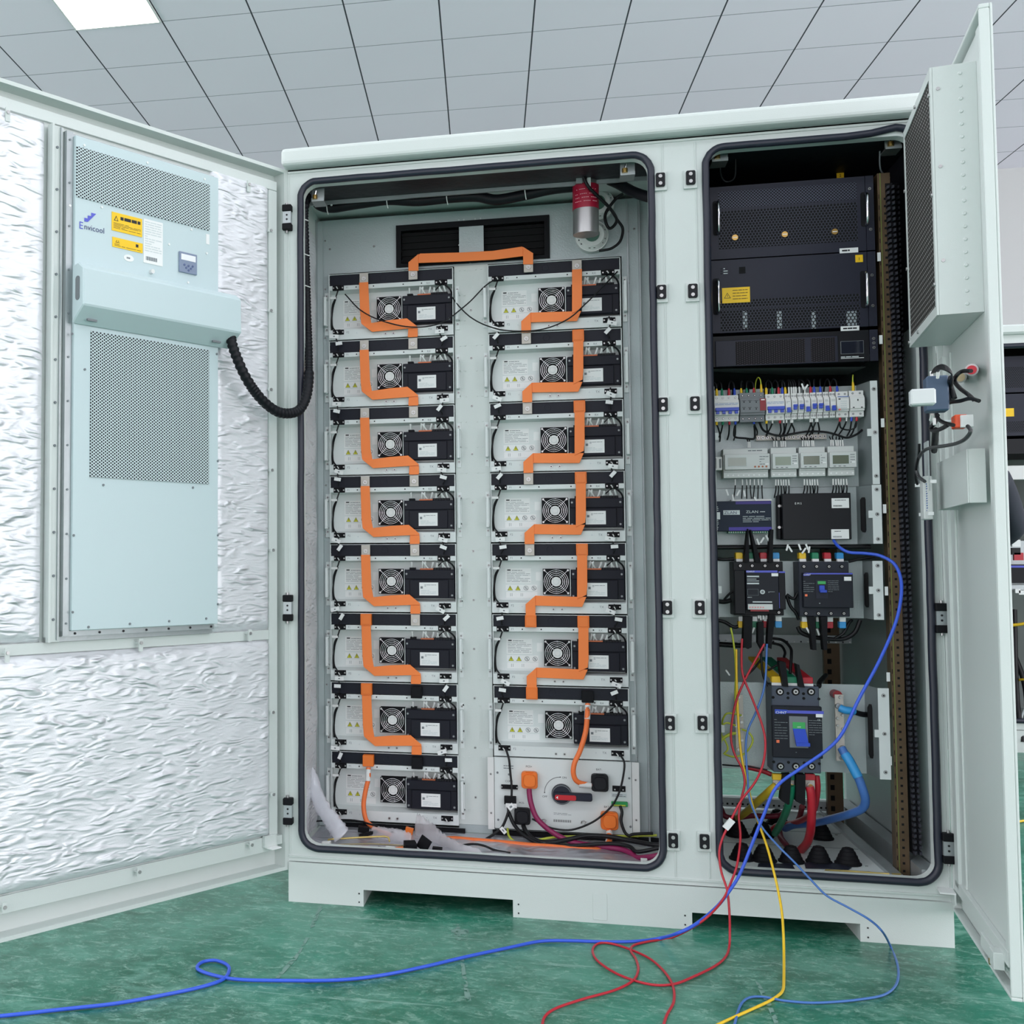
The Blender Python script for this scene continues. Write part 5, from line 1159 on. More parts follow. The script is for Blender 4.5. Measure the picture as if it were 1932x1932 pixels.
for i, (x, c) in enumerate(bots):
    q = C4(x, 775-(x-150)*.03, FY+.02); t = thing('tagged_wire', f'black wire with {CN[c]} sleeve leaving the row below, {ORDN[i]} from the left', 'wire', (q.x, FY+.02, q.z), 0, 'black wires below the breaker row')
    rn = random.Random(i*5+2); dx = rn.uniform(-.010, .012)
    M().tube([(0, 0, .003), (0, -.002, -.008), (0, 0, -.014)], .0033 if c != 'w' else .0023, SL_[c], 8).build('end_sleeve', t)
    L_ = rn.uniform(.03, .045); M().tube(cat_rom([(0, 0, -.012), (dx*.4, .004, -.022), (dx, .016, -.012-L_*.7), (dx*1.3, .045, -.012-L_)], 5), .0021, WIRE, 6).build('wire', t)
# terminal strip and loops
x_0, x_1 = C4(540, 950, .185).x, C4(1215, 940, .185).x; z_ = C4(850, 942, .185).z
ts = thing('terminal_strip', 'tinned terminal strip with a row of screws below the breakers', 'terminal strip', (x_0, .185, z_))
U(ts, M().box(x_0, x_1, .182, .190, z_-.007, z_+.007, LUG), 'bar')
for i in range(16):
    xx = x_0+.006+i*(x_1-x_0-.012)/15
    U(ts, M().cyl((xx, .182, z_), (xx, .178, z_), .0042, STEEL, 10).cyl((xx, .178, z_), (xx, .1775, z_), .002, TXT, 6), 'screw')
cable('signal_cable', [C4(*c) for c in ((570, 790, .15), (620, 880, .165), (760, 925, .165), (900, 905, .165), (1040, 885, .165), (1200, 890, .165), (1310, 915, .165), (1410, 945, .165), (1500, 915, .165), (1560, 870, .17))], .0030, WIRE, 'black wire waving over the terminal strip to the right edge', 8)
cable('signal_cable', [C4(*c) for c in ((340, 830, .15), (330, 900, .155), (345, 940, .16), (430, 950, .165), (520, 955, .17), (530, 900, .165), (525, 830, .15))], .0030, WIRE, 'black U-shaped wire loop at the left end of the terminal strip', 8)
cable('signal_cable', [C4(*c) for c in ((1342, 800, .15), (1355, 850, .155), (1420, 870, .16), (1490, 850, .155), (1505, 800, .15))], .0022, WIRE, 'thin black wire loop under the socket outlet', 6)

# --- energy meters
MY = .132
def meter(xa, xb, yt, yb, lab, wide=False, scol=(120, 128, 112)):
    p0, p1 = C4(xa, yt, MY+.01), C4(xb, yb, MY+.01); x0, x1, z1, z0 = p0.x, p1.x, p0.z, p1.z; H = z1-z0; Wd = x1-x0
    t = thing('energy_meter', lab, 'energy meter', (x0, MY, z0), 0, 'grey energy meters in one row')
    U(t, M().box(x0, x1-.002, MY+.012, .185, z0, z1, LGR).box(x0+.002, x1+.001, MY, MY+.012, z0+H*.27, z1-H*.20, LGR).box(x0+.001, x1-.003, MY+.008, MY+.012, z0+H*.20, z0+H*.26, LGR), 'body', bevel=.0012)
    sx0, sx1 = (x0+Wd*.09, x0+Wd*.49) if wide else (x0+Wd*.13, x0+Wd*.72)
    U(t, M().box(sx0-.001, sx1+.001, MY-.0008, MY, z0+H*.37, z1-H*.30, LABG).box(sx0, sx1, MY-.0012, MY-.0007, z0+H*.39, z1-H*.32, mat('meter_screen_%d' % scol[0], scol, .15)), 'screen')
    b = M()
    if wide:
        for k in range(4): xx = x0+Wd*(.68+k*.082); b.cyl((xx, MY, z0+H*.36), (xx, MY-.002, z0+H*.36), .0026, mat('copper_button', (170, 96, 60), .4), 10)
    else:
        for k in range(3): xx = x0+Wd*(.2+k*.18); b.box(xx-.0028, xx+.0028, MY-.0015, MY, z0+H*.305, z0+H*.33, GRY)
    U(t, b, 'buttons')
    b = M(); b.lines(x0+Wd*.78, x1-.003, z0+H*.40, z1-H*.26, 4, MY-.0005, TXG, .3, int(xa)); b.lines(x0+Wd*.55, x0+Wd*.95, z1-H*.11, z1-H*.05, 1, MY+.0115, TXG, .6, 3) if wide else None
    b.box(x1-.012, x1-.003, MY-.0008, MY, z0+H*.42, z0+H*.47, LAB); U(t, b, 'print')
    b = M()
    for k in range(8 if wide else 5): xx = x0+Wd*(.1+k*(.8/(7 if wide else 4))); b.cyl((xx, MY+.012, z0+H*.09), (xx, MY+.0115, z0+H*.09), .0024, LAB, 8)
    U(t, b, 'terminal_holes')
meter(225, 668, 1052, 1325, 'widest energy meter with large pale screen and four copper buttons', True, (160, 166, 158))
meter(682, 942, 1042, 1320, 'small energy meter, next to the widest one', False, (150, 160, 146))
meter(952, 1218, 1036, 1312, 'small energy meter, middle one of the three small ones', False, (112, 118, 104))
meter(1230, 1498, 1028, 1306, 'small energy meter, rightmost of the row', False, (100, 108, 92))
p0, p1 = C4(122, 1130, .15), C4(218, 1255, .15); M().box(p0.x, p1.x, .15, .185, p1.z, p0.z, WHT).box(p0.x+.004, p0.x+.010, .148, .15, p1.z+.004, p0.z-.004, BLK2).box(p1.x-.008, p1.x-.003, .148, .15, p1.z+.006, p0.z-.006, GRY).build('terminal_block', label='small white terminal block left of the widest meter', cat='terminal block', bevel=.0008)
def tagw(xs, yt, yb, dy, lab, grp, d=.155, tagdown=True, spread=.0):
    for i, x in enumerate(xs):
        q = C4(x, yt, d); L_ = .0085; t = thing('tagged_wire', f'{lab}, {ORDN[i]} from the left', 'wire', q, 0, grp)
        M().tube([(0, 0, L_), (.0008*((i*7) % 3-1), -.001, -L_)], .0021, WHT, 6).build('tag_sleeve', t)
        e = C4(x+((i*37) % 29-14)*1.2, yb, d+dy); M().tube(cat_rom([(0, 0, -L_ if tagdown else L_), ((e.x-q.x)*.3, .002, (e.z-q.z)*.55), (e.x-q.x, dy, e.z-q.z)], 4), .0017, WIRE, 5).build('wire', t)
G1 = 'white-tagged wires below the meters'
tagw((342, 410, 450, 485, 525, 562, 597), 1372, 1530, .0, 'white-tagged wire below the widest meter', G1)
tagw((732, 755, 780, 805, 828, 855), 1375, 1520, .02, 'white-tagged wire below the small meter beside the widest', G1)
tagw((1006, 1032, 1058, 1082, 1105, 1130), 1373, 1500, .02, 'white-tagged wire below the middle small meter', G1)
tagw((1282, 1308, 1332, 1358, 1382, 1410), 1370, 1500, .02, 'white-tagged wire below the rightmost small meter', G1)
G2 = 'white-tagged wires above the meters'
tagw((468, 482), 1012, 950, .0, 'white-tagged wire above the widest meter', G2, .16, False)
tagw((715, 740, 780, 802, 822), 1005, 945, .01, 'white-tagged wire above the small meter beside the widest', G2, .16, False)
tagw((990, 1012, 1030, 1052, 1078, 1092), 1000, 945, .01, 'white-tagged wire above the middle small meter', G2, .16, False)
tagw((1262, 1280, 1308, 1330, 1350, 1372), 995, 935, .01, 'white-tagged wire above the rightmost small meter', G2, .16, False)

# --- two flat control boxes
x_0, x_1, z_0, z_1 = bb(C4, (140, 1556), (694, 1838), .14)
t = thing('serial_gateway', 'dark blue network gateway box with purple stripes and white lettering', 'network device', (x_0, .14, z_0))
U(t, M().box(x_0, x_1, .14, .185, z_0, z_1, mat('gateway_blue', (18, 34, 54), .5, spec=.3)), 'housing', bevel=.001)
m_ = M(); a = C4(345, 1570, .14).x; m_.box(a, x_1-.001, .1393, .14, z_1-.009, z_1-.001, mat('stripe_purple', (58, 48, 128), .5)); a = C4(280, 1815, .14).x; m_.box(a, x_1-.001, .1393, .14, z_0+.001, z_0+.011, mat('stripe_purple2', (70, 58, 160), .5)); U(t, m_, 'stripe')
m_ = M(); a = C4(228, 1685, .139); b_ = C4(385, 1640, .139); m_.box(a.x, b_.x, .1392, .14, a.z, b_.z, LABG); m_.text('ZLAN', a.x+.002, .1388, a.z+.002, .0115, mat('gateway_navy', (36, 46, 90), .5), sx=1.15); q = C4(445, 1668, .139); m_.text('ZLAN', q.x, .1388, q.z, .0105, LABG, sx=1.2)
q0, q1 = C4(415, 1760, .139), C4(680, 1690, .139); m_.lines(q0.x, q1.x, q0.z, q1.z, 4, .1388, LABG, .3, 3); q0, q1 = C4(580, 1662, .139), C4(640, 1648, .139); m_.lines(q0.x, q1.x, q0.z, q1.z, 1, .1388, LABG, .5, 3); q0, q1 = C4(160, 1830, .139), C4(180, 1600, .139); m_.lines(q0.x, q1.x, q0.z, q1.z, 14, .1388, LABG, .4, 3)
U(t, m_, 'print')
x2 = C4(275, 1850, .15); x3 = C4(665, 1862, .15); m_ = M(); m_.box(x2.x, x3.x, .150, .175, z_0-.006, z_0-.0005, GRN)
for k in range(18): m_.box(x2.x+.001+k*(x3.x-x2.x)/18, x2.x+.0030+k*(x3.x-x2.x)/18, .1495, .150, z_0-.005, z_0-.001, LAB)
U(t, m_, 'terminal_strip')
m_ = M(); m_.box(C4(270, 0, .15).x, C4(655, 0, .15).x, .150, .175, z_1+.0005, z_1+.005, WHT); U(t, m_, 'terminal_strip')
x_0, x_1, z_0, z_1 = bb(C4, (752, 1482), (1460, 1920), .145)
t = thing('control_unit', 'flat black control box with two white labels and white EMS lettering', 'control unit', (x_0, .145, z_0))
U(t, M().box(x_0+.010, x_1, .145, .185, z_0, z_1, mat('satin_black', (18, 20, 26), .45, spec=.3)).box(x_0, x_0+.009, .165, .185, z_0+.002, z_1-.004, BLK), 'housing', bevel=.0015)
q = C4(915, 1585, .144); U(t, M().text('E M S', q.x, .1445, q.z, .0078, LAB), 'print')
for c0, c1, sd in (((1265, 1526), (1434, 1618), 1), ((1262, 1824), (1434, 1915), 2)):
    a, b2, c_, d_ = bb(C4, c0, c1, .1445); m_ = M().box(a, b2, .1440, .145, c_, d_, LAB).lines(a+.008, b2-.008, d_-.007, d_-.004, 1, .1437, TXT, .5, sd)
    for k in range(14): m_.box(a+.004+k*.0016, a+.0049+k*.0016, .1437, .144, c_+.004, c_+.008, TXT if sd == 1 else TXG)
    U(t, m_, 'label')
for y in (1600, 1805): q = C4(764, y, .163); U(t, M().cyl((q.x, .165, q.z), (q.x, .161, q.z), .004, STEEL, 10), 'screw')

# --- moulded-case breakers
def barrier(C, pts, d, lab):
    P = [C(x, y, d) for x, y in pts]; M().prism([(p.x, p.z) for p in P], d-.014, d+.018, BLK2).build('phase_barrier', label=lab, cat='barrier')
def lugset(C, x, ys, ye, col, lab, d=.15, w=.011):
    a, b = C(x-22*1.0, ys, d), C(x+25, ye, d); x0, x1 = (a.x+b.x)/2-w/2, (a.x+b.x)/2+w/2; zt, zb = max(a.z, b.z), min(a.z, b.z)
    t = thing('insulated_busbar', lab, 'busbar', (x0, d, zb), 0, 'coloured sleeved busbar ends')
    return t, x0, x1, zb, zt
BY = .115
# left: motorised transfer breaker
x_0, x_1, z_0, z_1 = bb(C5, (330, 405), (830, 925), BY)
t = thing('transfer_breaker', 'left middle black breaker with clear terminal strip and white legend', 'breaker', (x_0, BY, z_0))
xm = C5(440, 500, BY).x; zt = C5(400, 488, BY).z; zb = C5(400, 868, BY).z
U(t, M().box(x_0, x_1-.002, BY+.018, .198, z_0, z_1, BLK).box(x_0, xm-.001, BY+.004, BY+.018, z_0+.004, zt, BLK).box(xm, x_1-.018, BY-.006, BY+.018, zb, zt, mat('breaker_black', (24, 28, 38), .5, spec=.3)).box(x_1-.018, x_1, BY, BY+.018, zb+.002, zt-.003, BLK), 'housing', bevel=.0015)
m_ = M(); m_.box(xm+.0005, C5(742, 500, BY).x, BY-.0068, BY-.006, zt-.0062, zt-.0005, PUR).box(C5(742, 500, BY).x, x_1, BY-.0004, BY, zt-.007, zt-.003, PUR); m_.text('CHNT', xm+.002, BY-.0072, zt-.0058, .0062, LAB, sx=1.2); m_.box(C5(733, 0, BY).x, C5(747, 0, BY).x, BY-.003, BY, C5(0, 845, BY).z, C5(0, 700, BY).z, PUR); U(t, m_, 'stripe')
m_ = M()
for y in (548, 572, 590, 615): q0, q1 = C5(450, y+(6 if y in (548, 615) else 3), BY), C5(566 if y in (548, 615, 590) else 540, y-(8 if y in (548, 615) else 3), BY); m_.box(q0.x, q1.x, BY-.0066, BY-.006, q0.z, q1.z, LABG)
q0, q1 = C5(455, 728, BY), C5(560, 668, BY)
for a, b2, c_, d_ in ((q0.x, q1.x, q1.z-.0006, q1.z), (q0.x, q1.x, q0.z, q0.z+.0006), (q0.x, q0.x+.0006, q0.z, q1.z), (q1.x-.0006, q1.x, q0.z, q1.z)): m_.box(a, b2, BY-.0066, BY-.006, c_, d_, TXG)
q = C5(598, 695, BY); m_.disc(q.x, BY-.0085, q.z, .0062, .003, LABG, 20); m_.disc(q.x, BY-.009, q.z, .0034, .001, GRY, 14); q0, q1 = C5(655, 705, BY), C5(715, 690, BY); m_.lines(q0.x, q1.x, q0.z, q1.z, 2, BY-.0065, LABG, .3, 1)
q0, q1 = C5(505, 796, BY), C5(690, 786, BY); m_.box(q0.x, q1.x, BY-.0066, BY-.006, q0.z, q1.z, LABG); q0, q1 = C5(455, 750, BY), C5(530, 742, BY); m_.lines(q0.x, q1.x, q0.z, q1.z, 1, BY-.0065, LABG, .5, 2)
U(t, m_, 'print')
q0, q1 = C5(458, 862, BY), C5(692, 812, BY); m_ = M().box(q0.x, q1.x, BY-.012, BY-.006, q0.z, q1.z, LGR)
for k in range(6): m_.cyl((q0.x+.005+k*.0068, BY-.012, q0.z+.006), (q0.x+.005+k*.0068, BY-.013, q0.z+.006), .0022, mat('terminal_pink', (222, 150, 150), .4), 8)
U(t, m_, 'terminal_strip'); q2 = C5(500, 880, BY); U(t, M().box(q0.x+.006, q1.x-.010, BY-.012, BY-.002, q0.z-.005, q0.z-.0005, DREDM), 'terminal_strip')
q0, q1 = C5(685, 545, BY), C5(748, 516, BY); U(t, M().box(q0.x, q1.x, BY-.0072, BY-.006, q0.z, q1.z, LAB), 'tag')
def sock(t, C, xs, y, r=.0055, d=BY+.018):
    m_ = M()
    for x in xs: q = C(x, y, d); m_.cyl((q.x, d, q.z), (q.x, d-.001, q.z), r, VOID, 16); m_.cyl((q.x, d-.001, q.z), (q.x, d-.004, q.z), r*.62, STEEL, 8); m_.cyl((q.x, d-.004, q.z), (q.x, d-.0045, q.z), r*.3, TXT, 6)
    U(t, m_, 'terminal_screws')
sock(t, C5, (388, 502, 625, 742), 445); sock(t, C5, (398, 758), 892)
# right: hand breaker
x_0, x_1, z_0, z_1 = bb(C5, (958, 405), (1456, 935), BY)
t = thing('moulded_breaker', 'right middle black breaker with small blue toggle', 'breaker', (x_0, BY, z_0))
zt = C5(1000, 512, BY).z; zb = C5(1000, 845, BY).z; x1b = C5(1465, 500, BY).x
U(t, M().box(x_0, x_1, BY+.014, .198, z_0, z_1, mat('breaker_grey_black', (38, 42, 52), .5, spec=.3)).box(C5(975, 0, BY).x, x1b, BY-.004, BY+.014, zb, zt, mat('breaker_black', (24, 28, 38), .5)), 'housing', bevel=.0015)
m_ = M(); xa = C5(978, 0, BY).x; m_.box(xa, x1b-.001, BY-.0048, BY-.004, zt-.0042, zt-.0005, PUR).add([(xa, BY-.0048, zt-.0005), (xa, BY-.0048, zt-.0080), (xa+.015, BY-.0048, zt-.0080), (xa+.019, BY-.0048, zt-.0040)], [(0, 1, 2, 3)], PUR); m_.text('CHNT', xa+.001, BY-.0052, zt-.0068, .0058, LAB, sx=1.15); U(t, m_, 'stripe')
q0, q1 = C5(1112, 758, BY), C5(1222, 578, BY); tg = U(t, M().box(q0.x, q1.x, BY-.006, BY-.004, q0.z, q1.z, CHAR).box(q0.x+.005, q1.x-.005, BY-.0065, BY-.006, q1.z-.012, q1.z-.004, mat('indicator_green', (60, 170, 90), .4)), 'toggle_frame')
q0, q1 = C5(1140, 700, BY), C5(1188, 632, BY); m_ = M().box(q0.x, q1.x, BY-.015, BY-.006, q0.z+.003, q1.z, LBLU).box(q0.x, q1.x+.004, BY-.021, BY-.015, q0.z, q0.z+.007, LBLU); U(t, m_, 'toggle', tg, bevel=.0008)
m_ = M(); q0, q1 = C5(992, 700, BY), C5(1098, 585, BY); m_.lines(q0.x, q1.x, q0.z, q1.z, 6, BY-.0045, TXG, .22, 4); q0, q1 = C5(1228, 700, BY), C5(1330, 580, BY); m_.lines(q0.x, q1.x, q0.z, q1.z, 7, BY-.0045, TXG, .25, 5); q0, q1 = C5(1142, 808, BY), C5(1208, 800, BY); m_.lines(q0.x, q1.x, q0.z, q1.z, 1, BY-.0045, LABG, .6, 4); q = C5(1018, 727, BY); m_.box(q.x-.003, q.x+.003, BY-.0060, BY-.004, q.z-.003, q.z+.003, mat('indicator_orange', (240, 120, 80), .4)); U(t, m_, 'print')
q0, q1 = C5(1382, 588, BY), C5(1450, 550, BY); U(t, M().box(q0.x, q1.x, BY-.0052, BY-.004, q0.z, q1.z, LAB), 'tag')
sock(t, C5, (998, 1120, 1240, 1362), 452, .0055, BY+.014); sock(t, C5, (1018, 1138, 1258, 1382), 902, .0055, BY+.014)
COLS = (('yellow', YCB), ('green', GRN), ('red', RED), ('light blue', CYA))
for g_, xs, yt, wh in (('left', (375, 492, 607, 727), 318, 'above'), ('right', (982, 1104, 1222, 1342), 318, 'above')):
    for (cn, cm), x in zip(COLS, xs):
        a, b2 = C5(x-33, yt, .155), C5(x+36, yt+60, .155); t = thing('insulated_busbar', f'{cn} sleeved busbar end above the {g_} middle breaker', 'busbar', (a.x, .155, b2.z), 0, 'coloured sleeved busbar ends')
        U(t, M().prism([(a.x, b2.z), (b2.x, b2.z), (b2.x, a.z-.003), (b2.x-.003, a.z), (a.x+.002, a.z), (a.x, a.z-.002)], .148, .175, cm), 'sleeve', bevel=.0015)
        c_ = C5(x-28, yt+100, .155); U(t, M().box(a.x+.001, b2.x-.001, .1465, .158, c_.z, b2.z, LAB), 'bare_end')
for g_, xs, yt in (('right', (1008, 1142, 1245, 1368), 980), ('left', (400, 520, 640, 753), 975)):
    for (cn, cm), x in zip(COLS, xs):
        a, b2 = C5(x-32, yt, .155), C5(x+34, yt+64, .155); t = thing('insulated_busbar', f'{cn} sleeved busbar end below the {g_} middle breaker', 'busbar', (a.x, .155, b2.z), 0, 'coloured sleeved busbar ends')
        U(t, M().prism([(a.x, b2.z+.002), (a.x+.002, b2.z), (b2.x-.002, b2.z), (b2.x, b2.z+.002), (b2.x, a.z), (a.x, a.z)], .150, .172, cm), 'sleeve', bevel=.001)
        c_ = C5(x, yt-44, .155); U(t, M().box(a.x+.001, b2.x-.001, .148, .158, a.z, c_.z, LAB), 'bare_end')
for i, (pts, lab) in enumerate((
    (((418, 410), (468, 415), (462, 105), (455, 90)), 'black phase barrier rising above the left middle breaker, leftmost'),
    (((528, 410), (580, 415), (490, 105), (478, 100)), 'black phase barrier leaning above the left middle breaker, middle'),
    (((650, 410), (690, 415), (700, 100), (672, 95)), 'black phase barrier above the left middle breaker, rightmost'),
    (((420, 925), (500, 930), (490, 1225), (455, 1240), (410, 1210)), 'broad black phase barrier below the left middle breaker, leftmost'),
    (((552, 990), (605, 985), (610, 1255), (595, 1260), (552, 1180)), 'long black phase barrier below the left middle breaker, middle'),
    (((655, 905), (715, 905), (680, 1240), (640, 1225)), 'black phase barrier slanting below the left middle breaker, rightmost'),
    (((1035, 930), (1095, 930), (1110, 1250), (1075, 1250)), 'black phase barrier below the right middle breaker, left one'),
    (((1150, 930), (1215, 930), (1212, 1250), (1180, 1250)), 'black phase barrier below the right middle breaker, right one'))):
    barrier(C5, pts, .135, lab)
# large breaker
x_0, x_1, z_0, z_1 = bb(C6, (692, 225), (1172, 1072), .105); LB = .105
t = thing('moulded_breaker', 'largest breaker, grey-black with a big blue lever and green window', 'breaker', (x_0, LB, z_0))
GB = mat('breaker_slate', (72, 80, 94), .5, spec=.35); zt = C6(700, 410, LB).z; zb = C6(700, 905, LB).z
U(t, M().box(x_0, x_1, LB+.008, .198, z_0, z_1, GB).box(x_0-.003, x_1+.003, LB-.006, LB+.008, zb, zt, mat('breaker_black', (24, 28, 38), .5)), 'housing', bevel=.002)
m_ = M(); xa = C6(706, 0, LB).x; xb = C6(1172, 0, LB).x; m_.box(xa, xb, LB-.0068, LB-.006, C6(0, 460, LB).z, C6(0, 432, LB).z, PUR).add([(xa, LB-.0070, C6(0, 425, LB).z), (xa, LB-.0070, C6(0, 468, LB).z), (xa+.026, LB-.0070, C6(0, 468, LB).z), (xa+.032, LB-.0070, C6(0, 452, LB).z), (xa+.032, LB-.0070, C6(0, 428, LB).z)], [(0, 1, 2, 3, 4)], LBLU); m_.text('CHNT', xa+.002, LB-.0074, C6(0, 464, LB).z, .0088, LAB, sx=1.15); U(t, m_, 'stripe')
q0, q1 = C6(858, 812, LB), C6(1030, 515, LB); tg = U(t, M().box(q0.x, q1.x, LB-.009, LB-.006, q0.z, q1.z, GRY), 'toggle_frame', bevel=.001)
q0, q1 = C6(886, 630, LB), C6(1004, 570, LB); U(t, M().box(q0.x, q1.x, LB-.0105, LB-.009, q0.z, q1.z, mat('indicator_green', (60, 170, 90), .4)).text('OFF', (q0.x+q1.x)/2, LB-.0108, q0.z+.003, .0055, LAB, 'C'), 'position_window', tg)
q0, q1 = C6(890, 765, LB), C6(1004, 628, LB); U(t, M().add([(q0.x, LB-.010, q1.z), (q1.x, LB-.010, q1.z), (q1.x+.004, LB-.032, q0.z), (q0.x+.004, LB-.032, q0.z), (q0.x, LB-.008, q1.z-.002), (q1.x, LB-.008, q1.z-.002), (q1.x+.004, LB-.020, q0.z-.004), (q0.x+.004, LB-.020, q0.z-.004)], [(3, 2, 1, 0), (4, 5, 6, 7), (0, 4, 7, 3), (1, 2, 6, 5), (2, 3, 7, 6), (0, 1, 5, 4)], LBLU).box(q0.x+.003, q1.x+.006, LB-.036, LB-.030, q0.z-.005, q0.z+.004, LBLU), 'toggle', tg)
m_ = M()
q0, q1 = C6(716, 735, LB), C6(838, 535, LB); m_.lines(q0.x, q1.x, q0.z, q1.z, 8, LB-.0065, TXG, .2, 4); q0, q1 = C6(1045, 700, LB), C6(1168, 545, LB); m_.lines(q0.x, q1.x, q0.z, q1.z, 7, LB-.0065, TXG, .22, 5); q = C6(1125, 555, LB); m_.text('CE', q.x, LB-.0067, q.z, .006, LABG)
q = C6(746, 752, LB); m_.box(q.x-.0038, q.x+.0038, LB-.008, LB-.006, q.z-.0038, q.z+.0038, mat('indicator_orange', (240, 120, 80), .4)); q0, q1 = C6(915, 862, LB), C6(985, 856, LB); m_.lines(q0.x, q1.x, q0.z, q1.z, 1, LB-.0065, TXG, .6, 4)
U(t, m_, 'print')
q0, q1 = C6(1110, 522, LB), C6(1175, 492, LB); U(t, M().box(q0.x, q1.x, LB-.0072, LB-.006, q0.z, q1.z, LAB), 'tag')
sock(t, C6, (770, 920, 1068), 280, .0105, LB+.008); sock(t, C6, (775, 922, 1072), 995, .0100, LB+.008)
m_ = M()
for x, y in ((710, 337), (853, 342), (1005, 347), (1150, 352), (853, 298), (1002, 302), (716, 957), (858, 962), (1010, 968), (1155, 975)): q = C6(x, y, LB); m_.disc(q.x, LB+.0065, q.z, .0038, .002, VOID, 12)
U(t, m_, 'bolt_holes')
for (cn, cm), x, yy in zip(COLS[:3], (738, 884, 1035), (130, 135, 140)):
    a, b2 = C6(x-52, yy, .13), C6(x+50, yy+62, .13); t = thing('insulated_busbar', f'{cn} sleeved busbar end above the largest breaker', 'busbar', (a.x, .13, b2.z), 0, 'coloured sleeved busbar ends')
    U(t, M().box(a.x, b2.x, .125, .15, b2.z, a.z, cm).add([(a.x, .150, a.z), (b2.x, .150, a.z), (b2.x-.02, .36, a.z+.035), (a.x-.02, .36, a.z+.035), (a.x, .150, a.z-.01), (b2.x, .150, a.z-.01), (b2.x-.02, .36, a.z+.025), (a.x-.02, .36, a.z+.025)], [(0, 1, 2, 3), (7, 6, 5, 4), (0, 3, 7, 4), (1, 5, 6, 2)], cm), 'sleeve', bevel=.0015); c_ = C6(x, yy+98, .13); U(t, M().box(a.x, b2.x, .124, .13, c_.z, b2.z, LAB), 'bare_end')
for pts, lab in ((((792, 225), (842, 230), (815, -5), (760, -15), (752, 0)), 'grey fin-shaped barrier above the largest breaker, left one'), (((945, 230), (998, 235), (945, 18), (918, 8)), 'grey fin-shaped barrier above the largest breaker, right one'),
    (((795, 1065), (870, 1065), (852, 1350), (835, 1355), (768, 1310)), 'dark barrier hanging below the largest breaker, left one'), (((918, 1065), (1005, 1070), (1002, 1350), (985, 1360), (912, 1320)), 'dark barrier hanging below the largest breaker, right one')):
    barrier(C6, pts, .115, lab)
for (cn, cm), x in zip(COLS[:3], (746, 880, 1058)):
    a, b2 = C6(x-50, 1065, .13), C6(x+48, 1128, .13); t = thing('insulated_busbar', f'{cn} sleeved busbar end below the largest breaker', 'busbar', (a.x, .13, b2.z), 0, 'coloured sleeved busbar ends')
    U(t, M().box(a.x, b2.x, .125, .140, b2.z, a.z, cm), 'sleeve', bevel=.001); c_ = C6(x, 1222, .13); xm = (a.x+b2.x)/2; m_ = M().box(a.x+.001, b2.x-.001, .128, .134, c_.z, b2.z, LUG); zc = C6(x, 1178, .13).z; m_.cyl((xm, .128, zc), (xm, .124, zc), .009, STEEL, 16).cyl((xm, .124, zc), (xm, .118, zc), .0055, BRS, 6); U(t, m_, 'bare_end')
# neutral and earth bars
x_0, x_1, z_0, z_1 = bb(C6, (1292, 305), (1390, 942), .16); t = thing('neutral_busbar', 'wide tinned busbar with two big bolts, right of the largest breaker', 'busbar', (x_0, .16, z_0))
U(t, M().box(x_0, x_1, .155, .162, z_0, z_1, LUG).cyl(((x_0+x_1)/2-.002, .162, z_1-.002), ((x_0+x_1)/2-.002, .199, z_1-.002), .012, DREDM, 16), 'bar')
for x, y, r in ((1348, 332, .005), (1328, 417, .0085), (1367, 503, .004), (1320, 533, .004), (1322, 602, .004), (1370, 635, .004), (1373, 702, .004), (1325, 742, .004), (1370, 820, .0085), (1355, 915, .005)): q = C6(x, y, .155); U(t, M().cyl((q.x, .155, q.z), (q.x, .149, q.z), r, STEEL, 12, r*.8), 'bolt')
x_0, x_1, z_0, z_1 = bb(C6, (335, 305), (424, 862), .17); t = thing('earth_busbar', 'tinned earth bar with thin yellow-green wires, left of the largest breaker', 'busbar', (x_0, .17, z_0))
U(t, M().box(x_0, x_1, .165, .170, z_0, z_1, LUG), 'bar')
for x, y in ((372, 330), (400, 507), (400, 570), (402, 640), (345, 605), (343, 678), (405, 745), (372, 832)): q = C6(x, y, .165); U(t, M().cyl((q.x, .165, q.z), (q.x, .160, q.z), .0042, STEEL, 10), 'bolt')
def cab6(pts, r, m_, lab, C=C6, name='cable', seg=8): return cable(name, [C(*p) for p in pts], r, m_, lab, seg)
for i, (p, lab) in enumerate((
    (((345, 678, .155), (290, 690, .15), (220, 730, .15), (190, 780, .15)), 'thick yellow-green wire at the left of the earth bar'),
    (((400, 507, .15), (330, 490, .14), (260, 490, .14), (225, 540, .15), (215, 590, .16)), 'thin yellow-green wire loop at the top of the earth bar'),
    (((405, 640, .15), (470, 670, .14), (510, 740, .14), (480, 820, .14), (420, 880, .15), (330, 905, .15), (240, 880, .16)), 'large thin yellow-green loop right of the earth bar'),
    (((345, 605, .15), (270, 580, .14), (225, 600, .14), (205, 680, .15), (250, 760, .15), (270, 830, .15), (230, 880, .15)), 'thin yellow-green loop at the lower left of the earth bar'))):
    cab6(p, .0026 if i else .0045, YGC, lab, name='earth_wire')
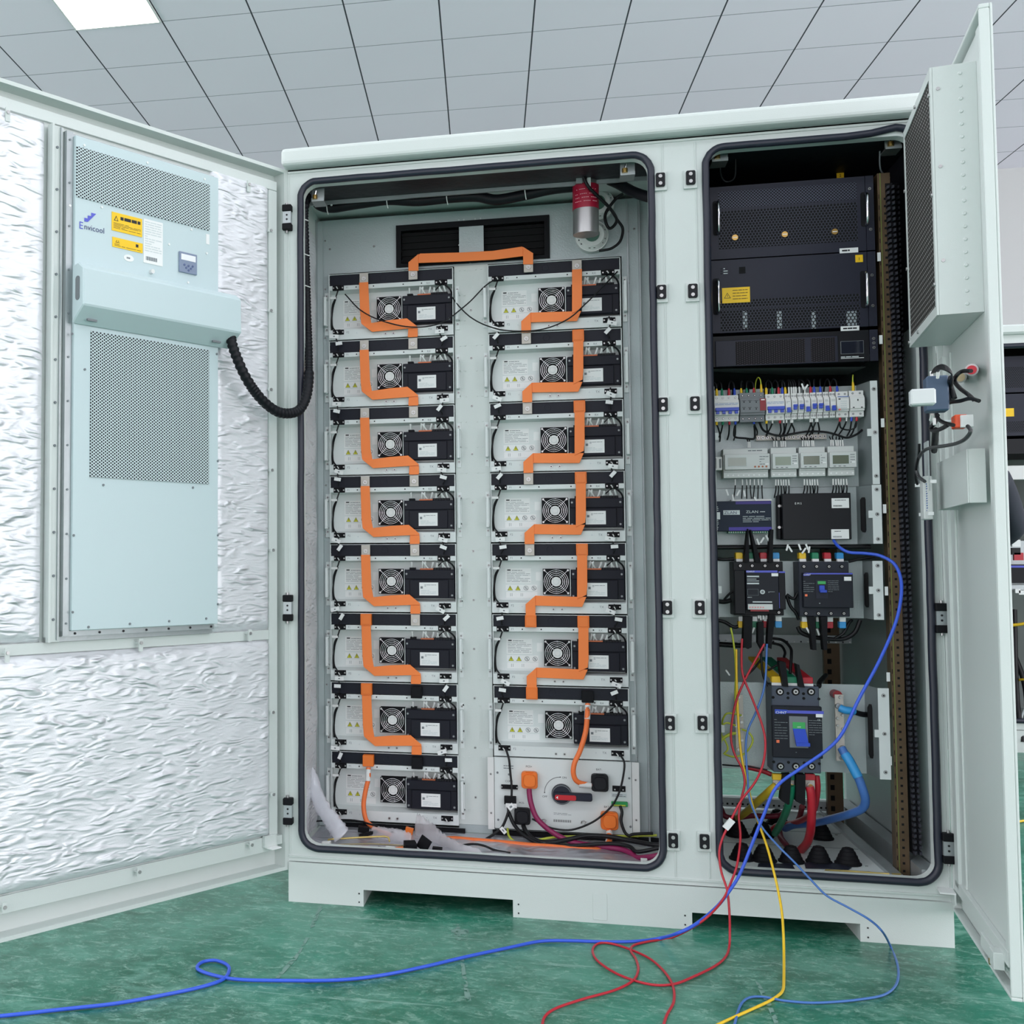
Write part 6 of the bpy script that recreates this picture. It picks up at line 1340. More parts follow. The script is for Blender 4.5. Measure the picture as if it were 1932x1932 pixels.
# heavy cables
cab6(((1362, 822, .14), (1395, 880, .13), (1440, 950, .12), (1520, 1100, .11), (1575, 1250, .11), (1590, 1330, .12), (1560, 1400, .14), (1450, 1450, .18), (1250, 1505, .26), (1080, 1540, .34), (900, 1560, .42), (820, 1590, .48)), .0112, BLU2, 'thick blue cable curving from the lower bolt of the busbar to the floor', name='power_cable', seg=12)
cab6(((1395, 880, .126), (1440, 950, .116), (1520, 1100, .106)), .0124, CYA, 'light blue shrink sleeve on the thick blue cable', name='shrink_sleeve', seg=12)
cab6(((1345, 435, .145), (1390, 455, .14), (1440, 462, .14), (1480, 468, .145)), .0105, CYA, 'light blue shrink sleeve on the black cable at the upper bolt', name='shrink_sleeve', seg=10)
cab6(((1470, 468, .145), (1540, 492, .16), (1600, 500, .185), (1660, 490, .24)), .0075, WIRE, 'thick black cable from the upper bolt through the slot', name='power_cable', seg=10)
cab6(((735, 1180, .115), (690, 1215, .12), (640, 1260, .14), (540, 1350, .20), (440, 1440, .34), (370, 1490, .46)), .0105, mat('mustard_cable', (206, 176, 42), .42), 'thick yellow cable slanting down left from the largest breaker', name='power_cable', seg=10)
cab6(((880, 1180, .115), (880, 1240, .12), (858, 1340, .13), (825, 1440, .18), (780, 1540, .26), (722, 1640, .36)), .0098, GRN, 'thick green cable curving down from the largest breaker', name='power_cable', seg=10)
cab6(((1052, 1190, .11), (1068, 1260, .11), (1075, 1400, .12), (1070, 1540, .14), (1060, 1640, .17), (1030, 1730, .21), (980, 1790, .25), (940, 1830, .28)), .0112, RED, 'thickest red cable dropping from the largest breaker to a gland', name='power_cable', seg=12)
cab6(((1120, 1085, .15), (1130, 1180, .15), (1120, 1300, .16), (1090, 1420, .20), (1020, 1490, .30), (900, 1540, .42), (760, 1560, .5), (700, 1600, .52), (690, 1650, .5)), .0085, RED, 'red cable curving behind the thickest red one', name='power_cable', seg=10)
cab6(((205, 1400, .52), (240, 1470, .5), (330, 1490, .5), (500, 1470, .52), (640, 1475, .52), (760, 1465, .52), (830, 1420, .5)), .0085, mat('dark_red_cable', (120, 34, 54), .45), 'dark red cable looping across the back of the floor', name='power_cable', seg=8)
cab6(((760, 1600, .42), (780, 1680, .36), (830, 1750, .30), (870, 1800, .27)), .0085, mat('dark_red_cable', (120, 34, 54), .45), 'dark red cable running into the third front gland', name='power_cable', seg=8)
cab6(((985, 1380, .3), (960, 1480, .38), (930, 1540, .44)), .008, mat('dull_red', (150, 60, 70), .45), 'short dull red cable behind the dark hanging barriers', name='power_cable', seg=8)
cab6(((370, 990, .21), (480, 1010, .20), (600, 1040, .19), (690, 1075, .18)), .0065, RED, 'red cable entering the lower left of the largest breaker', name='power_cable', seg=8)
cab6(((210, 980, .2), (330, 990, .19), (480, 1000, .18), (650, 1030, .17)), .0022, WIRE, 'thin black wire above the red cable left of the largest breaker', name='signal_cable', seg=6)
# black cables between the middle breakers and the largest one
for pts, r, lab in (
    (((135, 270, .17), (400, 268, .17), (700, 262, .17), (1000, 262, .17), (1300, 262, .17), (1640, 262, .17)), .0060, 'black cable loom running straight under the flat control boxes'),
    (((140, 370, .17), (220, 385, .165), (330, 380, .165)), .0045, 'short black cable at the upper left of the left middle breaker'),
    (((1430, 405, .165), (1540, 380, .165), (1680, 355, .165)), .0040, 'black cable rising to the right above the right middle breaker'),
    (((170, 785, .16), (240, 790, .155), (300, 775, .15)), .0065, 'thick black cable end at the left of the left middle breaker'),
    (((235, 770, .155), (290, 710, .15), (335, 680, .15)), .0032, 'thin black cable rising to the left middle breaker'),
    (((835, 730, .15), (870, 830, .15), (925, 900, .15), (950, 960, .155)), .0045, 'black cable between the two middle breakers, lower one'),
    (((835, 720, .15), (900, 760, .15), (940, 700, .15), (965, 680, .155)), .0040, 'black cable bridging the two middle breakers'),
    (((940, 1030, .17), (980, 1090, .17), (1100, 1130, .17), (1280, 1150, .17), (1400, 1140, .17), (1490, 1080, .17), (1540, 965, .17)), .0058, 'black cable bundle sagging below the right middle breaker'),
    (((1300, 1140, .165), (1380, 1090, .16), (1430, 1000, .16), (1460, 965, .165)), .0040, 'black cable joining the sagging bundle at its right'),
    (((145, 960, .17), (240, 985, .165), (320, 1030, .16), (370, 1025, .16), (410, 970, .155)), .0050, 'black cable under the left middle breaker with a bright wire below'),
    (((155, 1195, .30), (280, 1205, .30), (400, 1210, .30), (460, 1200, .30)), .0075, 'thick black cable in front of the perforated cross bar'),
    (((690, 1140, .25), (800, 1160, .24), (870, 1230, .22), (880, 1300, .2), (868, 1480, .17)), .0040, 'black cable arching down to the top of the largest breaker'),
    (((690, 1185, .25), (780, 1210, .24), (818, 1270, .22), (810, 1320, .2)), .0036, 'black cable arching inside the taller arch'),
    (((585, 1350, .20), (520, 1430, .2), (430, 1520, .2)), .0030, 'thin black wire slanting down left above the lowest tray'),
    (((595, 1250, .17), (590, 1320, .17), (612, 1500, .165), (660, 1600, .16)), .0034, 'dark wire hanging from the middle barrier to the largest breaker'),
    (((1145, 1600, .16), (1150, 1560, .2), (1185, 1520, .25), (1210, 1495, .3)), .0065, 'thick black cable behind the right of the largest breaker'),
    (((655, 1450, .2), (720, 1410, .2), (770, 1385, .2)), .0030, 'thin black wire beside the left fin-shaped barrier')):
    cab6(pts, r, WIRE, lab, C=C5, name='signal_cable')
G3 = 'white tags among the wiring of the trays'
rn = random.Random(8)
spots = [(C5, x, y) for x, y in ((560, 215), (600, 200), (650, 180), (840, 270), (870, 285), (960, 265), (1000, 300), (1030, 265), (1050, 290), (565, 920), (585, 935), (610, 930), (640, 925), (512, 1065), (1040, 1065), (1135, 1080), (270, 1500-30))]+[(C4, x, y) for x, y in ((265, 1470), (320, 1520), (370, 1475), (430, 1480), (540, 1540), (990, 455), (1020, 462))]
WHR = {0: 'above the left middle breaker', 3: 'above the gap of the middle breakers', 9: 'under the left middle breaker', 13: 'among the barriers'}
for i, (C, x, y) in enumerate(spots):
    q = C(x, y, .142); mb = M(); mb.T = Matrix.Rotation(rn.uniform(-.6, .6), 4, 'Y'); mb.box(-.0022, .0022, -.001, .001, -.009, .009, LAB)
    o = mb.build('wire_tag', loc=q, label='small white wire tag in the tangle around the middle breakers', cat='tag', group=G3)
cable('earth_wire', [C5(*p) for p in ((298, 1040, .12), (320, 1150, .12), (338, 1300, .12), (345, 1450, .12), (345, 1560, .125), (340, 1700, .13), (355, 1850, .13))], .0026, YGC, 'thin yellow-green wire hanging straight down to the earth bar', 6)
# rubber glands on the floor
GL = [(1400, 1607), (1441, 1610), (1493, 1612), (1545, 1613), (1600, 1616), (1392, 1563), (1438, 1564), (1550, 1568), (1467, 1540), (1352, 1556)]
g0 = None
for i, (x, y) in enumerate(GL):
    q = atZ(x, y+14, .1562)
    row = 'front row' if i < 5 else 'rear row'
    lab = f'black rubber cable gland cone in the {row}, {ORDN[i if i < 5 else [1, 2, 4, 3, 0][i-5]]} from the left'
    if g0 is None:
        g0 = thing('cable_gland', lab, 'cable gland', q, 0, 'black rubber gland cones on the floor'); m_ = M()
        prof = [(.034, 0), (.034, .004), (.030, .006), (.028, .014), (.026, .015), (.024, .024), (.022, .025), (.019, .034), (.017, .035), (.014, .042), (.010, .043)]
        for (r0, h0), (r1, h1) in zip(prof, prof[1:]): m_.cyl((0, 0, h0), (0, 0, h1+.0001), r0, BLK2, 20, r1)
        m_.build('cone', g0); M().cyl((0, 0, .043), (0, 0, .0445), .008, VOID, 12).build('mouth', g0)
    else: dup(g0, q, label=lab)
def flat(px, py, pts, m_, lab, nm, cat, z=.1595, h=.0016):
    P = [atZ(x, y, z) for x, y in pts]; M().prism([(p.x, p.y) for p in P], z-h, z, m_, 'z').build(nm, label=lab, cat=cat)
flat(0, 0, [(1431, 1629), (1494, 1629), (1502, 1643), (1428, 1640)], CHAR, 'grey cut rubber strip on the floor before the second gland', 'rubber_strip', 'strip')
flat(0, 0, [(1517, 1627), (1560, 1625), (1607, 1636), (1600, 1640), (1570, 1638), (1520, 1637)], CHAR, 'grey wavy rubber strip on the floor before the right glands', 'rubber_strip', 'strip')
M().tube([atZ(x, y, .163) for x, y in ((1555, 1646), (1558, 1642), (1605, 1644), (1660, 1648), (1700, 1650), (1698, 1654))], .0030, mat('gold_steel', (214, 190, 116), .3, .7), 6).build('hex_key', label='long brass-coloured hex key on the floor of the right compartment', cat='hex key')
cable('network_cable', Y((1670, 590, .19), (1678, 680, .18), (1687, 800, .17), (1692, 900, .16), (1699, 980, .15), (1698, 1020, .155), (1689, 1045, .17)), .0028, LGR, 'thin white cable hanging along the black slotted duct', 6)
for i, y in enumerate((485, 641, 798, 960, 1115, 1277, 1435)): q = atY(1658+(y-485)*.022, y, .124); M().box(q.x-.004, q.x+.004, .1205, .1245, q.z-.012, q.z+.012, LAB).build('duct_marker', label=f'white marker strip on the rack rail, {ORDN[i]} from the top', cat='marker', group='white markers on the rail')
cable('signal_cable', Y((1358, 300, .10), (1360, 330, .13), (1370, 343, .14), (1386, 335, .13), (1388, 300, .11)), .0030, WIRE, 'black wire loop hanging from the left stay bracket', 6)
cable('signal_cable', Y((1660, 285, .10), (1660, 310, .12), (1664, 325, .14), (1678, 335, .18)), .0022, GRY, 'grey wire hanging from the right stay bracket', 6)

# ================================================================ DOOR-MOUNTED DEVICES ON THE RIGHT
def R2(x, y, w): u, z = onR(x, y, w); dd = Vector((math.cos(RA), math.sin(RA), 0)); n = Vector((dd.y, -dd.x, 0)); return Vector(RHX)+dd*u+n*w+Vector((0, 0, z))
def Rc(cx, cy, w): return R2(1700+cx*.18634, 640+cy*.18634, w)          # coordinates of the close-up of the door devices
def dbox(mb, C, hx, hy, hz, m_):
    """box centred on C, aligned with the right door: hx along the door, hy out of it"""
    T0 = mb.T; mb.T = Matrix.Translation(C) @ Matrix.Rotation(RA, 4, 'Z'); mb.box(-hx, hx, -hy, hy, -hz, hz, m_); mb.T = T0; return mb
c0 = Rc(385, 520, .10)
t = thing('emergency_switch', 'grey-blue push switch body with clear cover and red terminals on the right door', 'switch', c0)
def RV(t, mb, name, **k):
    o = t.location
    for i, v in enumerate(mb.v): mb.v[i] = (v[0]-o.x, v[1]-o.y, v[2]-o.z)
    return mb.build(name, t, **k)
SLB = mat('slate_blue', (62, 82, 106), .5); CLR = mat('clear_grey_plastic', (200, 206, 206), .25)
RV(t, dbox(M(), Rc(355, 560, .11), .022, .020, .036, SLB), 'body', bevel=.003)
RV(t, dbox(M(), Rc(215, 590, .15), .014, .022, .016, CLR), 'clear_cover', bevel=.003)
RV(t, dbox(dbox(M(), Rc(410, 585, .09), .020, .014, .020, LGR), Rc(480, 570, .08), .006, .010, .016, BLK2), 'contact_block', bevel=.002)
RV(t, dbox(dbox(M(), Rc(325, 455, .11), .012, .010, .007, RED), Rc(325, 705, .11), .012, .010, .007, RED), 'terminals', bevel=.002)
for i, ((x, y), (x2, y2)) in enumerate((((290, 440), (278, 395)), ((315, 425), (305, 330)), ((335, 415), (330, 375)), ((370, 395), (375, 330)), ((300, 820), (315, 760)), ((340, 870), (335, 800)))):
    RV(t, M().tube([Rc(x, y, .112), Rc(x2, y2, .112)], .0030, WHT, 6), 'wire_tag')
rn = random.Random(2)
for i in range(5):
    cable('signal_cable', [Rc(*p) for p in ((310+i*16, 345-i*5, .112), (350+i*12, 285-i*4+i*8, .115), (430+i*8, 262+i*14, .11), (500+i*3, 320+i*8, .10), (515-i*2, 400, .09), (505, 480+i*6, .085))], .0019, WIRE, f'thin black wire arching over the switch on the right door, {ORDN[i]} from outside', 6)
cable('signal_cable', [Rc(*p) for p in ((505, 390, .09), (500, 470, .085), (540, 600, .08))], .0055, WIRE, 'bundled black wires dropping beside the door switch', 8)
cable('signal_cable', [Rc(*p) for p in ((710, 322, .05), (620, 325, .06), (560, 370, .07), (545, 430, .07), (600, 500, .065), (680, 560, .06), (745, 620, .05))], .0042, WIRE, 'black cable curving from the upper door lamp towards the slot', 8)
cable('signal_cable', [Rc(*p) for p in ((790, 625, .05), (700, 600, .06), (600, 625, .07), (500, 640, .08), (400, 680, .09), (360, 740, .09), (380, 810, .09), (450, 850, .09), (530, 870, .085))], .0040, WIRE, 'black cable loop below the door switch', 8)
cable('signal_cable', [Rc(*p) for p in ((370, 770, .09), (340, 850, .09), (300, 900, .09), (340, 930, .09), (420, 900, .09), (470, 870, .09))], .0045, WIRE, 'black wire tangle hanging under the door switch', 8)
cable('signal_cable', [Rc(*p) for p in ((350, 920, .08), (345, 1000, .07), (335, 1130, .06))], .0070, WIRE, 'thick black cable going down behind the small controller', 8)
cable('signal_cable', [Rc(*p) for p in ((675, 880, .05), (705, 930, .05), (650, 1010, .055), (560, 1055, .06), (440, 1080, .065), (300, 1100, .075), (220, 1140, .085), (170, 1220, .09), (150, 1300, .09), (180, 1390, .085), (240, 1440, .08))], .0040, mat('dark_grey_cable', (60, 62, 64), .35), 'dark grey cable sweeping from the orange lamp holder to the small controller', 8)
cable('signal_cable', [Rc(*p) for p in ((185, 1060, .09), (180, 1180, .09), (155, 1300, .09), (150, 1400, .085), (165, 1470, .08))], .0030, WIRE, 'thin black cable down the edge of the small controller', 6)
for nm, p, m_, lab in (('a', (715, 310), RED, 'red-ringed metal back of the upper door indicator lamp'), ('b', (600, 385), mat('dull_steel', (160, 148, 118), .35, .7), 'metal back of the door indicator lamp below the red-ringed one')):
    a, b = Rc(*p, .020), Rc(*p, -.004); t = thing('indicator_lamp', lab, 'indicator lamp', a, 0, 'lamp backs on the right door'); dv = (a-b)
    RV(t, M().cyl(b, a, .013, STEEL, 14), 'barrel'); RV(t, M().cyl(a, a+dv*.35, .0095, m_, 14), 'ring')
a = Rc(590, 835, .05); t = thing('buzzer_plug', 'bright orange connector on the right door', 'connector', a)
RV(t, dbox(M(), Rc(590, 838, .045), .020, .012, .014, mat('signal_orange', (236, 84, 38), .4)), 'orange_body', bevel=.002); RV(t, dbox(M(), Rc(665, 830, .035), .006, .012, .013, LAB), 'collar', bevel=.001)
RV(t, M().tube([Rc(520, 830, .05), Rc(440, 832, .06)], .0035, LABG, 6), 'tail')
a = Rc(250, 1610, .075); t = thing('door_controller', 'narrow grey metal box with blue printed label on the right door', 'controller', a)
RV(t, dbox(M(), Rc(258, 1610, .065), .026, .010, .052, LGR), 'housing', bevel=.002)
m_ = M(); m_.T = Matrix.Translation(Rc(262, 1600, .0755)) @ Matrix.Rotation(RA, 4, 'Z'); m_.lines(-.008, .012, -.034, .034, 12, -.0005, mat('print_blue', (70, 110, 180), .5), .55, 3); RV(t, m_, 'label')
m_ = M()
for p in ((170, 1480), (235, 1465), (262, 1465), (325, 1440), (210, 1775), (300, 1765)): dbox(m_, Rc(*p, .064), .005, .006, .004, LAB)
RV(t, m_, 'corner_lugs')
t = thing('clear_plate', 'small clear plastic plate above the narrow grey box on the right door', 'plate', Rc(270, 1280, .07)); RV(t, dbox(M(), Rc(262, 1290, .062), .028, .0015, .060, mat('clear_plate', (206, 216, 216), .3, alpha=.6)), 'plate')

# ================================================================ LOOSE CABLES RUNNING OUT ONTO THE FLOOR
def run(label, pts, r, m_, seg=8, tags=()):
    """points (x, y, depth) in the cabinet, (x, y) where it lies on the floor"""
    P = []
    for p in pts: P.append(atY(*p) if len(p) == 3 else atZ(p[0], p[1], r+.0012))
    if tags:
        t = thing('loose_cable', label, 'cable'); M().tube(cat_rom(P, 7), r, m_, seg).build('cable_sheath', t)
        for a, b in tags: M().box(-.008, .008, -.004, .004, -.015, .015, LAB).build('cable_tag', t, loc=(atY(*a)+atY(*b))/2).rotation_euler = (0, R(38), 0)
    else: M().tube(cat_rom(P, 7), r, m_, seg).build('loose_cable', label=label, cat='cable')
run('bright blue network cable from the black control box down and across the floor', [(1573, 1020, .15), (1583, 1032, .12), (1602, 1042, .10), (1632, 1044, .08), (1662, 1049, .06), (1688, 1065, .04), (1700, 1095, .02), (1699, 1135, 0), (1688, 1180, -.01), (1660, 1245, -.03), (1620, 1320, -.04), (1590, 1382, -.045), (1560, 1415, -.05), (1510, 1450, -.05), (1465, 1485, -.06), (1440, 1540, -.06), (1418, 1595, -.06), (1400, 1640, -.065), (1385, 1668, -.075), (1355, 1708, -.10), (1315, 1742, -.15), (1280, 1760, -.17), (1245, 1770), (1200, 1776), (1140, 1777), (1080, 1775), (1020, 1776), (960, 1788), (880, 1805), (800, 1824), (720, 1840), (640, 1849), (540, 1850), (450, 1848), (400, 1839), (373, 1828), (380, 1816), (405, 1812), (428, 1820), (432, 1832), (420, 1848), (380, 1862), (310, 1877), (220, 1893), (120, 1904), (20, 1915), (-60, 1922)], .0042, BLU, 10)
run('red wire with white tag, looping on the floor at the front', [(1442, 1215, .10), (1420, 1255, .09), (1402, 1290, .08), (1387, 1330, .08), (1379, 1385, .07), (1385, 1420, .06), (1400, 1450, .05), (1405, 1478, .04), (1398, 1510, .03), (1394, 1540, .02), (1397, 1580, 0), (1391, 1630, -.05), (1381, 1660, -.065), (1362, 1700, -.10), (1325, 1738, -.15), (1270, 1768), (1225, 1776), (1197, 1783), (1190, 1793), (1200, 1810), (1204, 1830), (1194, 1850), (1160, 1868), (1100, 1885), (1050, 1902), (1028, 1918), (1022, 1940)], .0030, RED, tags=())
run('red wire with white tag at its lower bend, making the big loop on the floor', [(1400, 1205, .10), (1399, 1240, .09), (1402, 1275, .08), (1420, 1320, .07), (1437, 1365, .06), (1444, 1400, .05), (1440, 1440, .03), (1425, 1475, .01), (1400, 1508, -.01), (1385, 1535, -.02), (1373, 1560, -.03), (1362, 1585, -.04), (1357, 1610, -.05), (1361, 1645, -.06), (1372, 1680, -.08), (1376, 1720, -.10), (1377, 1755, -.13), (1376, 1785, -.15), (1369, 1805), (1350, 1822), (1310, 1842), (1270, 1857), (1225, 1857), (1170, 1840), (1130, 1815), (1118, 1795), (1125, 1782), (1145, 1779), (1180, 1788), (1225, 1808), (1255, 1835), (1270, 1862), (1271, 1890), (1258, 1915), (1250, 1940)], .0030, RED, tags=(((1380, 1548, -.028), (1370, 1562, -.034)),))
run('yellow wire falling out of the right compartment onto the floor', [(1389, 1225, .10), (1390, 1290, .09), (1393, 1360, .08), (1398, 1420, .07), (1408, 1470, .05), (1420, 1520, .03), (1434, 1560, .02), (1448, 1600, -.01), (1460, 1645, -.06), (1468, 1680, -.08), (1475, 1720, -.12), (1478, 1760, -.17), (1479, 1800, -.22), (1479, 1845), (1477, 1868), (1466, 1880), (1445, 1892), (1410, 1908), (1370, 1926), (1340, 1940)], .0032, YCB)
run('thin blue wire making the wide loop on the floor at the right', [(1447, 1215, .11), (1443, 1290, .09), (1428, 1340, .08), (1412, 1375, .07), (1407, 1410, .06), (1410, 1460, .05), (1414, 1505, .03), (1427, 1540, .02), (1441, 1565, 0), (1470, 1598, -.03), (1500, 1628, -.055), (1530, 1660, -.07), (1560, 1690, -.09), (1600, 1712, -.12), (1640, 1735, -.16), (1665, 1758, -.21), (1680, 1785), (1692, 1815), (1695, 1840), (1688, 1862), (1665, 1878), (1620, 1886), (1580, 1890), (1530, 1892), (1480, 1888), (1440, 1881), (1415, 1882), (1400, 1892), (1392, 1910), (1384, 1940)], .0028, BLU2)

# ================================================================ SECOND CABINET BEHIND, SEEN PAST THE RIGHT DOOR
BX, BYY = 2.87, 3.30
c2 = thing('electrical_cabinet', 'second grey battery cabinet standing open in the background at the right edge', 'cabinet', (BX, BYY, 0), R(0))
f = M(); rrframe(f, 0, .70, .115, 2.17, (.07, .66, .17, 2.10), .045, 0, .03, PAINT); rrframe(f, -1.15, 0, .115, 2.17, (-1.10, -.07, .17, 2.10), .045, 0, .03, PAINT); f.build('front_frame', c2)
M().box(-1.16, .71, -.04, 1.0, 2.165, 2.215, PAINT).build('roof', c2, bevel=.01)
M().box(-1.15, .70, 0, 1.0, 0, .112, PAINT).build('plinth', c2)
M().box(-1.15, -1.14, .03, 1.0, .113, 2.164, PAINT).box(.69, .70, .03, 1.0, .113, 2.164, PAINT).box(-1.14, .69, .98, 1.0, .113, 2.164, PAINT).box(-.01, .0, .03, .98, .113, 2.164, FOAM).box(0, .69, .03, .98, 2.14, 2.16, FOAM).build('shell', c2)
M().tube([(p[0], -.006, p[1]) for p in rrect(.062, .668, .162, 2.108, .05, 6)], .013, GASK, 8, closed=True).build('gasket', c2)
def bg(z0, z1, lab, nm='power_module', face=CHAR, grid=None, y=.12, x0=.09, x1=.60):
    t = thing(nm, lab, nm.replace('_', ' '), (BX, BYY, 0)); M().box(x0, x1, y, y+.4, z0, z1, face).build('housing', t)
    for a, b in grid or []: M().box(x0+.03, x1-.03, y-.001, y, a, b, HEX).build('honeycomb_grille', t)
    return t
def bz(y): return atY(1915, y, BYY+.12).z
bg(bz(740), bz(672), 'upper dark power module in the background cabinet', grid=[(bz(732), bz(692))])
t = bg(bz(822), bz(743), 'lower dark power module with yellow sticker in the background cabinet', grid=[(bz(815), bz(795))])
q = atY(1906, 778, BYY+.118); M().box(q.x-.035-BX, q.x+.018-BX, .118, .1195, q.z-.022, q.z+.022, YEL).build('warning_label', t)
bg(bz(856), bz(828), 'flat dark controller in the background cabinet', 'rack_controller', BLK)
q0, q1 = atY(1890, 905, BYY+.12), atY(1945, 878, BYY+.12)
bt = thing('circuit_breaker', 'white breakers with coloured wires in the background cabinet', 'circuit breaker', (BX, BYY, 0)); M().box(q0.x-BX, q1.x-BX, .12, .17, q0.z, q1.z, WHT).build('body', bt)
for i, m_ in enumerate((YCB, GRN, RED, LBLU)): x = q0.x+.22+i*.05-BX; M().tube([(x, .14, q1.z), (x, .14, q1.z+.05)], .012, m_, 6).build('wire', bt)
M().box(q0.x+.2-BX, q1.x-BX, .112, .12, q0.z+.02, q0.z+.035, LBLU).build('lever', bt)
t = bg(bz(1100), bz(1065), 'dark breaker with purple stripe in the background cabinet', 'moulded_breaker', BLK); M().box(.09, .6, .118, .12, bz(1071), bz(1067), PUR).build('stripe', t)
for y0_, y1_ in ((1076, 1074), (1083, 1081)): M().box(atY(1914, 0, BYY).x-BX, atY(1928, 0, BYY).x-BX, .117, .1195, bz(y0_), bz(y1_), LAB).build('print', t)
M().box(.09, .60, .20, .21, bz(1110), bz(1020), ZINC).build('back_plate', c2); M().box(.09, .60, .11, .14, bz(1113), bz(1104), ZINC).build('cross_bar', c2)
for i, (x, y, m_, r) in enumerate(((1916, 1025, LAB, .02), (1921, 1050, RED, .022), (1916, 1040, WIRE, .02), (1926, 1118, LAB, .012), (1919, 1115, LAB, .012))):
    q = atY(x, y, BYY+.10); M().box(-r, r, -.01, .01, -r*.9, r*.9, m_).build('terminal_cover', loc=q, label=f'small {["white", "red", "black", "white", "white"][i]} cover in the wiring of the background cabinet, {ORDN[i]} from the top', cat='cover')
for i, (pts, m_, r) in enumerate(((((1905, 1180, .1), (1925, 1178, .08), (1945, 1174, .06)), YCB, .014), (((1914, 1150, .12), (1916, 1250, .08), (1920, 1330, .06), (1930, 1400, .0)), WIRE, .02), (((1918, 1284, .1), (1930, 1282, .05), (1945, 1285, .0)), YCB, .010), (((1920, 1375, .05), (1930, 1345, .05), (1945, 1320, .0)), LABG, .010), (((1922, 1482, -.05), (1935, 1486, -.1), (1950, 1485, -.15)), RED, .014), (((1918, 1450, .0), (1930, 1468, -.05), (1950, 1475, -.1)), WIRE, .016), (((1912, 1230, .2), (1935, 1300, .15), (1940, 1400, .1)), WIRE, .022))):
    cable('signal_cable', [atY(x, y, BYY+d) for x, y, d in pts], r*.6, m_, f'{["yellow", "thick black", "lower yellow", "white", "red", "black", "second thick black"][i]} cable hanging in the background cabinet', 6)
cable('loose_cable', [atZ(x, y, .008) for x, y in ((1905, 1549), (1920, 1550), (1935, 1548), (1960, 1545))], .0045, YCB, 'yellow wire lying on the green floor before the background cabinet', 6)
# worker in dark jacket between the doors, only an arm's width in view
pr_ = thing('person', 'person in a dark grey jacket standing at the background cabinet', 'person', (0, 0, 0))
pc = atY(1904, 1000, 2.95); px, py = pc.x-.195, pc.y; pr_.location = (px, py, 0)
def body_mesh():
    V = {'pel': (0, 0, .93, .135, .105), 'sp': (0, -.005, 1.12, .135, .10), 'ch': (0, 0, 1.32, .165, .11), 'nk': (0, .0, 1.46, .060, .058), 'hd0': (0, .02, 1.54, .068, .075), 'hd': (0, .03, 1.62, .078, .092), 'hd2': (0, .02, 1.70, .055, .065),
         'shl': (-.17, 0, 1.39, .062, .06), 'ell': (-.24, .03, 1.13, .048, .046), 'wrl': (-.20, .20, .98, .032, .030), 'hal': (-.19, .26, .96, .03, .022),
         'shr': (.17, 0, 1.39, .062, .06), 'elr': (.25, .04, 1.14, .048, .046), 'wrr': (.20, .24, 1.04, .032, .030), 'har': (.19, .30, 1.04, .03, .022),
         'hpl': (-.09, 0, .86, .095, .09), 'knl': (-.10, -.01, .48, .062, .065), 'anl': (-.10, .01, .10, .042, .045), 'tol': (-.11, .15, .04, .035, .028),
         'hpr': (.09, 0, .86, .095, .09), 'knr': (.10, .0, .48, .062, .065), 'anr': (.11, .02, .10, .042, .045), 'tor': (.12, .16, .04, .035, .028)}
    E = [('pel', 'sp'), ('sp', 'ch'), ('ch', 'nk'), ('nk', 'hd0'), ('hd0', 'hd'), ('hd', 'hd2'), ('ch', 'shl'), ('shl', 'ell'), ('ell', 'wrl'), ('wrl', 'hal'), ('ch', 'shr'), ('shr', 'elr'), ('elr', 'wrr'), ('wrr', 'har'), ('pel', 'hpl'), ('hpl', 'knl'), ('knl', 'anl'), ('anl', 'tol'), ('pel', 'hpr'), ('hpr', 'knr'), ('knr', 'anr'), ('anr', 'tor')]
    ks = list(V); me = bpy.data.meshes.new('body'); me.from_pydata([V[k][:3] for k in ks], [(ks.index(a), ks.index(b)) for a, b in E], [])
    o = bpy.data.objects.new('body', me); COL.objects.link(o); o.parent = pr_
    sk = o.modifiers.new('skin', 'SKIN'); sk.use_smooth_shade = True; sb_ = o.modifiers.new('sub', 'SUBSURF'); sb_.levels = 2; sb_.render_levels = 2
    if not me.skin_vertices:
        import bmesh
        bm = bmesh.new(); bm.from_mesh(me); bm.verts.layers.skin.verify(); bm.to_mesh(me); bm.free()
    for i, k in enumerate(ks): me.skin_vertices[0].data[i].radius = V[k][3:5]
    me.skin_vertices[0].data[0].use_root = True
    dg = bpy.context.evaluated_depsgraph_get(); ev = bpy.data.meshes.new_from_object(o.evaluated_get(dg)); v = [tuple(p.co) for p in ev.vertices]; fs = [tuple(p.vertices) for p in ev.polygons]
    bpy.data.objects.remove(o); return v, fs
JK = mat('dark_jacket', (52, 56, 66), .8, bump=.3, bscale=40); TR = mat('dark_trousers', (34, 38, 48), .85); SKN = mat('skin', (196, 150, 124), .5); HR = mat('black_hair', (24, 20, 20), .6)
v, fs = body_mesh()
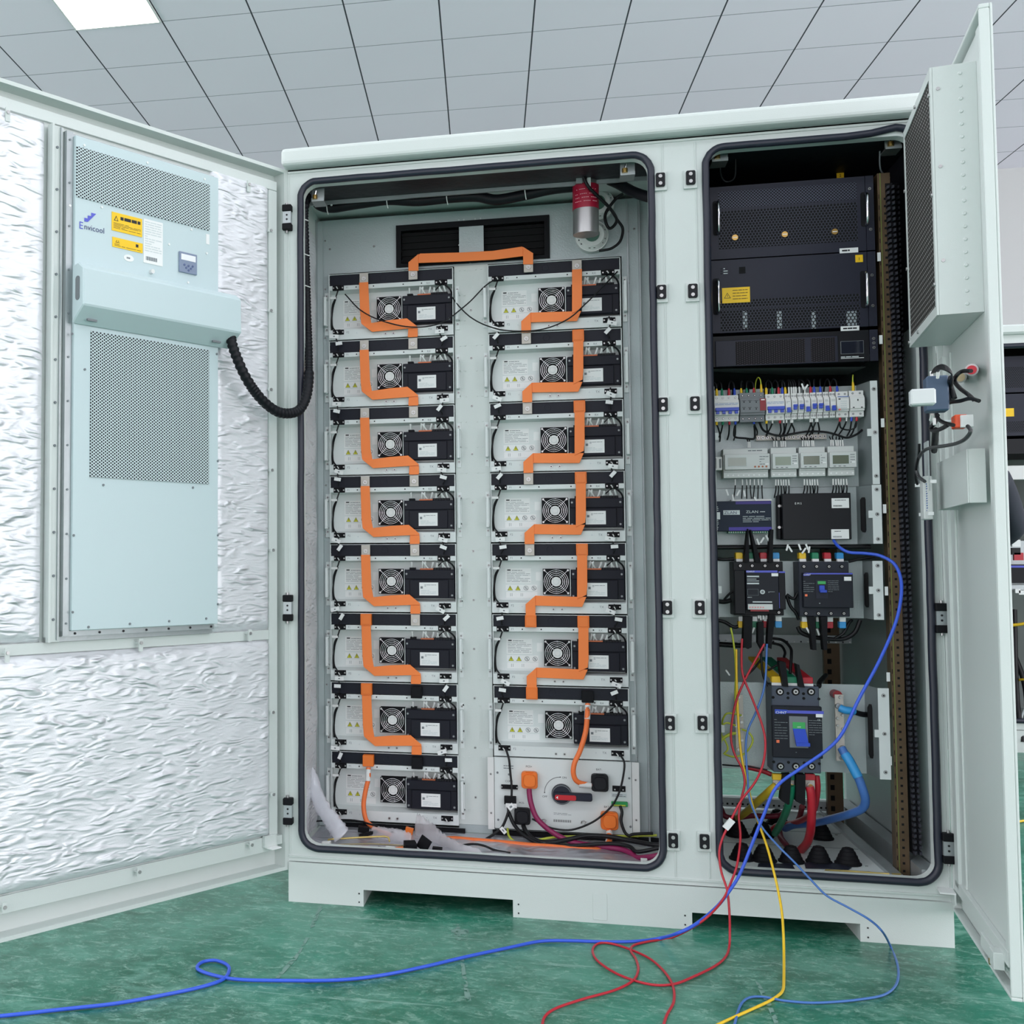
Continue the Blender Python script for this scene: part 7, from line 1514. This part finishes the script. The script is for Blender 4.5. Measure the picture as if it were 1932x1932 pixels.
def cm(f): return sum(v[k][2] for k in f)/len(f), sum(v[k][1] for k in f)/len(f)
b = M()
for f in fs:
    z, y = cm(f); m_ = SKN if (z > 1.47 or (y > .205 and .9 < z < 1.1)) else JK if z > .80 else TR if z > .09 else BLK2
    b.f.append(f); b.mi.append(b.m(m_)); b.sm.append(True)
b.v = v
b.build('body', pr_)
# hair cap, ears, nose, jacket collar
def ell(mb, c, r, m_, n=14, k=9, z0=-1.0):
    vs = []; 
    for j in range(k+1):
        ph = math.asin(z0)+(math.pi/2-math.asin(z0))*j/k
        for i in range(n): a = 2*math.pi*i/n; vs.append((c[0]+r[0]*math.cos(ph)*math.cos(a), c[1]+r[1]*math.cos(ph)*math.sin(a), c[2]+r[2]*math.sin(ph)))
    mb.add(vs, [(j*n+i, j*n+(i+1) % n, (j+1)*n+(i+1) % n, (j+1)*n+i) for j in range(k) for i in range(n)], m_, True); return mb
ell(M(), (0, .005, 1.645), (.088, .100, .095), HR, z0=-.1).build('hair', pr_)
h = M(); ell(h, (0, .118, 1.61), (.012, .016, .020), SKN)
for s_ in (-1, 1): ell(h, (s_*.080, .02, 1.615), (.010, .020, .028), SKN); ell(h, (s_*.032, .108, 1.632), (.011, .006, .007), LAB); ell(h, (s_*.032, .114, 1.632), (.005, .003, .005), TXT)
ell(h, (0, .110, 1.575), (.022, .006, .005), mat('lips', (170, 96, 90), .5)); h.build('face', pr_)
for s_, wy, wz in ((-1, .27, .955), (1, .31, 1.035)):
    fg = M()
    for i in range(4): x = s_*(.175+i*.011); L_ = (.030, .036, .034, .026)[i]; fg.tube([(x, wy, wz), (x, wy+L_*.6, wz-.004), (x-s_*.002, wy+L_, wz-.018), (x-s_*.003, wy+L_*.9, wz-.032)], [.0075, .007, .0065, .005], SKN, 6)
    fg.tube([(s_*.168, wy-.02, wz), (s_*.155, wy+.005, wz-.006), (s_*.152, wy+.02, wz-.018)], [.009, .008, .006], SKN, 6); fg.build('fingers', pr_)
pr_.rotation_euler.z = R(0)
